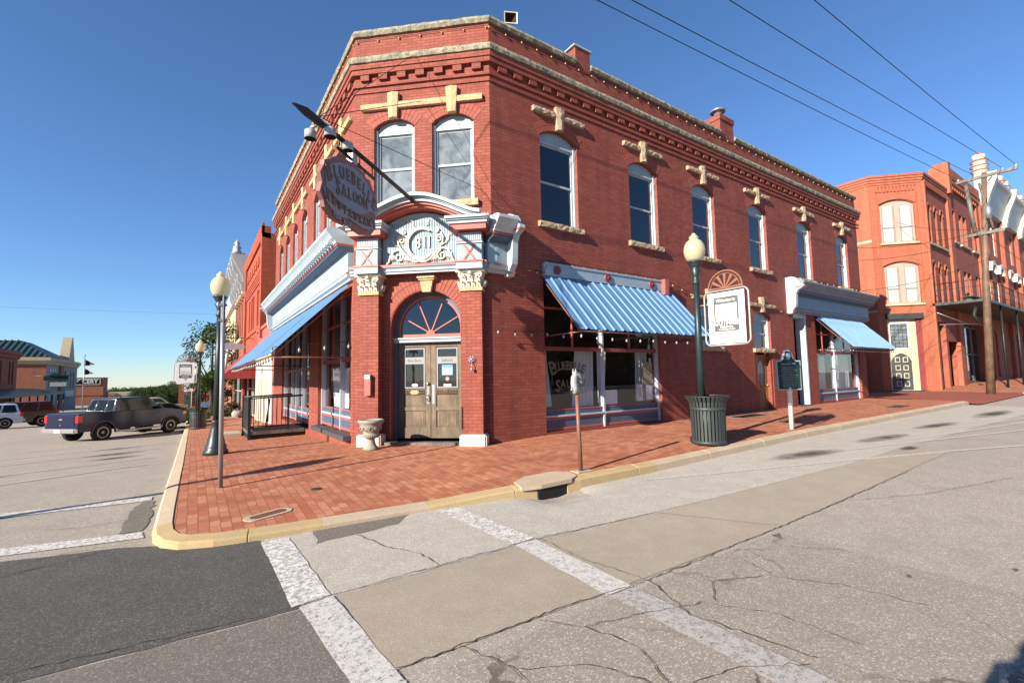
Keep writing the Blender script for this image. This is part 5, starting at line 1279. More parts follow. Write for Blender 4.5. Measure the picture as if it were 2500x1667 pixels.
# entrance platform with railing on the left
px0, px1, py0, py1 = 1.35, 2.83, 15.4, 17.3; pz = .16
OFF = Vector((2.0, 16.2, walk_z(2, 16.2)))
r = root('railed_platform', OFF, 'low timber step platform with black iron railing outside the left shop door', 'platform')
b = MB(); b.box(W0, px0, px1, py0, py1, pz-.07, pz)
for k in range(7): b.box(W0, px0-.015, px1, py0+.0+k*.28, py0+.26+k*.28, pz, pz+.025)
b.build('deck', 'wood', r)
b = MB(); b.box(W0, px0+.03, px1, py0+.04, py1-.05, -.3, pz-.07); b.build('skirt', 'wire', r)
b = MB(); zb = pz+.02
b.box(W0, px0, px0+.04, py0+.0, py1, zb+.06, zb+.86); 
for y in (py0-.01, py1-.04): b.box(W0, px0-.03, px0+.05, y, y+.06, -.25, zb+.98)
b.box(W0, px0, px0+.05, py0, py1, zb+.88, zb+.93)
for x in (px0+1.0,): b.box(W0, x, x+.05, py0, py0+.05, zb, zb+1.0)
b.tube([(px0, py0+.02, zb+.95), (px0+1.42, py0+.02, zb+1.0)], .03, 6)
b.tube([(px0+.02, py1-.02, zb+.95), (px0+1.42, py1-.02, zb+1.0)], .03, 6)
b.tube([(px0+.04, py0+.02, zb+.12), (px0+1.02, py0+.02, zb+.14)], .018, 5)
for k in range(8): b.tube([(px0+.12+k*.12, py0+.02, zb+.12), (px0+.12+k*.12, py0+.02, zb+.95)], .010, 5)
for k in range(8): b.tube([(px0+.12+k*.12, py1-.02, zb+.12), (px0+.12+k*.12, py1-.02, zb+.95)], .010, 5)
b.tube([(px0+.52, py0-.01, zb+.93), (px0+.42, py0-.01, zb+.1)], .026, 6)
b.build('railing', 'black', r)
b = MB(); b.box(W0, .62, 1.3, 17.2, 18.2, -.16, .0); b.build('concrete_ramp', 'kerb', r)
# ground plates
def plate(name, label, cat, c, mats, inn=None):
    global OFF
    OFF = Vector((c[0][0], c[0][1], walk_z(*c[0]))); r = root(name, OFF, label, cat)
    def pl(P, h, nm, m):
        b = MB(); t_ = [b.pt((x, y, walk_z(x, y)+h)) for x, y in P]; u = [b.pt((x, y, walk_z(x, y)-.02)) for x, y in P]; b.face(t_); b.face(u)
        for k in range(len(P)): b.face([t_[k], t_[(k+1) % len(P)], u[(k+1) % len(P)], u[k]])
        b.build(nm, m, r)
    pl(c, .008, 'surround', mats[0])
    if inn: pl(inn, .013, 'cover', mats[1])
def rrect(cx_, cy_, w_, h_, an, q, n=5):
    P = []
    for (sx, sy, a0) in ((1, 1, 0), (-1, 1, 90), (-1, -1, 180), (1, -1, 270)):
        for k in range(n): a = rad(a0+90*k/(n-1)); P.append((sx*(w_-q)+q*cos(a), sy*(h_-q)+q*sin(a)))
    return [(cx_+x*cos(an)-y*sin(an), cy_+x*sin(an)+y*cos(an)) for x, y in P]
plate('utility_cover', 'oval concrete rimmed brown iron cover set in the brick paving near the corner', 'utility cover', rrect(.74, 6.02, .26, .105, rad(22), .09), ['kerb', 'rust'], rrect(.74, 6.02, .20, .055, rad(22), .05))
plate('cellar_hatch', 'dark hatch with a pale metal rim in the sidewalk below the wooden side door', 'hatch', rrect(13.6, 7.55, .75, .22, 0, .01, 2), ['galv', 'black'], rrect(13.6, 7.55, .70, .18, 0, .01, 2))
plate('iron_grate', 'dark iron grate in the sidewalk near the second blue awning', 'grate', rrect(20.2, 5.9, .6, .2, 0, .01, 2), ['can', 'black'], rrect(20.2, 5.9, .55, .16, 0, .01, 2))
plate('valve_cover', 'small round grey valve cover in the brick paving', 'valve cover', [(1.42+.07*cos(k*pi/6), 6.85+.07*sin(k*pi/6)) for k in range(12)], ['can'])
plate('paving_inset', 'small dark iron grate in the paving between bin and marker', 'grate', rrect(9.9, 5.75, .35, .15, 0, .01, 2), ['rust'])
# horn speaker on the parapet
OFF = Vector((5.75, 8.35, 9.56)); HS = Fr((5.75, 8.35, 0), (1, 0, 0), (0, -1, 0))
r = root('horn_speaker', OFF, 'square cream horn loudspeaker standing on the parapet above the corner', 'loudspeaker')
b = MB(); hd = Vector((-.45, -.88, -.1)).normalized(); rt = Vector((0, 0, 1)).cross(hd).normalized(); upv = hd.cross(rt)
c = Vector((5.8, 8.3, 9.83)); rings = []
for (h, dpt) in ((.055, -.22), (.10, -.12), (.19, .05), (.20, .07), (.17, .06), (.06, -.10)):
    rings.append([b.pt(c+(hd*dpt+rt*sx*h+upv*sy*h*.85)*.78) for sx, sy in ((-1, -1), (1, -1), (1, 1), (-1, 1))])
for j, (r1, r2) in enumerate(zip(rings, rings[1:])):
    for k in range(4): b.face([r1[k], r1[(k+1) % 4], r2[(k+1) % 4], r2[k]], 1 if j == 4 else 0)
b.face(rings[0]); b.face(rings[-1], 1); b.build('horn', ['boards', 'dark'], r)
b = MB(); b.tube([(5.8, 8.35, 9.5), (5.8, 8.35, 9.72)], .02, 6); b.box(W0, 5.7, 5.9, 8.3, 8.45, 9.55, 9.58); b.build('bracket', 'wire', r)
# strings of bulbs
def bulbs(name, label, path, step, sag=.0, drop=.05, mat='bulb', rad_=.019, long=1.4, wr=.006):
    global OFF
    OFF = Vector(path[0]); r = root(name, OFF, label, 'string lights')
    P = []
    for a, c in zip(path, path[1:]):
        a, c = Vector(a), Vector(c); L = (c-a).length; n = max(2, int(L/step))
        for k in range(n): t_ = k/n; q = a+(c-a)*t_; q.z -= sag*4*t_*(1-t_); P.append(q)
    P.append(Vector(path[-1]))
    b = MB(); b.tube(P, wr, 4); b.build('cable', 'wire', r)
    proto = None
    for q in P[::1][:95]:
        if proto is None:
            b = MB(); b.lathe(P[0], [(.008, -.0), (.011, -drop*.4), (.010, -drop*.5), (rad_, -drop*.75), (rad_, -drop), (.004, -drop*1.35)], 8, ms=[1, 1, 0, 0, 0]); proto = b.build('bulb', [mat, 'wire'], r); pr_ = proto
        else:
            o = proto.copy(); C.objects.link(o); o.parent = r; o.location = q-P[0]
    return r
bulbs('string_lights', 'amber bulbs strung under the parapet coping along the whole right wall', [(24.6, 8.20, 9.33), (5.15, 8.20, 9.33)], .44)
bulbs('string_lights', 'amber bulbs strung under the parapet coping across the chamfered corner', [tuple(FC(3.05, .03, 9.33)), tuple(FC(.05, .03, 9.33))], .44)
bulbs('string_lights', 'amber bulbs strung under the parapet coping along the left wall', [tuple(FL(10.4, .03, 9.33)), tuple(FL(22.3, .03, 9.33))], .44)
bulbs('string_lights', 'amber bulbs along the blue fascia over the right corrugated awning', [(6.08, 8.15, 4.00), (6.5, 8.15, 3.95), (6.6, 8.15, 4.24), (10.7, 8.15, 4.24), (12.0, 8.19, 3.98), (13.6, 8.19, 4.0), (15.2, 8.19, 3.9), (17.7, 8.19, 3.80)], .36)
bulbs('string_lights', 'row of bulbs edging the shop cornice beside the last upper windows', [(17.9, 7.95, 5.05), (21, 7.68, 4.98), (25.0, 7.68, 4.98)], .4)
bulbs('string_lights', 'clear bulbs hanging below the outer edge of the right awning', [(10.95, 7.05, 2.50), (8.8, 7.05, 2.46), (6.55, 7.05, 2.50), (6.5, 8.1, 2.62), (5.2, 8.1, 2.62)], .40, .03, .09, 'bulbclear', .024)
bulbs('string_lights', 'clear bulbs hanging below the outer edge of the far right awning', [(24.3, 7.1, 2.43), (19.95, 7.1, 2.43), (19.95, 8.1, 2.5)], .22, .01, .07, 'bulbclear', .022)
bulbs('string_lights', 'clear bulbs hanging inside the left awning over the storefront', [(1.3, 10.55, 2.14), (1.3, 16.3, 2.12), (1.3, 22.2, 2.14)], .45, .03, .09, 'bulbclear', .024)
bulbs('string_lights', 'three clear bulbs on the bar across the near end of the left awning', [(2.8, 10.46, 2.45), (1.3, 10.46, 2.30)], .40, .0, .12, 'bulbclear', .028)
# wall sconce on the right pilaster
q = FC(2.70, .25, 1.98); OFF = Vector(q)
r = root('wall_sconce', OFF, 'small ornate iron sconce with a bare bulb on the right pilaster', 'wall light')
b = MB(); b.ball(FC(2.70, .27, 1.98), .035, seg=8)
for k in range(8): a = 2*pi*k/8; b.tube([FC(2.70, .27, 1.98), FC(2.70+.05*cos(a), .28, 1.98+.05*sin(a)), FC(2.70+.075*cos(a+.5), .28, 1.98+.075*sin(a+.5))], .008, 5)
b.tube([FC(2.70, .27, 1.95), FC(2.71, .32, 1.86), FC(2.71, .32, 1.82)], .008, 5); b.build('scrollwork', 'galv', r)
b = MB(); b.ball(FC(2.71, .32, 1.78), .03, seg=8, sz=1.3); b.build('bulb', 'bulbclear', r)

# ================================================================== VEHICLES
def wheel(r, x, y, R=.37, wd=.24, mat='alloy', side=1):
    b = MB(); rows = []
    prof = [(R*.60, -wd*.42), (R*.78, -wd/2), (R*.93, -wd*.47), (R, -wd*.32), (R, wd*.32), (R*.93, wd*.47), (R*.78, wd/2), (R*.60, wd*.42)]
    n = 26
    rows = [[b.pt((x+q*cos(2*pi*k/n), y+d, R+q*sin(2*pi*k/n))) for k in range(n)] for q, d in prof]
    for r1, r2 in zip(rows, rows[1:]):
        for k in range(n): b.face([r1[k], r1[(k+1) % n], r2[(k+1) % n], r2[k]], 0, True)
    b.face(rows[0]); b.face(rows[-1])
    t = b.build('wheel', 'rubber', r)
    b = MB(); yo = y+side*wd*.36; WF = Fr((x, yo, 0), (1, 0, 0), (0, side, 0))
    b.band(WF, [(R*.62*cos(2*pi*k/20), R+R*.62*sin(2*pi*k/20)) for k in range(21)], [(R*.54*cos(2*pi*k/20), R+R*.54*sin(2*pi*k/20)) for k in range(21)], -.02, .02)
    for k in range(5):
        a = 2*pi*k/5+.3; dx, dz = cos(a), sin(a)
        b.prism(WF, [(-dz*R*.06+dx*R*.08, R+dx*R*.06+dz*R*.08), (dx*R*.57-dz*R*.12, R+dz*R*.57+dx*R*.12), (dx*R*.57+dz*R*.12, R+dz*R*.57-dx*R*.12), (dz*R*.06+dx*R*.08, R-dx*R*.06+dz*R*.08)], -.015, .012)
    b.prism(WF, [(R*.13*cos(k*pi/6), R+R*.13*sin(k*pi/6)) for k in range(12)], -.02, .02)
    b.build('rim', mat, t)
def car(name, label, cat, loc, rz, paint_, prof, arches, W, gh, R=.37, group=None, rearwin=True, pickup=False, roof_rails=False, bumper='chrome', sc=1):
    """prof: side outline without the arches, x forward; arches: wheel x positions; gh: dict for greenhouse"""
    global OFF
    OFF = Vector((0, 0, 0)); r = root(name, loc, label, cat, group, rz); r.scale = (sc, sc, sc)
    SFr = Fr((0, 0, 0), (1, 0, 0), (0, 1, 0)); zb = prof['zb']; Ra = R+.07
    bot = []
    for ax in sorted(arches):
        bot += [(ax+Ra*cos(pi-pi*k/10), max(zb, R+Ra*sin(pi-pi*k/10)*1.0) if 0 < k < 10 else zb) for k in range(11)]
    outline = [(prof['x0'], zb)]+bot+[(prof['x1'], zb)]+prof['top']
    b = MB(); ins = .05
    zt = max(z for _, z in outline)
    layers = [(-W/2+ins, .0), (-W/2, 1), (W/2, 1), (W/2-ins, 0)]
    def shrink(P, k):
        cx_ = sum(p[0] for p in P)/len(P)
        return [(cx_+(x-cx_)*(1-k*.01), z-(k*.012 if z > zb+.3 else 0)) for x, z in P]
    seqs = [(-W/2, shrink(outline, 2.2)), (-W/2+ins*.35, shrink(outline, .8)), (-W/2+ins*1.6, outline), (W/2-ins*1.6, outline), (W/2-ins*.35, shrink(outline, .8)), (W/2, shrink(outline, 2.2))]
    rows = [[b.pt((x, y, z)) for x, z in P] for y, P in seqs]; n = len(outline)
    for r1, r2 in zip(rows, rows[1:]):
        for k in range(n): b.face([r1[k], r1[(k+1) % n], r2[(k+1) % n], r2[k]])
    b.face(rows[0]); b.face(rows[-1])
    body = b.build('body', paint_, r)
    # cabin
    bx0, bx1, tx0, tx1, z0, z1, wb, wt = gh['bx0'], gh['bx1'], gh['tx0'], gh['tx1'], gh['z0'], gh['z1'], W-.10, gh.get('wt', W-.42)
    def cab(u, v, sd):  # side point
        x = (bx0*(1-u)+bx1*u)*(1-v)+(tx0*(1-u)+tx1*u)*v; y = (wb/2*(1-v)+wt/2*v)*sd; return Vector((x, y, z0+(z1-z0)*v))
    b = MB(); nlev = 4
    ring = []
    for v, sh_ in ((0, 0), (.9, 0), (.97, .02), (1.0, .06)):
        pts = []
        for (u, sd) in ((0, -1), (1, -1), (1, 1), (0, 1)):
            p = cab(u, min(v, 1), sd); p.x += sh_*2*(1 if u == 0 else -1); p.y -= sd*sh_; pts.append(b.pt(p))
        ring.append(pts)
    for r1, r2 in zip(ring, ring[1:]):
        for k in range(4): b.face([r1[k], r1[(k+1) % 4], r2[(k+1) % 4], r2[k]])
    b.face(ring[-1]); b.face(ring[0])
    if roof_rails:
        for sd in (-1, 1): p, q_ = cab(.15, 1, sd), cab(.85, 1, sd); b.tube([p+Vector((0, -sd*.12, .0)), p+Vector((.05, -sd*.12, .06)), q_+Vector((-.05, -sd*.12, .06)), q_+Vector((0, -sd*.12, 0))], .018, 5)
    cb = b.build('cabin', paint_, r)
    for sd in (-1, 1):
        for (u0, u1) in gh['side']:
            b = MB(); o = Vector((0, sd*.008, .002)); P = [cab(u0, .10, sd)+o, cab(u1, .10, sd)+o, cab(min(u1, gh.get('umax', 1)), .86, sd)+o, cab(u0, .86, sd)+o]
            b.poly(P); b.build('side_window', 'glassF', cb, recalc=False)
    for u, e in ((0, -.01), (1, .01)):
        b = MB(); o = Vector((e, 0, .004)); k = .10
        P = [cab(u, k, -1)*1, cab(u, k, 1), cab(u, .88, 1), cab(u, .88, -1)]
        P = [Vector((p.x, p.y*.90, p.z))+o for p in P]; b.poly(P); b.build('windscreen' if u else 'rear_window', 'glassF', cb, recalc=False)
        if u == 0 and pickup:
            b = MB()
            for yy in (-.30, .30): b.tube([Vector((P[0].x-.012, yy*1.0, P[0].z)), Vector((P[2].x-.012, yy*.95, P[2].z))], .014, 4)
            b.tube(P+[P[0]], .016, 4); b.build('window_trim', 'chrome', cb)
    b = MB()
    for (fr_, x_, y_) in []: pass
    # wheels
    for ax in arches:
        for sd in (-1, 1): wheel(r, ax, sd*(W/2-.13), R, side=sd)
    # lights, bumpers, plate, handles, mirrors, door lines
    x0, x1 = prof['x0'], prof['x1']; zl = prof.get('zl', .85)
    for sd in (-1, 1):
        b = MB(); b.box(SFr, x0-.012, x0+.16, sd*(W/2-.16) if sd > 0 else -W/2-.006, W/2+.006 if sd > 0 else -(W/2-.16), zl-.13, zl+.17); b.build('taillight', 'tail', r, bevel=.012)
        b = MB(); b.box(SFr, x1-.20, x1+.0, sd*(W/2-.30) if sd > 0 else -W/2-.004, W/2+.004 if sd > 0 else -(W/2-.30), zl-.14, zl+.02); b.build('headlight', 'amber' if pickup else 'chrome', r, bevel=.01)
        b = MB(); m0 = cab(gh['side'][-1][1]-.02, .12, sd); b.ball(m0+Vector((.0, sd*.14, .06)), .11, seg=8, sz=.8); b.build('mirror', paint_, r)
        for xd in gh.get('handles', []):
            b = MB(); b.box(SFr, xd, xd+.14, sd*W/2-.01, sd*W/2+.02, z0-.16, z0-.125); b.build('door_handle', 'black', r)
    b = MB(); b.box(SFr, x0-.13, x0+.10, -W/2+.03, W/2-.03, .46, .64); b.build('bumper', bumper, r, bevel=.03)
    b = MB(); b.box(SFr, x1-.10, x1+.06, -W/2+.03, W/2-.03, .40, .60); b.build('bumper', 'black' if pickup else paint_, r, bevel=.03)
    b = MB(); b.box(SFr, x0-.14, x0-.128, -.16, .16, .48, .60); b.build('number_plate', 'banner', r)
    b = MB()
    for xd in gh.get('doors', []):
        for sd in (-1, 1): b.box(SFr, xd-.006, xd+.006, sd*W/2-.004 if sd > 0 else -W/2-.003, sd*W/2+.003 if sd > 0 else -W/2+.004, zb+.08, z0-.02)
    if gh.get('doors'): b.build('door_seam', 'wire', r)
    if pickup:
        b = MB(); b.box(SFr, x0-.02, x0-.001, -W/2+.17, W/2-.17, .74, 1.20); b.box(SFr, x0-.035, x0-.02, -.10, .10, .99, 1.045, 1); b.box(SFr, x0-.028, x0-.02, -.03, .05, .76, .80, 1); b.build('tailgate', [paint_, 'chrome'], r, bevel=.008)
        b = MB(); b.box(SFr, x0+.10, bx0-.03, -W/2+.10, W/2-.10, 1.235, 1.258); b.build('bed_cover', 'black', r)
        b = MB()
        for sd in (-1, 1): b.box(SFr, prof['arch'][0]+.5, prof['arch'][1]-.5, sd*(W/2-.02)-.06, sd*(W/2-.02)+.06, .34, .42)
        b.build('running_board', 'galv', r)
        for ax in arches:
            for sd in (-1, 1):
                b = MB(); P1 = [(ax+(Ra+.06)*cos(pi*k/12), R+(Ra+.06)*sin(pi*k/12)) for k in range(13)]; P2_ = [(ax+(Ra-.0)*cos(pi*k/12), R+(Ra-.0)*sin(pi*k/12)) for k in range(13)]
                b.band(SFr, P1, P2_, *( (W/2-.03, W/2+.025) if sd > 0 else (-W/2-.025, -W/2+.03))); b.build('wheel_flare', 'carflare', r)
    return r
M['carflare'] = paint('dark flare plastic', lin(.03, .035, .06), .5, .1, 4)
pz_ = lambda x, y: road_z(x, y)
tr_ang = math.atan2(24.55-22.45, -.92+2.80)
trk = car('pickup_truck', 'dark blue pickup truck parked at an angle with chrome bumper and red tail lamps', 'pickup truck', (-3.54, 25.77, pz_(-3.5, 25.8)-.03), rad(43.5), 'carblue',
    dict(zb=.48, x0=-1.0, x1=3.98, zl=1.0, arch=(0, 3.15), top=[(4.0, .66), (3.97, .95), (3.84, 1.10), (3.0, 1.22), (2.5, 1.26), (-.8, 1.25), (-.97, 1.24), (-1.01, .75)]),
    [0, 3.15], 1.82, dict(bx0=.46, bx1=2.78, tx0=.70, tx1=2.05, z0=1.20, z1=1.84, side=[(.10, .48), (.53, .90)], umax=.93, wt=1.46, handles=[.95, 1.85], doors=[.62, 1.55, 2.5]), R=.385, pickup=True, roof_rails=True, sc=.94)
suvp = dict(zb=.34, x0=-.85, x1=3.55, zl=.92, arch=(0, 2.65), top=[(3.58, .6), (3.52, .88), (3.30, .98), (2.45, 1.06), (-.80, 1.06), (-.88, .7)])
suvg = dict(bx0=-.72, bx1=2.30, tx0=-.52, tx1=1.50, z0=1.03, z1=1.70, side=[(.05, .30), (.34, .62), (.66, .93)], umax=.95, wt=1.36, handles=[.6, 1.5], doors=[.45, 1.3, 2.15])
car('parked_suv', 'silver white suv at the left edge of the street', 'suv', (-10.9, 47.4, pz_(-10.2, 46)), rad(196), 'carwhite', suvp, [0, 2.65], 1.8, suvg, bumper='carwhite')
car('parked_suv', 'black suv between the silver suv and the pickup tailgate', 'suv', (-9.4, 48.4, pz_(-8.9, 46.5)), rad(205), 'carblack', suvp, [0, 2.65], 1.8, suvg, bumper='carblack', sc=1.05)
car('parked_suv', 'tan suv parked beyond the pickup truck bonnet', 'suv', (-4.4, 58.0, pz_(-2, 58)), rad(15), 'cartan', suvp, [0, 2.65], 1.8, suvg, bumper='cartan', sc=1.1)
car('parked_car', 'bright green car mostly hidden by the pickup truck bonnet', 'car', (-2.4, 30.6, pz_(-2, 31)), rad(40), 'cargreen', dict(suvp, top=[(3.58, .55), (3.52, .72), (3.3, .80), (2.45, .92), (-.5, .98), (-.85, .9), (-.88, .6)]), [0, 2.65], 1.75, dict(suvg, bx0=-.3, tx0=.2, tx1=1.3, z0=.90, z1=1.40, side=[(.1, .48), (.52, .92)]), R=.33, bumper='cargreen')
car('parked_suv', 'dark suv in the shade before the shuttered building at the left', 'suv', (-16.5, 62.0, pz_(-16.5, 62)), rad(190), 'carblack', suvp, [0, 2.65], 1.8, suvg, bumper='carblack', sc=1.0)
car('parked_suv', 'dark green wagon in the shade beyond the black suv', 'suv', (-14.0, 66.0, pz_(-14, 66)), rad(185), 'carblack', suvp, [0, 2.65], 1.8, suvg, bumper='carblack', sc=1.0)

# ================================================================== OTHER BUILDINGS
def simple_window(fr, a, c, zb, zt, sub, fmat='boards', gmat='glassC', rise=0, d=-.12, mull=True, blind=None, fw=.07, sill=None):
    b = MB()
    b.box(fr, a, a+fw, d, d+.07, zb, zt); b.box(fr, c-fw, c, d, d+.07, zb, zt); b.box(fr, a+fw, c-fw, d, d+.07, zb, zb+fw); 
    P = arc(a, c, zt, rise, 6); b.prism(fr, [(a, zt-fw)]+[(c, zt-fw)]+P[::-1], d, d+.07)
    if mull: zm = (zb+zt)/2; b.box(fr, a+fw, c-fw, d, d+.05, zm-.03, zm+.03)
    if sill: b.box(fr, a-.08, c+.08, d, .08, zb-.10, zb, 1)
    w_ = b.build('window', [fmat, sill or fmat], sub)
    g = MB(); g.box(fr, a+fw, c-fw, d+.01, d+.018, zb+fw, zt-fw); g.build('blind' if blind else 'glass', blind or gmat, w_); return w_
# ---------- orange three storey building on the right
OFF = Vector((34.8, 8.23, .4))
ob = root('brick_building', OFF, 'three storey orange brick building with white double windows and iron balcony across the alley', 'building')
C0 = (32.85, 10.2); C1 = (34.8, 8.23)
OA = Fr((32.85, 0, 0), (0, 1, 0), (-1, 0, 0)); uo = Vector((C1[0]-C0[0], C1[1]-C0[1], 0)).normalized(); LO = math.dist(C0, C1)
OC = Fr((C0[0], C0[1], 0), uo, (uo.y, -uo.x, 0)); OR = Fr((0, 8.23, 0), (1, 0, 0), (0, -1, 0))
b = MB()
wall(b, OA, 10.2, 26, -.2, 13.0, [], .2)
wall(b, OC, 0, LO, -.2, 4.9, [(.42, 2.20, .45, 4.55, 0)], .25); wall(b, OC, 0, LO, 4.9, 8.6, [(.50, 2.30, 5.45, 7.65, .25)], .2); wall(b, OC, 0, LO, 8.6, 13.0, [(.50, 2.30, 9.05, 11.35, .25)], .2)
b.build('wall', 'brickor', ob, recalc=False)
b = MB(); bay = [(c-.28, c+.28) for c in (35.75, 36.95, 38.15)]
wall(b, OR, 34.8, 39.7, -.2, 4.9, [(35.0, 37.0, .5, 4.4, 0), (37.4, 39.6, .5, 3.3, 0)], .4)
wall(b, OR, 34.8, 39.7, 4.9, 8.6, [(a, c, 5.35, 7.65, .25) for a, c in bay], .25); wall(b, OR, 34.8, 39.7, 8.6, 13.0, [(a, c, 9.05, 11.1, .25) for a, c in bay], .25)
b2w = [(40.5, 41.3), (42.2, 43.0), (43.2, 44.0), (45.2, 46.0)]
wall(b, OR, 39.7, 46.8, -.2, 4.9, [(41.0, 46.3, .6, 4.6, 0)], .5)
wall(b, OR, 39.7, 46.8, 4.9, 8.6, [(a, c, 5.35, 8.1, 0) for a, c in b2w], .25); wall(b, OR, 39.7, 46.8, 8.6, 14.2, [(a, c, 9.9, 12.0, 0) for a, c in b2w], .25)
b.build('street_wall', 'brickorR', ob, recalc=False)
b = MB()
for x0, x1, zt in ((34.8, 35.0, 12.6), (39.3, 40.1, 12.6), (46.4, 47.1, 13.8)): b.box(OR, x0, x1, -.1, .13, -.1, zt)
b.box(OC, -.0, .32, 0, .06, 4.9, 12.3); b.box(OC, LO-.32, LO, 0, .06, 4.9, 12.3); b.box(OC, LO-.5, LO, 0, .04, -.1, 4.9)
b.box(OR, 35.0, 39.3, 0, .12, 12.35, 12.7)
for k in range(4): b.sweep([(46.8 if False else 39.6, 8.23), C1, C0, (32.85, 26)], [(0, 12.55+k*.14), (.03+.04*k, 12.55+k*.14), (.03+.04*k, 12.69+k*.14), (0, 12.69+k*.14)], side=-1)
for k in range(11): b.box(OC, .35+k*.19, .45+k*.19, 0, .06, 12.1, 12.4); 
b.box(OC, .35, LO-.35, 0, .05, 12.4, 12.5)
P = arc(.42, 2.38, 11.35, .28, 10); b.band(OC, [(x, z+.28) for x, z in P], P, 0, .05); P = arc(.42, 2.38, 7.65, .28, 10); b.band(OC, [(x, z+.28) for x, z in P], P, 0, .05)
for k in range(13): b.box(OR, 40.1+k*.5, 40.35+k*.5, 0, .18, 13.3, 13.6)
b.box(OR, 39.9, 46.9, 0, .22, 13.6, 13.9); b.box(OR, 39.6, 47.0, -.5, .26, 13.9, 14.55); b.box(OR, 39.4, 39.9, -.5, .28, 12.8, 14.85)
b.box(OR, 43.4, 46.4, -1.6, -.9, 13, 16.0)
for a, c in bay:
    for z in (7.65, 11.1): P = arc(a-.05, c+.05, z, .28, 8); b.band(OR, [(x, q+.14) for x, q in P], P, 0, .05)
b.build('brick_trim', 'brickor', ob)
for q_ in [(OC, .4, 2.4, 0, .1, 8.93, 9.04), (OC, .4, 2.4, 0, .1, 5.33, 5.44), (OR, 35.2, 38.8, 0, .12, 8.9, 9.03), (OR, 40.3, 41.5, 0, .12, 9.75, 9.88), (OR, 42, 44.2, 0, .12, 9.75, 9.88), (OR, 45, 46.3, 0, .12, 9.75, 9.88), (OA, 10.2, 14, 0, .03, 9.15, 9.3), (OA, 10.2, 14, 0, .03, 5.0, 5.1)]:
    b = MB(); b.box(*q_); b.build('stone_sill', 'tan', ob)
for z0, z1 in ((5.45, 7.65), (9.05, 11.35)):
    b = MB(); b.box(OC, .50, 2.30, -.14, -.10, z0, z1); P = arc(.50, 2.30, z1, .25, 8); b.prism(OC, [(.5, z1-.01), (2.3, z1-.01)]+P[::-1], -.14, -.10); b.box(OC, 1.27, 1.53, -.1, -.02, z0, z1); w_ = b.build('window', 'pinkcream', ob)
    for a, c in ((.62, 1.24), (1.56, 2.18)):
        b = MB(); b.box(OC, a, c, -.10, -.09, z0+.1, z1-.1); b.build('blind', 'blind', w_)
        b = MB(); zm = z0+(z1-z0)*.40; b.box(OC, a, c, -.09, -.06, zm-.03, zm+.03); b.box(OC, a, a+.04, -.09, -.06, z0+.1, z1-.1); b.box(OC, c-.04, c, -.09, -.06, z0+.1, z1-.1); b.build('sash', 'greyst', w_)
for a, c in bay:
    for z0, z1 in ((5.35, 7.65), (9.05, 11.1)): simple_window(OR, a, c, z0, z1, ob, 'pinkcream', blind='blind', rise=.25, d=-.2)
for a, c in b2w:
    for z0, z1 in ((5.35, 8.1), (9.9, 12.0)): simple_window(OR, a, c, z0, z1, ob, 'pinkcream', blind='blind', d=-.2)
# ground floor of the chamfer: lintel beam, leaded transom, pointed studded door
b = MB(); b.box(OC, .38, 2.24, -.05, .12, 4.55, 4.86); b.build('steel_beam', 'can', ob)
b = MB(); b.box(OC, .42, 2.20, -.24, -.20, .45, 4.55); b.build('door_surround', 'yellowtrim', ob)
b = MB(); b.box(OC, 1.98, 2.20, -.20, -.1, .45, 4.55); b.build('side_post', 'maroon', ob)
b = MB(); b.box(OC, .55, 1.62, -.20, -.17, 2.80, 4.40); w_ = b.build('transom_window', 'boards', ob)
b = MB(); b.box(OC, .65, 1.52, -.17, -.165, 2.9, 4.3); b.build('glass', 'glassC', w_)
b = MB()
for k in range(-6, 12): b.prism(OC, [(max(.65, .65+k*.15), 2.9+max(0, -k*.15)*1.6), (min(1.52, .65+k*.15+.87), min(4.3, 2.9+(.87)*1.6)), (min(1.52, .65+k*.15+.87), min(4.3, 2.92+.87*1.6)), (max(.65, .65+k*.15), 2.93+max(0, -k*.15)*1.6)], -.165, -.155) if k < 0 else None
for k in range(5): b.box(OC, .65+k*.2, .665+k*.2, -.165, -.155, 2.9, 4.3)
for k in range(7): b.box(OC, .65, 1.52, -.165, -.155, 2.95+k*.2, 2.965+k*.2)
b.build('lead_bars', 'black', w_)
b = MB(); pd = [(.60, .50), (1.60, .50), (1.60, 2.15), (1.50, 2.35), (1.30, 2.52), (1.10, 2.60), (.90, 2.52), (.70, 2.35), (.60, 2.15)]; b.prism(OC, pd, -.20, -.15); dr = b.build('door', 'blackdk', ob)
b = MB()
for i in range(2):
    for j in range(4):
        a = .76+i*.40; z = .68+j*.46; b.box(OC, a, a+.26, -.15, -.135, z, z+.30)
b.build('door_panel', 'yellowtrim', dr)
b = MB()
for i in range(2):
    for j in range(4):
        a = .80+i*.40; z = .72+j*.46; b.box(OC, a, a+.18, -.135, -.13, z, z+.22)
b.build('panel_centre', 'blackdk', dr)
b = MB(); b.box(OC, .3, 2.3, -.1, .10, .18, .45); b.build('doorstep', 'can', ob)
# ground floor windows and interior darkness
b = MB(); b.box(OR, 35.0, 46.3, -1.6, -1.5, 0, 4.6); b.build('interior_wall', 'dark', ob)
simple_window(OR, 35.3, 36.9, .55, 4.35, ob, 'tan', 'glassR', d=-.35, fw=.14); simple_window(OR, 37.6, 38.4, .6, 3.2, ob, 'tan', 'glassR', d=-.35)
for a, c in ((41.2, 42.6), (42.8, 44.3), (44.5, 46.1)): simple_window(OR, a, c, .7, 4.5, ob, 'blackdk', 'glassR', d=-.45, fw=.1)
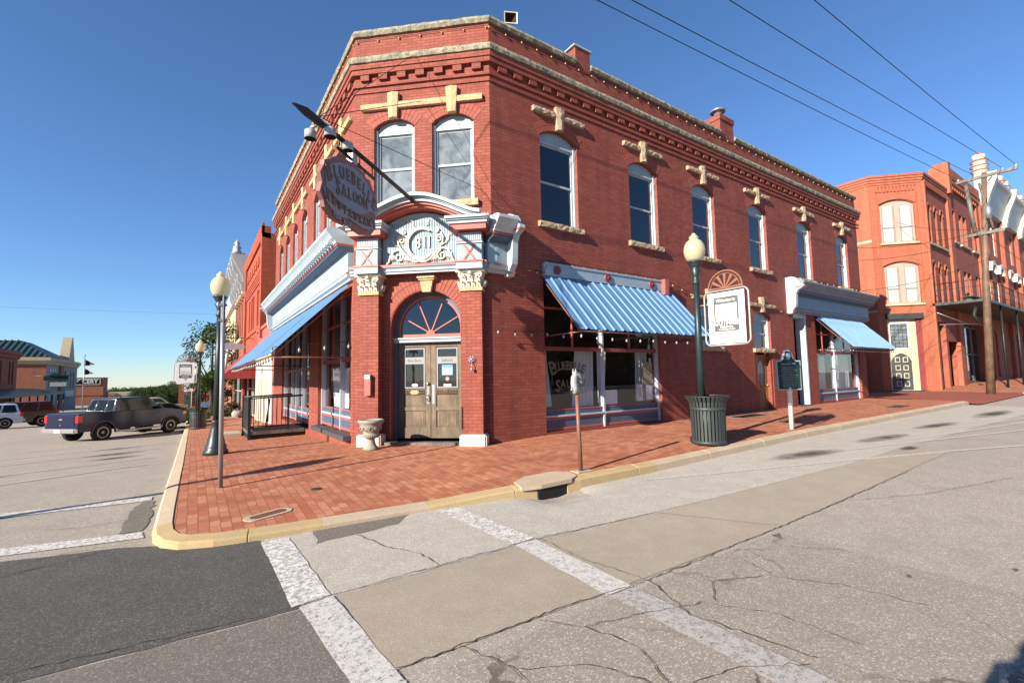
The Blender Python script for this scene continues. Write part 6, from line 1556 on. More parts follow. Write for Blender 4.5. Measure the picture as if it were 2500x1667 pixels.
# balcony
b = MB(); b.box(W0, 34.8, 62, 6.0, 8.2, 5.22, 5.36); ba = b.build('balcony', 'can', ob)
b = MB()
def rail(p, q, n):
    p, q = Vector(p), Vector(q); up_ = Vector((0, 0, 1))
    b.tube([p+up_*1.08, q+up_*1.08], .022, 5); b.tube([p+up_*.72, q+up_*.72], .012, 4); b.tube([p+up_*.12, q+up_*.12], .012, 4)
    for k in range(n+1): r_ = p+(q-p)*k/n; b.tube([r_, r_+up_*1.08], .016 if k % 4 == 0 else .008, 4)
rail((34.85, 8.1, 5.36), (34.85, 6.05, 5.36), 8); rail((34.85, 6.05, 5.36), (61.9, 6.05, 5.36), 90)
b.build('railing', 'black', ba)
for x in (38.6, 42.9, 47.5, 52, 56.5, 61): b = MB(); b.tube([(x, 6.12, FRS(x, 6.1)), (x, 6.12, 5.22)], .05, 8); b.build('post', 'black', ba)
b = MB(); b.tube([(35.3, 8.2, 4.9), (36.4, 7.2, 4.2)], .02, 5); b.tube([(34.9, 8.0, 4.15), (37.4, 6.9, 4.2)], .02, 5); b.build('sign_bracket', 'galv', ob)
b = MB()
b.box(W0, 36.5, 38.6, 6.8, 7.3, 5.72, 5.78)
for x in (36.7, 38.4): b.box(W0, x, x+.06, 6.9, 7.2, 5.36, 5.72)
b.build('bench', 'wood', ba)
b = MB(); b.poly([(34.9, 8.4, 12.6), (46.8, 8.4, 12.6), (46.8, 26, 12.6), (33, 26, 12.6), (33, 10.3, 12.6)]); b.build('roof', 'dark', ob)
# ---------- ornate building beyond
OFF = Vector((47.1, 8.23, .6))
ot = root('brick_building', OFF, 'tall red brick building with silver grey cornice and stacked white finials behind the utility pole', 'building')
b = MB(); ops2 = [(x, x+1.3, 1.0, 4.2, .3) for x in (48.6, 51.2, 53.8, 56.6, 59.2, 61.8, 64.4)]
wall(b, OR, 47.1, 76, -.2, 4.9, ops2, .3)
ops3 = [(x, x+1.1, 6.4, 8.8, .35) for x in (49, 51.6, 55.0, 57.6, 61, 63.6, 67)]; wall(b, OR, 47.1, 76, 4.9, 9.6, ops3, .3); wall(b, OR, 47.1, 76, 9.6, 14.2, [(a, c, 10.4, 12.6, .35) for a, c, *_ in ops3], .3)
b.poly([(47.1, 8.23, 0), (47.1, 20, 0), (47.1, 20, 15), (47.1, 8.23, 15)]); b.box(OR, 47.1, 76, -.6, -.3, 14.2, 14.9)
for x in (47.1, 53.9, 59.6, 65.2, 71): b.box(OR, x, x+.55, 0, .25, 0, 14)
b.build('wall', 'brickorR', ot, recalc=False)
for a, c, *_ in ops3:
    for z0, z1 in ((6.4, 8.8), (10.4, 12.6)): simple_window(OR, a, c, z0, z1, ot, 'boards', 'glassC', rise=.3, d=-.2)
    b = MB(); P = arc(a-.2, c+.2, 8.9, .5, 8); b.band(OR, [(x, z+.3) for x, z in P], P, 0, .3); b.build('hood_mould', 'boards', ot)
for a, c, *_ in ops2: simple_window(OR, a, c, 1.0, 4.2, ot, 'blind', 'glassR', rise=.25, d=-.25, fw=.12)
b = MB(); b.extr(OR, [(0, 13.4), (.25, 13.45), (.3, 13.7), (.75, 15.3), (.95, 15.5), (.95, 15.75), (0, 15.9)], 47.3, 76); b.build('cornice', 'silver', ot)
for x in (47.6, 54.1, 59.8, 65.4, 71.2):
    b = MB(); b.extr(OR, [(0, 12.9), (.45, 13.0), (.55, 13.6), (.7, 14.2), (1.15, 15.4), (1.2, 15.9), (0, 16.0)], x-.05, x+.5); b.build('cornice_bracket', 'boards', ot)
for x, zt in ((48.1, 17.7), (53.6, 17.3), (55.6, 17.3), (61.3, 17.3), (64.8, 17.2), (70, 17.2)):
    b = MB(); k = zt-17.6; c = (x, 8.0, 0)
    b.lathe(c, [(.42, 15.7+k), (.42, 16.1+k), (.50, 16.15+k), (.50, 16.28+k), (.38, 16.3+k), (.38, 16.42+k), (.52, 16.5+k), (.52, 16.62+k), (.36, 16.66+k), (.36, 16.8+k), (.48, 16.88+k), (.48, 17.0+k), (.3, 17.1+k), (.38, 17.25+k), (.36, 17.42+k), (.2, 17.6+k), (.05, 17.65+k)], 14, ms=[i % 4 // 2 for i in range(16)]); b.build('finial', ['boards', 'brickfar'], ot)
b = MB(); b.poly([(47.2, 8.6, 14.2), (76, 8.6, 14.2), (76, 22, 14.2), (47.2, 22, 14.2)]); b.build('roof', 'dark', ot)

# ---------- left row beyond the saloon
OFF = Vector((2.86, 24.5, -.4))
pk = root('shop_building', OFF, 'single storey shop with pink band and cream beadboard front next to the blue awning', 'building')
b = MB(); wall(b, FL, 22.5, 28.9, -1.2, 4.35, [(22.9, 28.5, -.6, 3.0, 0)], .15); b.poly([(2.86, 22.55, -1), (2.86, 28.9, -1), (14, 28.9, -1), (14, 22.55, -1)]); b.build('wall', 'pinkband', pk, recalc=False)
b = MB(); b.poly([(2.86, 22.5, 4.3), (14, 22.5, 4.3), (14, 28.9, 4.3), (2.86, 28.9, 4.3)]); b.build('roof', 'dark', pk)
b = MB(); b.box(FL, 22.6, 28.9, -.14, .06, -.6, 2.75)
for k in range(34): b.box(FL, 22.7+k*.18, 22.72+k*.18, .06, .068, -.5, 2.7)
b.build('beadboard', 'boards', pk)
b = MB()
for s in (23.1, 24.2, 25.9, 27.1):
    b.box(FL, s, s+.8, .068, .075, .9, 1.75)
    for k in range(3): pass
b.build('shutter_panel', 'yellowtrim', pk)
b = MB(); b.extr(FL, [(0, 2.75), (.10, 2.78), (.14, 2.90), (.22, 3.0), (.22, 3.05), (0, 3.08)], 22.55, 28.9); b.build('cornice', 'boards', pk)
b = MB(); b.extr(FL, [(0, 4.25), (.08, 4.28), (.08, 4.42), (0, 4.42)], 22.55, 28.9); b.build('coping', 'pinkband', pk)
OFF = Vector((2.86, 31, -.5))
rb = root('brick_building', OFF, 'bright red two storey brick building with paired sash windows and a red canvas awning', 'building')
b = MB(); rw = [(28.0, 28.8), (29.0, 29.8), (31.2, 32.0), (32.2, 33.0), (33.6, 34.4)]
wall(b, FL, 26.9, 36.6, 4.3, 9.7, [(a, c, 4.75, 6.75, 0) for a, c in rw], .2); wall(b, FL, 28.9, 36.6, -1.6, 4.3, [(29.3, 36.2, -.5, 2.9, 0)], .3)
b.poly([(2.86, 26.9, 3.9), (14, 26.9, 3.9), (14, 26.9, 9.4), (2.86, 26.9, 9.4)]); b.poly([(2.86, 28.9, -1), (14, 28.9, -1), (14, 28.9, 4.3), (2.86, 28.9, 4.3)]); b.poly([(2.86, 36.6, -1), (14, 36.6, -1), (14, 36.6, 9.7), (2.86, 36.6, 9.7)])
b.build('wall', 'brickred2', rb, recalc=False)
b = MB()
for k in range(4): b.extr(FL, [(0, 7.0+k*.14), (.05+.03*k, 7.0+k*.14), (.05+.03*k, 7.14+k*.14), (0, 7.14+k*.14)], 27.4, 36.1)
b.extr(FL, [(-.3, 9.1), (.10, 9.15), (.16, 9.4), (.16, 9.75), (-.3, 9.75)], 26.9, 36.7); b.box(FL, 26.9, 27.45, 0, .12, 3.9, 9.9); b.box(FL, 36.0, 36.6, 0, .12, -1, 9.9)
for k in range(7): b.box(FL, 27.9+k*1.15, 28.6+k*1.15, 0, .05, 8.1, 8.6)
b.box(FL, 27.4, 36.1, 0, .06, 4.45, 4.6); b.build('brick_trim', 'brickred2', rb)
for a, c in rw: simple_window(FL, a, c, 4.75, 6.75, rb, 'boards', 'glassR', d=-.15)
simple_window(FL, 29.4, 32.4, -.4, 2.8, rb, 'boards', 'glassR', d=-.2); simple_window(FL, 32.8, 36.1, -.4, 2.8, rb, 'boards', 'glassR', d=-.2)
b = MB(); b.poly([(2.9, 27, 9.0), (14, 27, 9.0), (14, 36.6, 9.0), (2.9, 36.6, 9.0)]); b.build('roof', 'dark', rb)
b = MB(); b.prism(Fr((0, 0, 0), (-1, 0, 0), (0, 1, 0)), [(-2.84, 3.55), (-1.25, 1.95), (-1.25, 1.80), (-1.27, 1.80), (-1.27, 1.93), (-2.84, 3.45)], 29.2, 37.5)
b.prism(Fr((0, 0, 0), (-1, 0, 0), (0, 1, 0)), [(-2.84, 3.5), (-1.26, 1.92), (-1.26, 1.80), (-2.84, 1.80)], 29.2, 29.22)
b.build('canvas_awning', 'awnred', rb)
OFF = Vector((2.86, 40, -.8))
nb = root('brick_building', OFF, 'narrow brick building with tall arched windows and stacked silver cornice brackets beyond the red awning', 'building')
b = MB(); nw = [(37.4+k*1.5, 38.2+k*1.5) for k in range(5)]
wall(b, FL, 36.6, 44.8, -1.8, 4.2, [], .2); wall(b, FL, 36.6, 44.8, 4.2, 10.4, [(a, c, 4.8, 7.6, .3) for a, c in nw], .2); b.poly([(2.86, 44.8, -1), (14, 44.8, -1), (14, 44.8, 10.4), (2.86, 44.8, 10.4)]); b.poly([(2.86, 36.6, 9), (14, 36.6, 9), (14, 36.6, 10.4), (2.86, 36.6, 10.4)]); b.build('wall', 'brickorR', nb, recalc=False)
for a, c in nw:
    simple_window(FL, a, c, 4.8, 7.6, nb, 'boards', 'glassR', rise=.3, d=-.15)
    b = MB(); P = arc(a-.1, c+.1, 7.6, .35, 6); b.band(FL, [(x, z+.25) for x, z in P], P, 0, .2); b.box(FL, a-.2, c+.2, 0, .25, 4.5, 4.75); b.build('hood_mould', 'tan', nb)
b = MB(); b.extr(FL, [(0, 8.5), (.2, 8.6), (.3, 9.0), (.75, 9.9), (.85, 10.1), (.85, 10.4), (0, 10.5)], 36.7, 44.8); b.build('cornice', 'silver', nb)
for y in (37.0, 38.9, 40.8, 42.7, 44.5):
    b = MB(); b.extr(FL, [(0, 7.9), (.3, 8.0), (.35, 8.4), (.55, 8.6), (.55, 9.1), (.8, 9.3), (.95, 10.0), (.95, 10.5), (0, 10.6)], y-.15, y+.15)
    b.lathe(FL(y, .6, 0), [(.2, 10.5), (.28, 10.6), (.28, 10.7), (.16, 10.75), (.25, 10.9), (.25, 11.0), (.12, 11.1), (.18, 11.25), (.04, 11.5)], 10); b.build('cornice_bracket', 'silver', nb)
simple_window(FL, 37.2, 40.2, -.6, 2.6, nb, 'blind', 'glassR', d=.05); simple_window(FL, 40.8, 44.0, -.6, 2.6, nb, 'blind', 'glassR', d=.05)
OFF = Vector((2.86, 55, -1.2))
tb = root('stone_building', OFF, 'pale tan corner building with pink lower wall seen behind the sidewalk trees', 'building')
b = MB(); wall(b, FL, 46.5, 66, -2.5, 8.3, [(48+k*2.4, 49.1+k*2.4, 4.6, 6.9, .3) for k in range(7)], .2); b.poly([(2.86, 46.5, -2), (14, 46.5, -2), (14, 46.5, 8.3), (2.86, 46.5, 8.3)]); b.build('wall', 'tan', tb, recalc=False)
b = MB(); b.extr(FL, [(0, 8.1), (.3, 8.2), (.5, 8.7), (.5, 9.0), (0, 9.0)], 46.4, 66); b.extr(FL, [(0, 3.9), (.15, 3.95), (.15, 4.2), (0, 4.2)], 46.4, 66); b.build('cornice', 'boards', tb)
b = MB(); b.box(FL, 46.5, 66, 0, .03, -2.5, 3.9); b.build('lower_wall', 'brickfar', tb)
OFF = Vector((8, 92, -2))
lb = root('brick_building', OFF, 'long low orange brick building closing the view past the sidewalk trees', 'building')
b = MB(); b.box(W0, -2, 26, 96, 108, -3, 2.0); b.box(W0, -2.1, 26, 95.8, 108, 2.0, 2.25); b.build('wall', 'brickfar', lb)
b = MB(); b.box(W0, -1.2, -.2, 95.9, 96.1, -2.6, -.3); b.build('door', 'blackdk', lb)

# ---------- buildings across the left street
FX = Fr((-22, 0, 0), (0, 1, 0), (1, 0, 0))
def fspin(y): return Fr((0, y, 0), (1, 0, 0), (0, -1, 0))
OFF = Vector((-24, 92, -2.2))
s1 = root('brick_building', OFF, 'shaded dark brick building with tall narrow windows and a green canopy at the far left', 'building')
b = MB(); sw = [(96.2, 97.0), (97.6, 98.4), (91, 91.8), (92.4, 93.2), (86, 86.8), (87.5, 88.3)]
wall(b, FX, 74, 100, -3.5, 6.6, [(a, c, 1.9, 5.0, .3) for a, c in sw], .3); b.poly([(-22, 100, -3), (-40, 100, -3), (-40, 100, 6.6), (-22, 100, 6.6)]); b.poly([(-22, 74, -3), (-40, 74, -3), (-40, 74, 6.6), (-22, 74, 6.6)]); b.poly([(-22, 74, 6.4), (-40, 74, 6.4), (-40, 100, 6.4), (-22, 100, 6.4)]); b.build('wall', 'brickorR', s1, recalc=False)
for a, c in sw: simple_window(FX, a, c, 1.9, 5.0, s1, 'greyst', 'glassR', d=-.25)
b = MB(); b.extr(FX, [(0, 5.6), (.2, 5.7), (.3, 6.1), (.5, 6.3), (.5, 6.6), (0, 6.9)], 73.8, 100.3); b.build('cornice', 'brickorR', s1)
b = MB(); b.prism(Fr((0, 0, 0), (1, 0, 0), (0, 1, 0)), [(-22, 1.3), (-17.8, .55), (-17.8, .25), (-22, .9)], 74, 108); b.build('canopy', 'signgreen', s1)
for y in (76, 80, 84, 88, 92, 96, 100, 104, 108): b = MB(); b.tube([(-18, y, road_z(-18, y)), (-18, y, .4)], .09, 6); b.build('canopy_post', 'black', s1)
b = MB(); b.box(W0, -27.5, -24, 93, 97, 6.4, 7.8); b.box(W0, -26, -25, 94, 96, 7.8, 8.1); b.build('roof_unit', 'blind', s1)
OFF = Vector((-26, 118, -2.6))
s2 = root('hall_building', OFF, 'orange brick hall with green hipped metal roof and a pointed grey gable', 'building')
b = MB(); FS = fspin(117); wall(b, FS, -44, -22, -4, 5.9, [], .2); b.build('side_wall', 'brickfar', s2, recalc=False)
b = MB(); wall(b, FX, 117, 144, -4.6, 5.9, [(119+k*1.9, 120.2+k*1.9, 1.4, 3.6, 0) for k in range(3)]+[(131, 133, 1.2, 4.6, 0), (137, 138, 1, 4.5, 0), (140, 141, 1, 4.5, 0)], .4); b.build('front_wall', 'greyst', s2, recalc=False)
for a, c, z0, z1 in [(119+k*1.9, 120.2+k*1.9, 1.4, 3.6) for k in range(3)]+[(131, 133, 1.2, 4.6), (137, 138, 1, 4.5), (140, 141, 1, 4.5)]: simple_window(FX, a, c, z0, z1, s2, 'greyst', 'glassR', d=-.3)
for k in range(3):
    y = 119.6+k*1.9; b = MB(); b.prism(FX, [(y-.6, 4.3), (y+.6, 4.3), (y, 5.2)], 0, .08); b.build('stone_ornament', 'silver', s2); b = MB(); b.box(FX, y-.5, y+.5, 0, .12, -2.2, .3); b.build('stone_panel', 'silver', s2)
b = MB(); b.box(FX, 127.5, 136, 0, .9, -.6, .6); b.build('porch_lintel', 'silver', s2)
b = MB(); b.box(FX, 126.5, 129.3, 0, .3, -4, 5.6); b.build('brick_panel', 'brickfar', s2)
b = MB(); b.sweep([(-44, 117), (-22, 117), (-22, 144)], [(0, 5.5), (.25, 5.6), (.3, 5.9), (.6, 6.2), (.6, 6.7), (0, 6.9)], side=1); b.build('cornice', 'tan', s2)
b = MB(); b.poly([(-44, 116.5, 6.8), (-21.6, 116.5, 6.8), (-27, 124, 10.2), (-44, 124, 10.2)]); b.poly([(-21.6, 116.5, 6.8), (-21.6, 135, 6.8), (-27, 131, 10.2), (-27, 124, 10.2)]); b.poly([(-44, 134, 6.8), (-21.6, 134, 6.8), (-27, 139, 9.5), (-44, 139, 9.5)])
for k in range(26):
    x = -43.5+k*.85; xt = min(x, -27) if x > -27 else x; f = 1 if x < -27 else max(0, (-21.6-x)/5.4)
    b.box(W0, x, x+.12, 116.5, 116.6, 6.8, 6.9) if False else b.hexa([(x, 116.45, 6.85), (x+.14, 116.45, 6.85), (x+.14, 116.45+7.5*f, 6.85+3.4*f), (x, 116.45+7.5*f, 6.85+3.4*f), (x, 116.45, 7.0), (x+.14, 116.45, 7.0), (x+.14, 116.45+7.5*f, 7.0+3.4*f), (x, 116.45+7.5*f, 7.0+3.4*f)])
b.build('hipped_roof', 'roofgreen', s2)
b = MB(); b.prism(FX, [(132, 5.9), (139.5, 5.9), (138.4, 7.5), (136.2, 11.9), (135.4, 11.9), (133.2, 7.5)], -1.2, .3); b.build('gable', 'tan', s2)
OFF = Vector((-26, 182, -4))
s3 = root('grocery_building', OFF, 'low brick grocery building with a black and white painted sign band on its side wall', 'building')
b = MB(); b.box(W0, -46, -21.9, 182, 190, -6, 3.6); b.box(W0, -46.1, -21.8, 181.9, 190, 3.6, 3.85); b.box(W0, -46, -21.8, 181.85, 182, -1.4, -1.2); b.build('wall', 'brickfar', s3)
b = MB(); b.box(W0, -30.5, -22.6, 181.8, 182, 1.75, 3.45); b.box(W0, -30.5, -22.6, 181.75, 181.8, 3.35, 3.47, 1); b.box(W0, -30.5, -22.6, 181.75, 181.8, 1.73, 1.83, 1); b.box(W0, -22.7, -22.58, 181.75, 181.8, 1.73, 3.47, 1); sg = b.build('painted_sign', ['black', 'letterw'], s3)
textmesh([('GROCERY', 1.62, face_mat((-26.4, 181.74, 2.6), Vector((1, 0, 0)), Vector((0, -1, 0))), .88, .02, .02)], 'lettering', 'letterw', sg, OFF)
OFF = Vector((-23, 236, -5))
s4 = root('warehouse_building', OFF, 'long low tan warehouse with a small orange panel in front of the distant trees', 'building')
b = MB(); b.box(W0, -26.9, -20.2, 236, 246, -10, -1.3); b.build('wall', 'tan', s4)
b = MB(); b.box(W0, -26.85, -24.5, 235.7, 236, -10, -1.6); b.build('panel', 'brickfar', s4)
b = MB(); b.band(fspin(235.6), [(-25.7+.7*cos(k*pi/10), -2.9+.7*sin(k*pi/10)) for k in range(21)], [(-25.7+.5*cos(k*pi/10), -2.9+.5*sin(k*pi/10)) for k in range(21)], 0, .1); b.build('oval_sign', 'tan', s4)
# shop signs hung on the left row and across the street
OFF = Vector((1.9, 31, 3.6))
r = root('projecting_sign', OFF, 'small grey scalloped shop sign on an iron arm beside the red building', 'shop sign')
b = MB(); b.tube([(2.86, 31, 4.15), (.9, 31, 4.15)], .02, 5); b.tube([(1.2, 31, 4.15), (1.2, 31, 3.9)], .01, 4); b.tube([(2.2, 31, 4.15), (2.2, 31, 3.9)], .01, 4); b.build('arm', 'wire', r)
b = MB(); b.prism(fspin(31), [(1.0, 3.62), (1.12, 3.50), (2.3, 3.50), (2.42, 3.62), (2.42, 3.72), (2.2, 3.82), (1.9, 3.84), (1.72, 3.95), (1.5, 3.84), (1.2, 3.82), (1.0, 3.72)], -.03, .03); b.build('board', 'silver', r)
OFF = Vector((-20, 108, 1))
r = root('projecting_sign', OFF, 'dark tiered sign hanging in front of the shaded hall at the far left', 'shop sign')
b = MB(); b.box(W0, -20.6, -17.5, 108, 108.2, 2.5, 3.2); b.box(W0, -19.8, -17.8, 107.9, 108.3, 1.5, 2.2, 1); b.prism(fspin(108), [(-20, 3.2), (-18, 3.2), (-18.6, 3.7), (-19.4, 3.7)], 0, .2); b.tube([(-22, 108.1, 3.3), (-17, 108.1, 3.3)], .06, 5); b.build('board', ['signgreen', 'silver'], r)
# flag pole
OFF = Vector((-17.5, 118, -3))
r = root('flagpole', OFF, 'tall pale flagpole with three dark flags before the grocery sign', 'flagpole')
b = MB(); b.tube([(-16.2, 112, road_z(-16, 112)), (-16.2, 112, 6.9)], .10, 8, r2=.06); b.ball((-16.2, 112, 7.0), .14); b.build('pole', 'galv', r)
for (z, L_, sg, m) in ((6.2, 1.9, 1, 'flagred'), (4.6, 1.7, 1, 'flagred'), (2.9, 1.3, -1, 'cloth')):
    if 'flagred' not in M: M['flagred'] = paint('faded flag cloth', lin(.10, .03, .06), .8, .3, 1)
    b = MB(); rows = []
    for k in range(9):
        t_ = k/8; x = -16.2+sg*.1+sg*L_*.72*t_; y = 112+.25*sin(t_*6)
        rows.append([b.pt((x, y, z-.9*t_-0*(1-t_))), b.pt((x, y, z-.6*t_-1.15*(1-t_*.35)+.45*t_))])
    for r1, r2 in zip(rows, rows[1:]): b.face([r1[0], r1[1], r2[1], r2[0]], 0, True)
    b.build('flag', m, r, recalc=False)

# ================================================================== UTILITY POLE AND WIRES
ux_, uy_ = 32.35, 5.75; uz_ = FRS(ux_, uy_)+.01; OFF = Vector((ux_, uy_, uz_))
r = root('utility_pole', OFF, 'weathered wooden utility pole with crossarms standing at the alley mouth on the right', 'utility pole')
b = MB(); b.tube([(ux_, uy_, uz_-.1), (ux_+.03, uy_-.2, 6), (ux_+.08, uy_-.5, 11.4)], .175, 12, r2=.10); b.build('pole', 'pole', r)
b = MB(); b.box(Fr((ux_, 0, 0), (0, 1, 0), (1, 0, 0)), 4.1, 6.3, -.06, .06, 11.12, 11.26); b.box(Fr((ux_, 0, 0), (0, 1, 0), (1, 0, 0)), 4.7, 6.1, -.12, -.02, 8.25, 8.38); b.box(Fr((ux_, 0, 0), (0, 1, 0), (1, 0, 0)), 4.9, 6.0, .1, .2, 8.35, 8.47)
b.build('crossarm', 'wood', r)
b = MB(); b.tube([(ux_+.1, 5.75, 8.2), (ux_+.1, 5.95, 11.0)], .09, 8); b.tube([(ux_, 5.1, 8.5), (ux_, 5.45, 10.9)], .05, 6); b.build('brace', 'wood', r)
for (y, z) in ((4.15, 11.26), (4.6, 11.26), (5.6, 11.26), (6.2, 11.26), (4.8, 8.4), (5.2, 8.4), (5.5, 8.4)):
    b = MB(); b.lathe((ux_, y, z), [(.03, 0), (.05, .03), (.03, .05), (.05, .08), (.02, .12)], 8); b.build('insulator', 'blind', r)
b = MB(); b.lathe((ux_+.0, 5.22, 9.0), [(.12, 0), (.12, .55), (.08, .6), (.04, .7)], 12); b.build('cutout', 'galv', r)
b = MB(); b.tube([(ux_+.05, 5.2, 8.7), (ux_+.1, 5.35, 8.0), (ux_+.05, 5.5, 7.0), (ux_+.1, 5.6, 5.0)], .03, 5); b.tube([(ux_-.15, 5.9, 3.9), (ux_-.2, 6.05, 4.3), (ux_-.15, 5.95, 4.7)], .08, 8); b.build('conduit', 'wire', r)
def wire(p, q, sag, label, rr_=.012, n=16):
    global OFF
    p, q = Vector(p), Vector(q); OFF = p; b = MB()
    P = [p+(q-p)*k/n-Vector((0, 0, sag*4*(k/n)*(1-k/n))) for k in range(n+1)]
    b.tube(P, rr_, 5); o = b.build('power_line', 'wire'); o.location = p; tag(o, label, 'power line', 'power lines crossing the sky')
    return o
OFF = Vector((0, 0, 0))
for (q0, tgt, lb) in (((7.441, 6.9, 10.06), (32.35, 6.2, 11.36), 'leftmost of the four long cables crossing the sky'), ((7.769, 6.2, 9.71), (32.35, 5.6, 11.36), 'second from the left of the four long sky cables'), ((9.996, 5.3, 10.107), (32.35, 4.6, 11.36), 'third from the left of the four long sky cables'), ((12.556, 4.6, 10.804), (32.35, 4.15, 11.36), 'rightmost of the four long cables crossing the sky')):
    t0 = Vector(tgt); wire(t0, t0+(Vector(q0)-t0)*1.5, .12, lb, .011)
for i, (z, x1, y1, z1, lb) in enumerate([(8.5, 60, 5.4, 8.0, 'upper cable running right from the utility pole'), (7.2, 60, 4.8, 6.5, 'lower cable running right from the utility pole'), (5.4, 60, 4.6, 5.2, 'lowest cable running right from the utility pole')]): wire((32.35, 5.5, z), (x1, y1, z1), .3, lb, .012)
for (z, tg, lb) in ((8.5, (24.7, 8.35, 7.2), 'highest service cable from the pole to the saloon end wall'), (8.2, (24.7, 8.35, 6.6), 'middle service cable from the pole to the saloon end wall'), (7.0, (24.7, 8.3, 5.2), 'lowest service cable from the pole to the saloon end wall'), (8.6, (33.5, 9.2, 10.2), 'short cable from the pole to the orange building')): wire((32.35, 5.5, z), tg, .25, lb, .010)
wire((-40, 60, 8.9), (2, 60, 9.1), .3, 'faint single cable across the sky at the left', .006)
# poles far down the left street
for i, (x, y, h, lb) in enumerate([(-8.8, 150, -2.0, 'white pole furthest left of the three before the tree line'), (-7.6, 150, -1.8, 'pale pole in the middle of the group before the tree line'), (-4.6, 130, -1.0, 'thin pale pole furthest right before the tree line'), (-15.9, 190, -.1, 'tall pale pole beside the tan warehouse')]):
    OFF = Vector((x, y, road_z(x, y)-1)); b = MB(); b.tube([OFF, Vector((x, y, h))], .10, 6); o = b.build('street_pole', 'blind'); o.location = OFF; tag(o, lb, 'pole', 'poles before the tree line')
# small street signs and newspaper boxes near the second lamp
OFF = Vector((-.1, 58, -1.5)); r = root('stop_sign', OFF, 'small red stop sign seen edge on beside the far lamp posts', 'stop sign')
b = MB(); b.tube([(-.1, 58, -1.6), (-.1, 58, 1.4)], .04, 6); b.build('post', 'blind', r)
b = MB(); b.prism(fspin(58), [(-.1+.36*cos(rad(22.5+45*k)), 1.0+.36*sin(rad(22.5+45*k))) for k in range(8)], 0, .02); b.build('sign_face', 'tail', r)
OFF = Vector((1.0, 44, -1.1)); r = root('newspaper_box', OFF, 'yellow newspaper box with blue top on the far sidewalk', 'newspaper box')
b = MB(); b.box(W0, .6, 1.1, 44, 44.5, -1.15, -.25); b.build('box_body', 'yellowbox' if 'yellowbox' in M else 'brass', r)
b = MB(); b.box(W0, .58, 1.12, 43.98, 44.5, -.25, .1); b.build('box_top', 'awn', r)

# ================================================================== VEGETATION
def leaves(b, c, R, n, size, rr, sz=1.0):
    for _ in range(n):
        th = rr.uniform(0, 2*pi); ph = math.acos(rr.uniform(-1, 1)); q = rr.uniform(.25, 1)**.45
        p = Vector((c[0]+R*q*sin(ph)*cos(th), c[1]+R*q*sin(ph)*sin(th), c[2]+R*sz*q*cos(ph)))
        a = Vector((rr.gauss(0, 1), rr.gauss(0, 1), rr.gauss(0, 1))).normalized(); e = a.orthogonal().normalized(); f = a.cross(e)
        s = size*rr.uniform(.6, 1.3)
        b.poly([p+e*s, p+f*s*.5, p-e*s, p-f*s*.5])
def tree(name, label, loc, h, R, nb, nl, size, seed, mat='leaf', group=None, trunk=.35, squash=.8, cat='tree'):
    global OFF
    rr = random.Random(seed); OFF = Vector((0, 0, 0)); r = root(name, loc, label, cat, group)
    b = MB(); th = h*trunk; b.tube([(0, 0, -.1), (rr.uniform(-.1, .1), rr.uniform(-.1, .1), th), (rr.uniform(-.2, .2), rr.uniform(-.2, .2), h*.8)], h*.022+.03, 8, r2=.03)
    cl = []
    for k in range(nb):
        a = rr.uniform(0, 2*pi); q = rr.uniform(.15, 1)**.6*R*.75; z = th+(h-th)*rr.uniform(.08, .92); q *= math.sqrt(max(.1, 1-((z-(th+(h-th)*.45))/((h-th)*.62))**2))
        cl.append((q*cos(a), q*sin(a), z)); 
        if k < 14: b.tube([(0, 0, th*.8+rr.uniform(0, .3)*h*.4), (q*.5*cos(a), q*.5*sin(a), (th+z)/2), cl[-1]], .045*h/5, 5, r2=.01)
    b.build('trunk', 'bark', r)
    b = MB()
    for c in cl: leaves(b, c, R*rr.uniform(.22, .42), nl, size, rr, squash)
    b.build('crown', mat, r, recalc=False); return r
tree('street_tree', 'loose leafed green tree at the kerb side rising above the red awning', (1.25, 43.5, -1.1), 7.6, 2.3, 34, 130, .10, 3, trunk=.28)
tree('street_tree', 'lower dense green tree below the leaning white pole', (1.7, 48, -1.3), 4.6, 1.6, 22, 110, .10, 5, 'leafd', trunk=.12)
tree('street_tree', 'round green sidewalk tree farthest along the left row', (.9, 66, -1.9), 5.2, 2.0, 22, 110, .13, 9, trunk=.2)
OFF = Vector((0, 0, 0))
tree('hedge_shrub', 'low leafy planting in a bed beside the red awning shop', (2.0, 37.6, -.78), 1.0, .9, 16, 90, .06, 11, 'leafd', trunk=.05, squash=.6, cat='shrub')
tree('hedge_shrub', 'rounded shrub with reddish ends behind the low planting', (1.5, 40.2, -.88), 1.2, .8, 14, 90, .06, 12, 'leaf', trunk=.05, squash=.7, cat='shrub')
OFF = Vector((2.1, 36, -.7)); r = root('railing', OFF, 'small black bent rail around the planting bed by the red awning', 'railing')
b = MB(); b.tube([(1.2, 36.4, -.75), (1.2, 36.4, .1), (2.6, 36.4, .1), (2.6, 36.4, -.75)], .02, 5); b.tube([(1.2, 38.8, -.75), (1.2, 38.8, .1), (1.2, 36.4, .1)], .02, 5); b.build('rail', 'black', r)
OFF = Vector((2.2, 35, -.7)); r = root('stone_block', OFF, 'rounded pale stone pot and slab beside the planting bed', 'planter')
b = MB(); b.lathe((2.4, 34.6, -.7), [(.2, 0), (.33, .15), (.36, .35), (.28, .5), (.1, .52)], 14); b.build('pot', 'plaster', r)
b = MB(); b.box(W0, 1.5, 2.4, 34.2, 34.7, -.72, -.56); b.build('slab', 'kerb', r)
OFF = Vector((1.9, 41.5, -.9)); b = MB(); b.tube([(1.55, 41.5, -.95), (2.15, 41.7, 4.4)], .10, 8); o = b.build('leaning_pole', 'blind'); o.location = OFF; tag(o, 'leaning white pole between the sidewalk tree and the red building', 'pole')
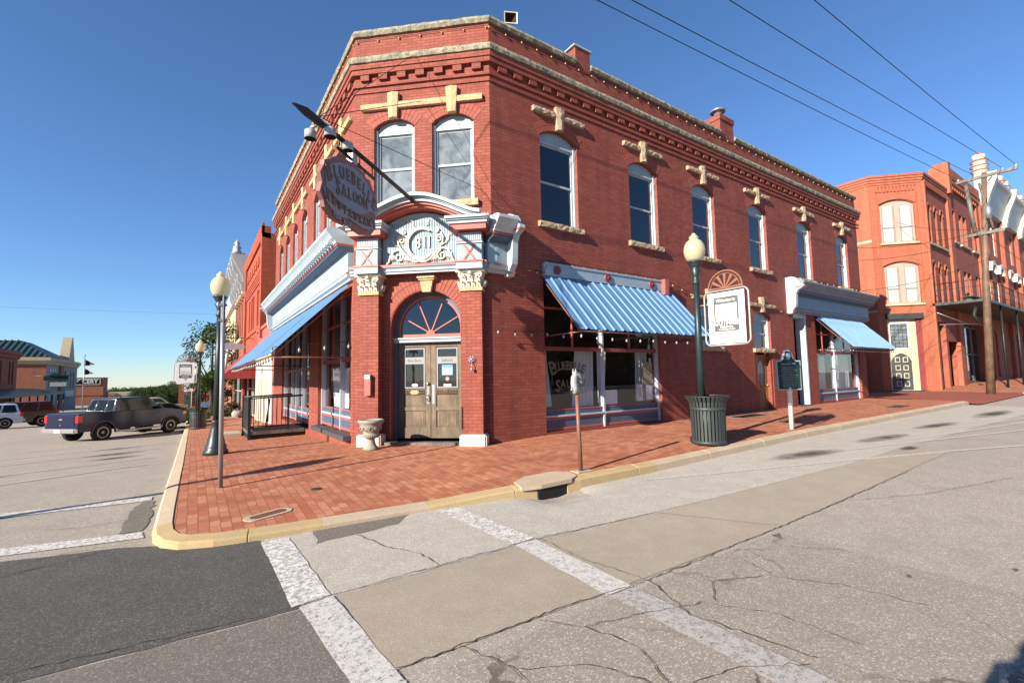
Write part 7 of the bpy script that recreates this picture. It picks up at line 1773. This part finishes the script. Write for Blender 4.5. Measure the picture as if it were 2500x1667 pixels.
far = [(-33.2, 300, -1.2), (-30.4, 305, -0.9), (-26.5, 290, -1.0), (-23.2, 280, -1.0), (-20.4, 270, -0.5), (-17.5, 262, -0.6), (-14.9, 250, -0.1), (-12.3, 240, -0.2), (-9.7, 225, 0.3), (-7.3, 210, 0.7), (-5.3, 195, 1.1), (-3.7, 180, 1.8), (-2.0, 160, 2.4), (-0.7, 145, 2.7), (0.5, 130, 2.6), (1.7, 118, 2.1), (-4.3, 152, 0.2), (-6.5, 165, -0.2), (-2.2, 122, 0.7), (-12, 200, -.8), (-16, 225, -1.2)]
lb = ['far tree with broad crown in the tree line at the end of the left street']
for i, (x, y, zt) in enumerate(far):
    z0_ = road_z(x, y)-1.0
    tree('distant_tree', 'broad dark green tree in the tree line at the end of the left street', (x, y, z0_), zt-z0_+.25, max(2.6, y*.021), 34, 110, y*.0011, 40+i, 'leafd' if i % 3 else 'leaf', 'trees closing the far end of the left street', trunk=.12)
# opposite side of the street, behind the viewer (mirrored in the shop windows)
for i, (x, y, h, R) in enumerate([(9, -17, 7.5, 3.2), (15, -19, 8.5, 3.6), (22, -18, 8, 3.4), (30, -20, 9, 4), (41, -18, 8, 3.6)]):
    tree('street_tree', 'broad tree on the far side of the street behind the viewer', (x, y, .2), h, R, 26, 60, .2, 80+i, 'leafd', 'trees behind the viewer', trunk=.2)
OFF = Vector((20, -26, 0)); r = root('brick_building', OFF, 'low brick building behind the viewer, mirrored in the shop windows', 'building')
b = MB(); b.box(W0, -6, 50, -36, -24, -.5, 6.5); b.build('wall', 'brickfar', r)
# ================================================================== PERSON (photographer behind the camera, seen only as a shadow)
OFF = Vector((0, 0, 0))
def figure(name, loc, rz, label):
    J = {'pel': (0, 0, .93), 'wai': (0, 0, 1.08), 'che': (0, .02, 1.28), 'shb': (0, .0, 1.42), 'nk': (0, .02, 1.50), 'hd': (0, .05, 1.60), 'tp': (0, .03, 1.72),
         'hl': (-.10, 0, .88), 'kl': (-.12, .02, .50), 'al': (-.13, 0, .08), 'tl': (-.14, .16, .03), 'hr': (.10, 0, .88), 'kr': (.12, .02, .50), 'ar': (.13, 0, .08), 'tr': (.14, .16, .03),
         'sl': (-.19, 0, 1.40), 'el': (-.33, .12, 1.18), 'wl': (-.10, .17, 1.46), 'sr': (.19, 0, 1.40), 'er': (.33, .12, 1.18), 'wr': (.10, .17, 1.46)}
    Rr = {'pel': .15, 'wai': .13, 'che': .155, 'shb': .11, 'nk': .06, 'hd': .10, 'tp': .07, 'hl': .10, 'kl': .065, 'al': .05, 'tl': .045, 'hr': .10, 'kr': .065, 'ar': .05, 'tr': .045, 'sl': .07, 'el': .05, 'wl': .035, 'sr': .07, 'er': .05, 'wr': .035}
    E = [('pel', 'wai'), ('wai', 'che'), ('che', 'shb'), ('shb', 'nk'), ('nk', 'hd'), ('hd', 'tp'), ('pel', 'hl'), ('hl', 'kl'), ('kl', 'al'), ('al', 'tl'), ('pel', 'hr'), ('hr', 'kr'), ('kr', 'ar'), ('ar', 'tr'), ('shb', 'sl'), ('sl', 'el'), ('el', 'wl'), ('shb', 'sr'), ('sr', 'er'), ('er', 'wr')]
    for sd, wn_ in ((-1, 'wl'), (1, 'wr')):
        for k in range(5):
            f = wn_+str(k); J[f] = (J[wn_][0]-sd*(.02+.0*k), J[wn_][1]+.03, J[wn_][2]+.02-.02*k+.03); Rr[f] = .009; J[f+'t'] = (J[f][0]-sd*.05, J[f][1]+.005, J[f][2]); Rr[f+'t'] = .008; E += [(wn_, f), (f, f+'t')]
    ks_ = list(J); me = bpy.data.meshes.new(name); me.from_pydata([J[k] for k in ks_], [(ks_.index(a), ks_.index(c)) for a, c in E], []); o = bpy.data.objects.new(name, me); C.objects.link(o)
    md = o.modifiers.new('skin', 'SKIN'); o.modifiers.new('sub', 'SUBSURF').levels = 1
    for i, k in enumerate(ks_): me.skin_vertices[0].data[i].radius = (Rr[k], Rr[k])
    me.skin_vertices[0].data[0].use_root = True; me.materials.append(M['cloth']); o.location = loc; o.rotation_euler = (0, 0, rz)
    return tag(o, label, 'person')
fwd = math.atan2(F_.y, F_.x)-pi/2
pf = figure('person', (-.14, -.22, -.01), fwd, 'person in dark clothes raising both hands to a camera, shadow falling at lower right'); pf.scale = (1.08, 1.08, 1.08)
OFF = Vector((0, 0, 1.58)); CF = Fr(-F_*.09+Vector((0, 0, 1.6)), F_.cross(Vector((0, 0, 1))), F_)
r = root('photo_camera', OFF, 'black camera held up by the person standing in the road', 'camera')
b = MB(); b.box(CF, -.075, .075, -.07, .0, -.055, .05); b.box(CF, -.03, .03, -.06, .0, .05, .085); b.build('camera_body', 'black', r)
b = MB(); b.tube([CF(0, 0, 0), CF(0, .05, 0)], .036, 16); b.build('lens', 'black', r)
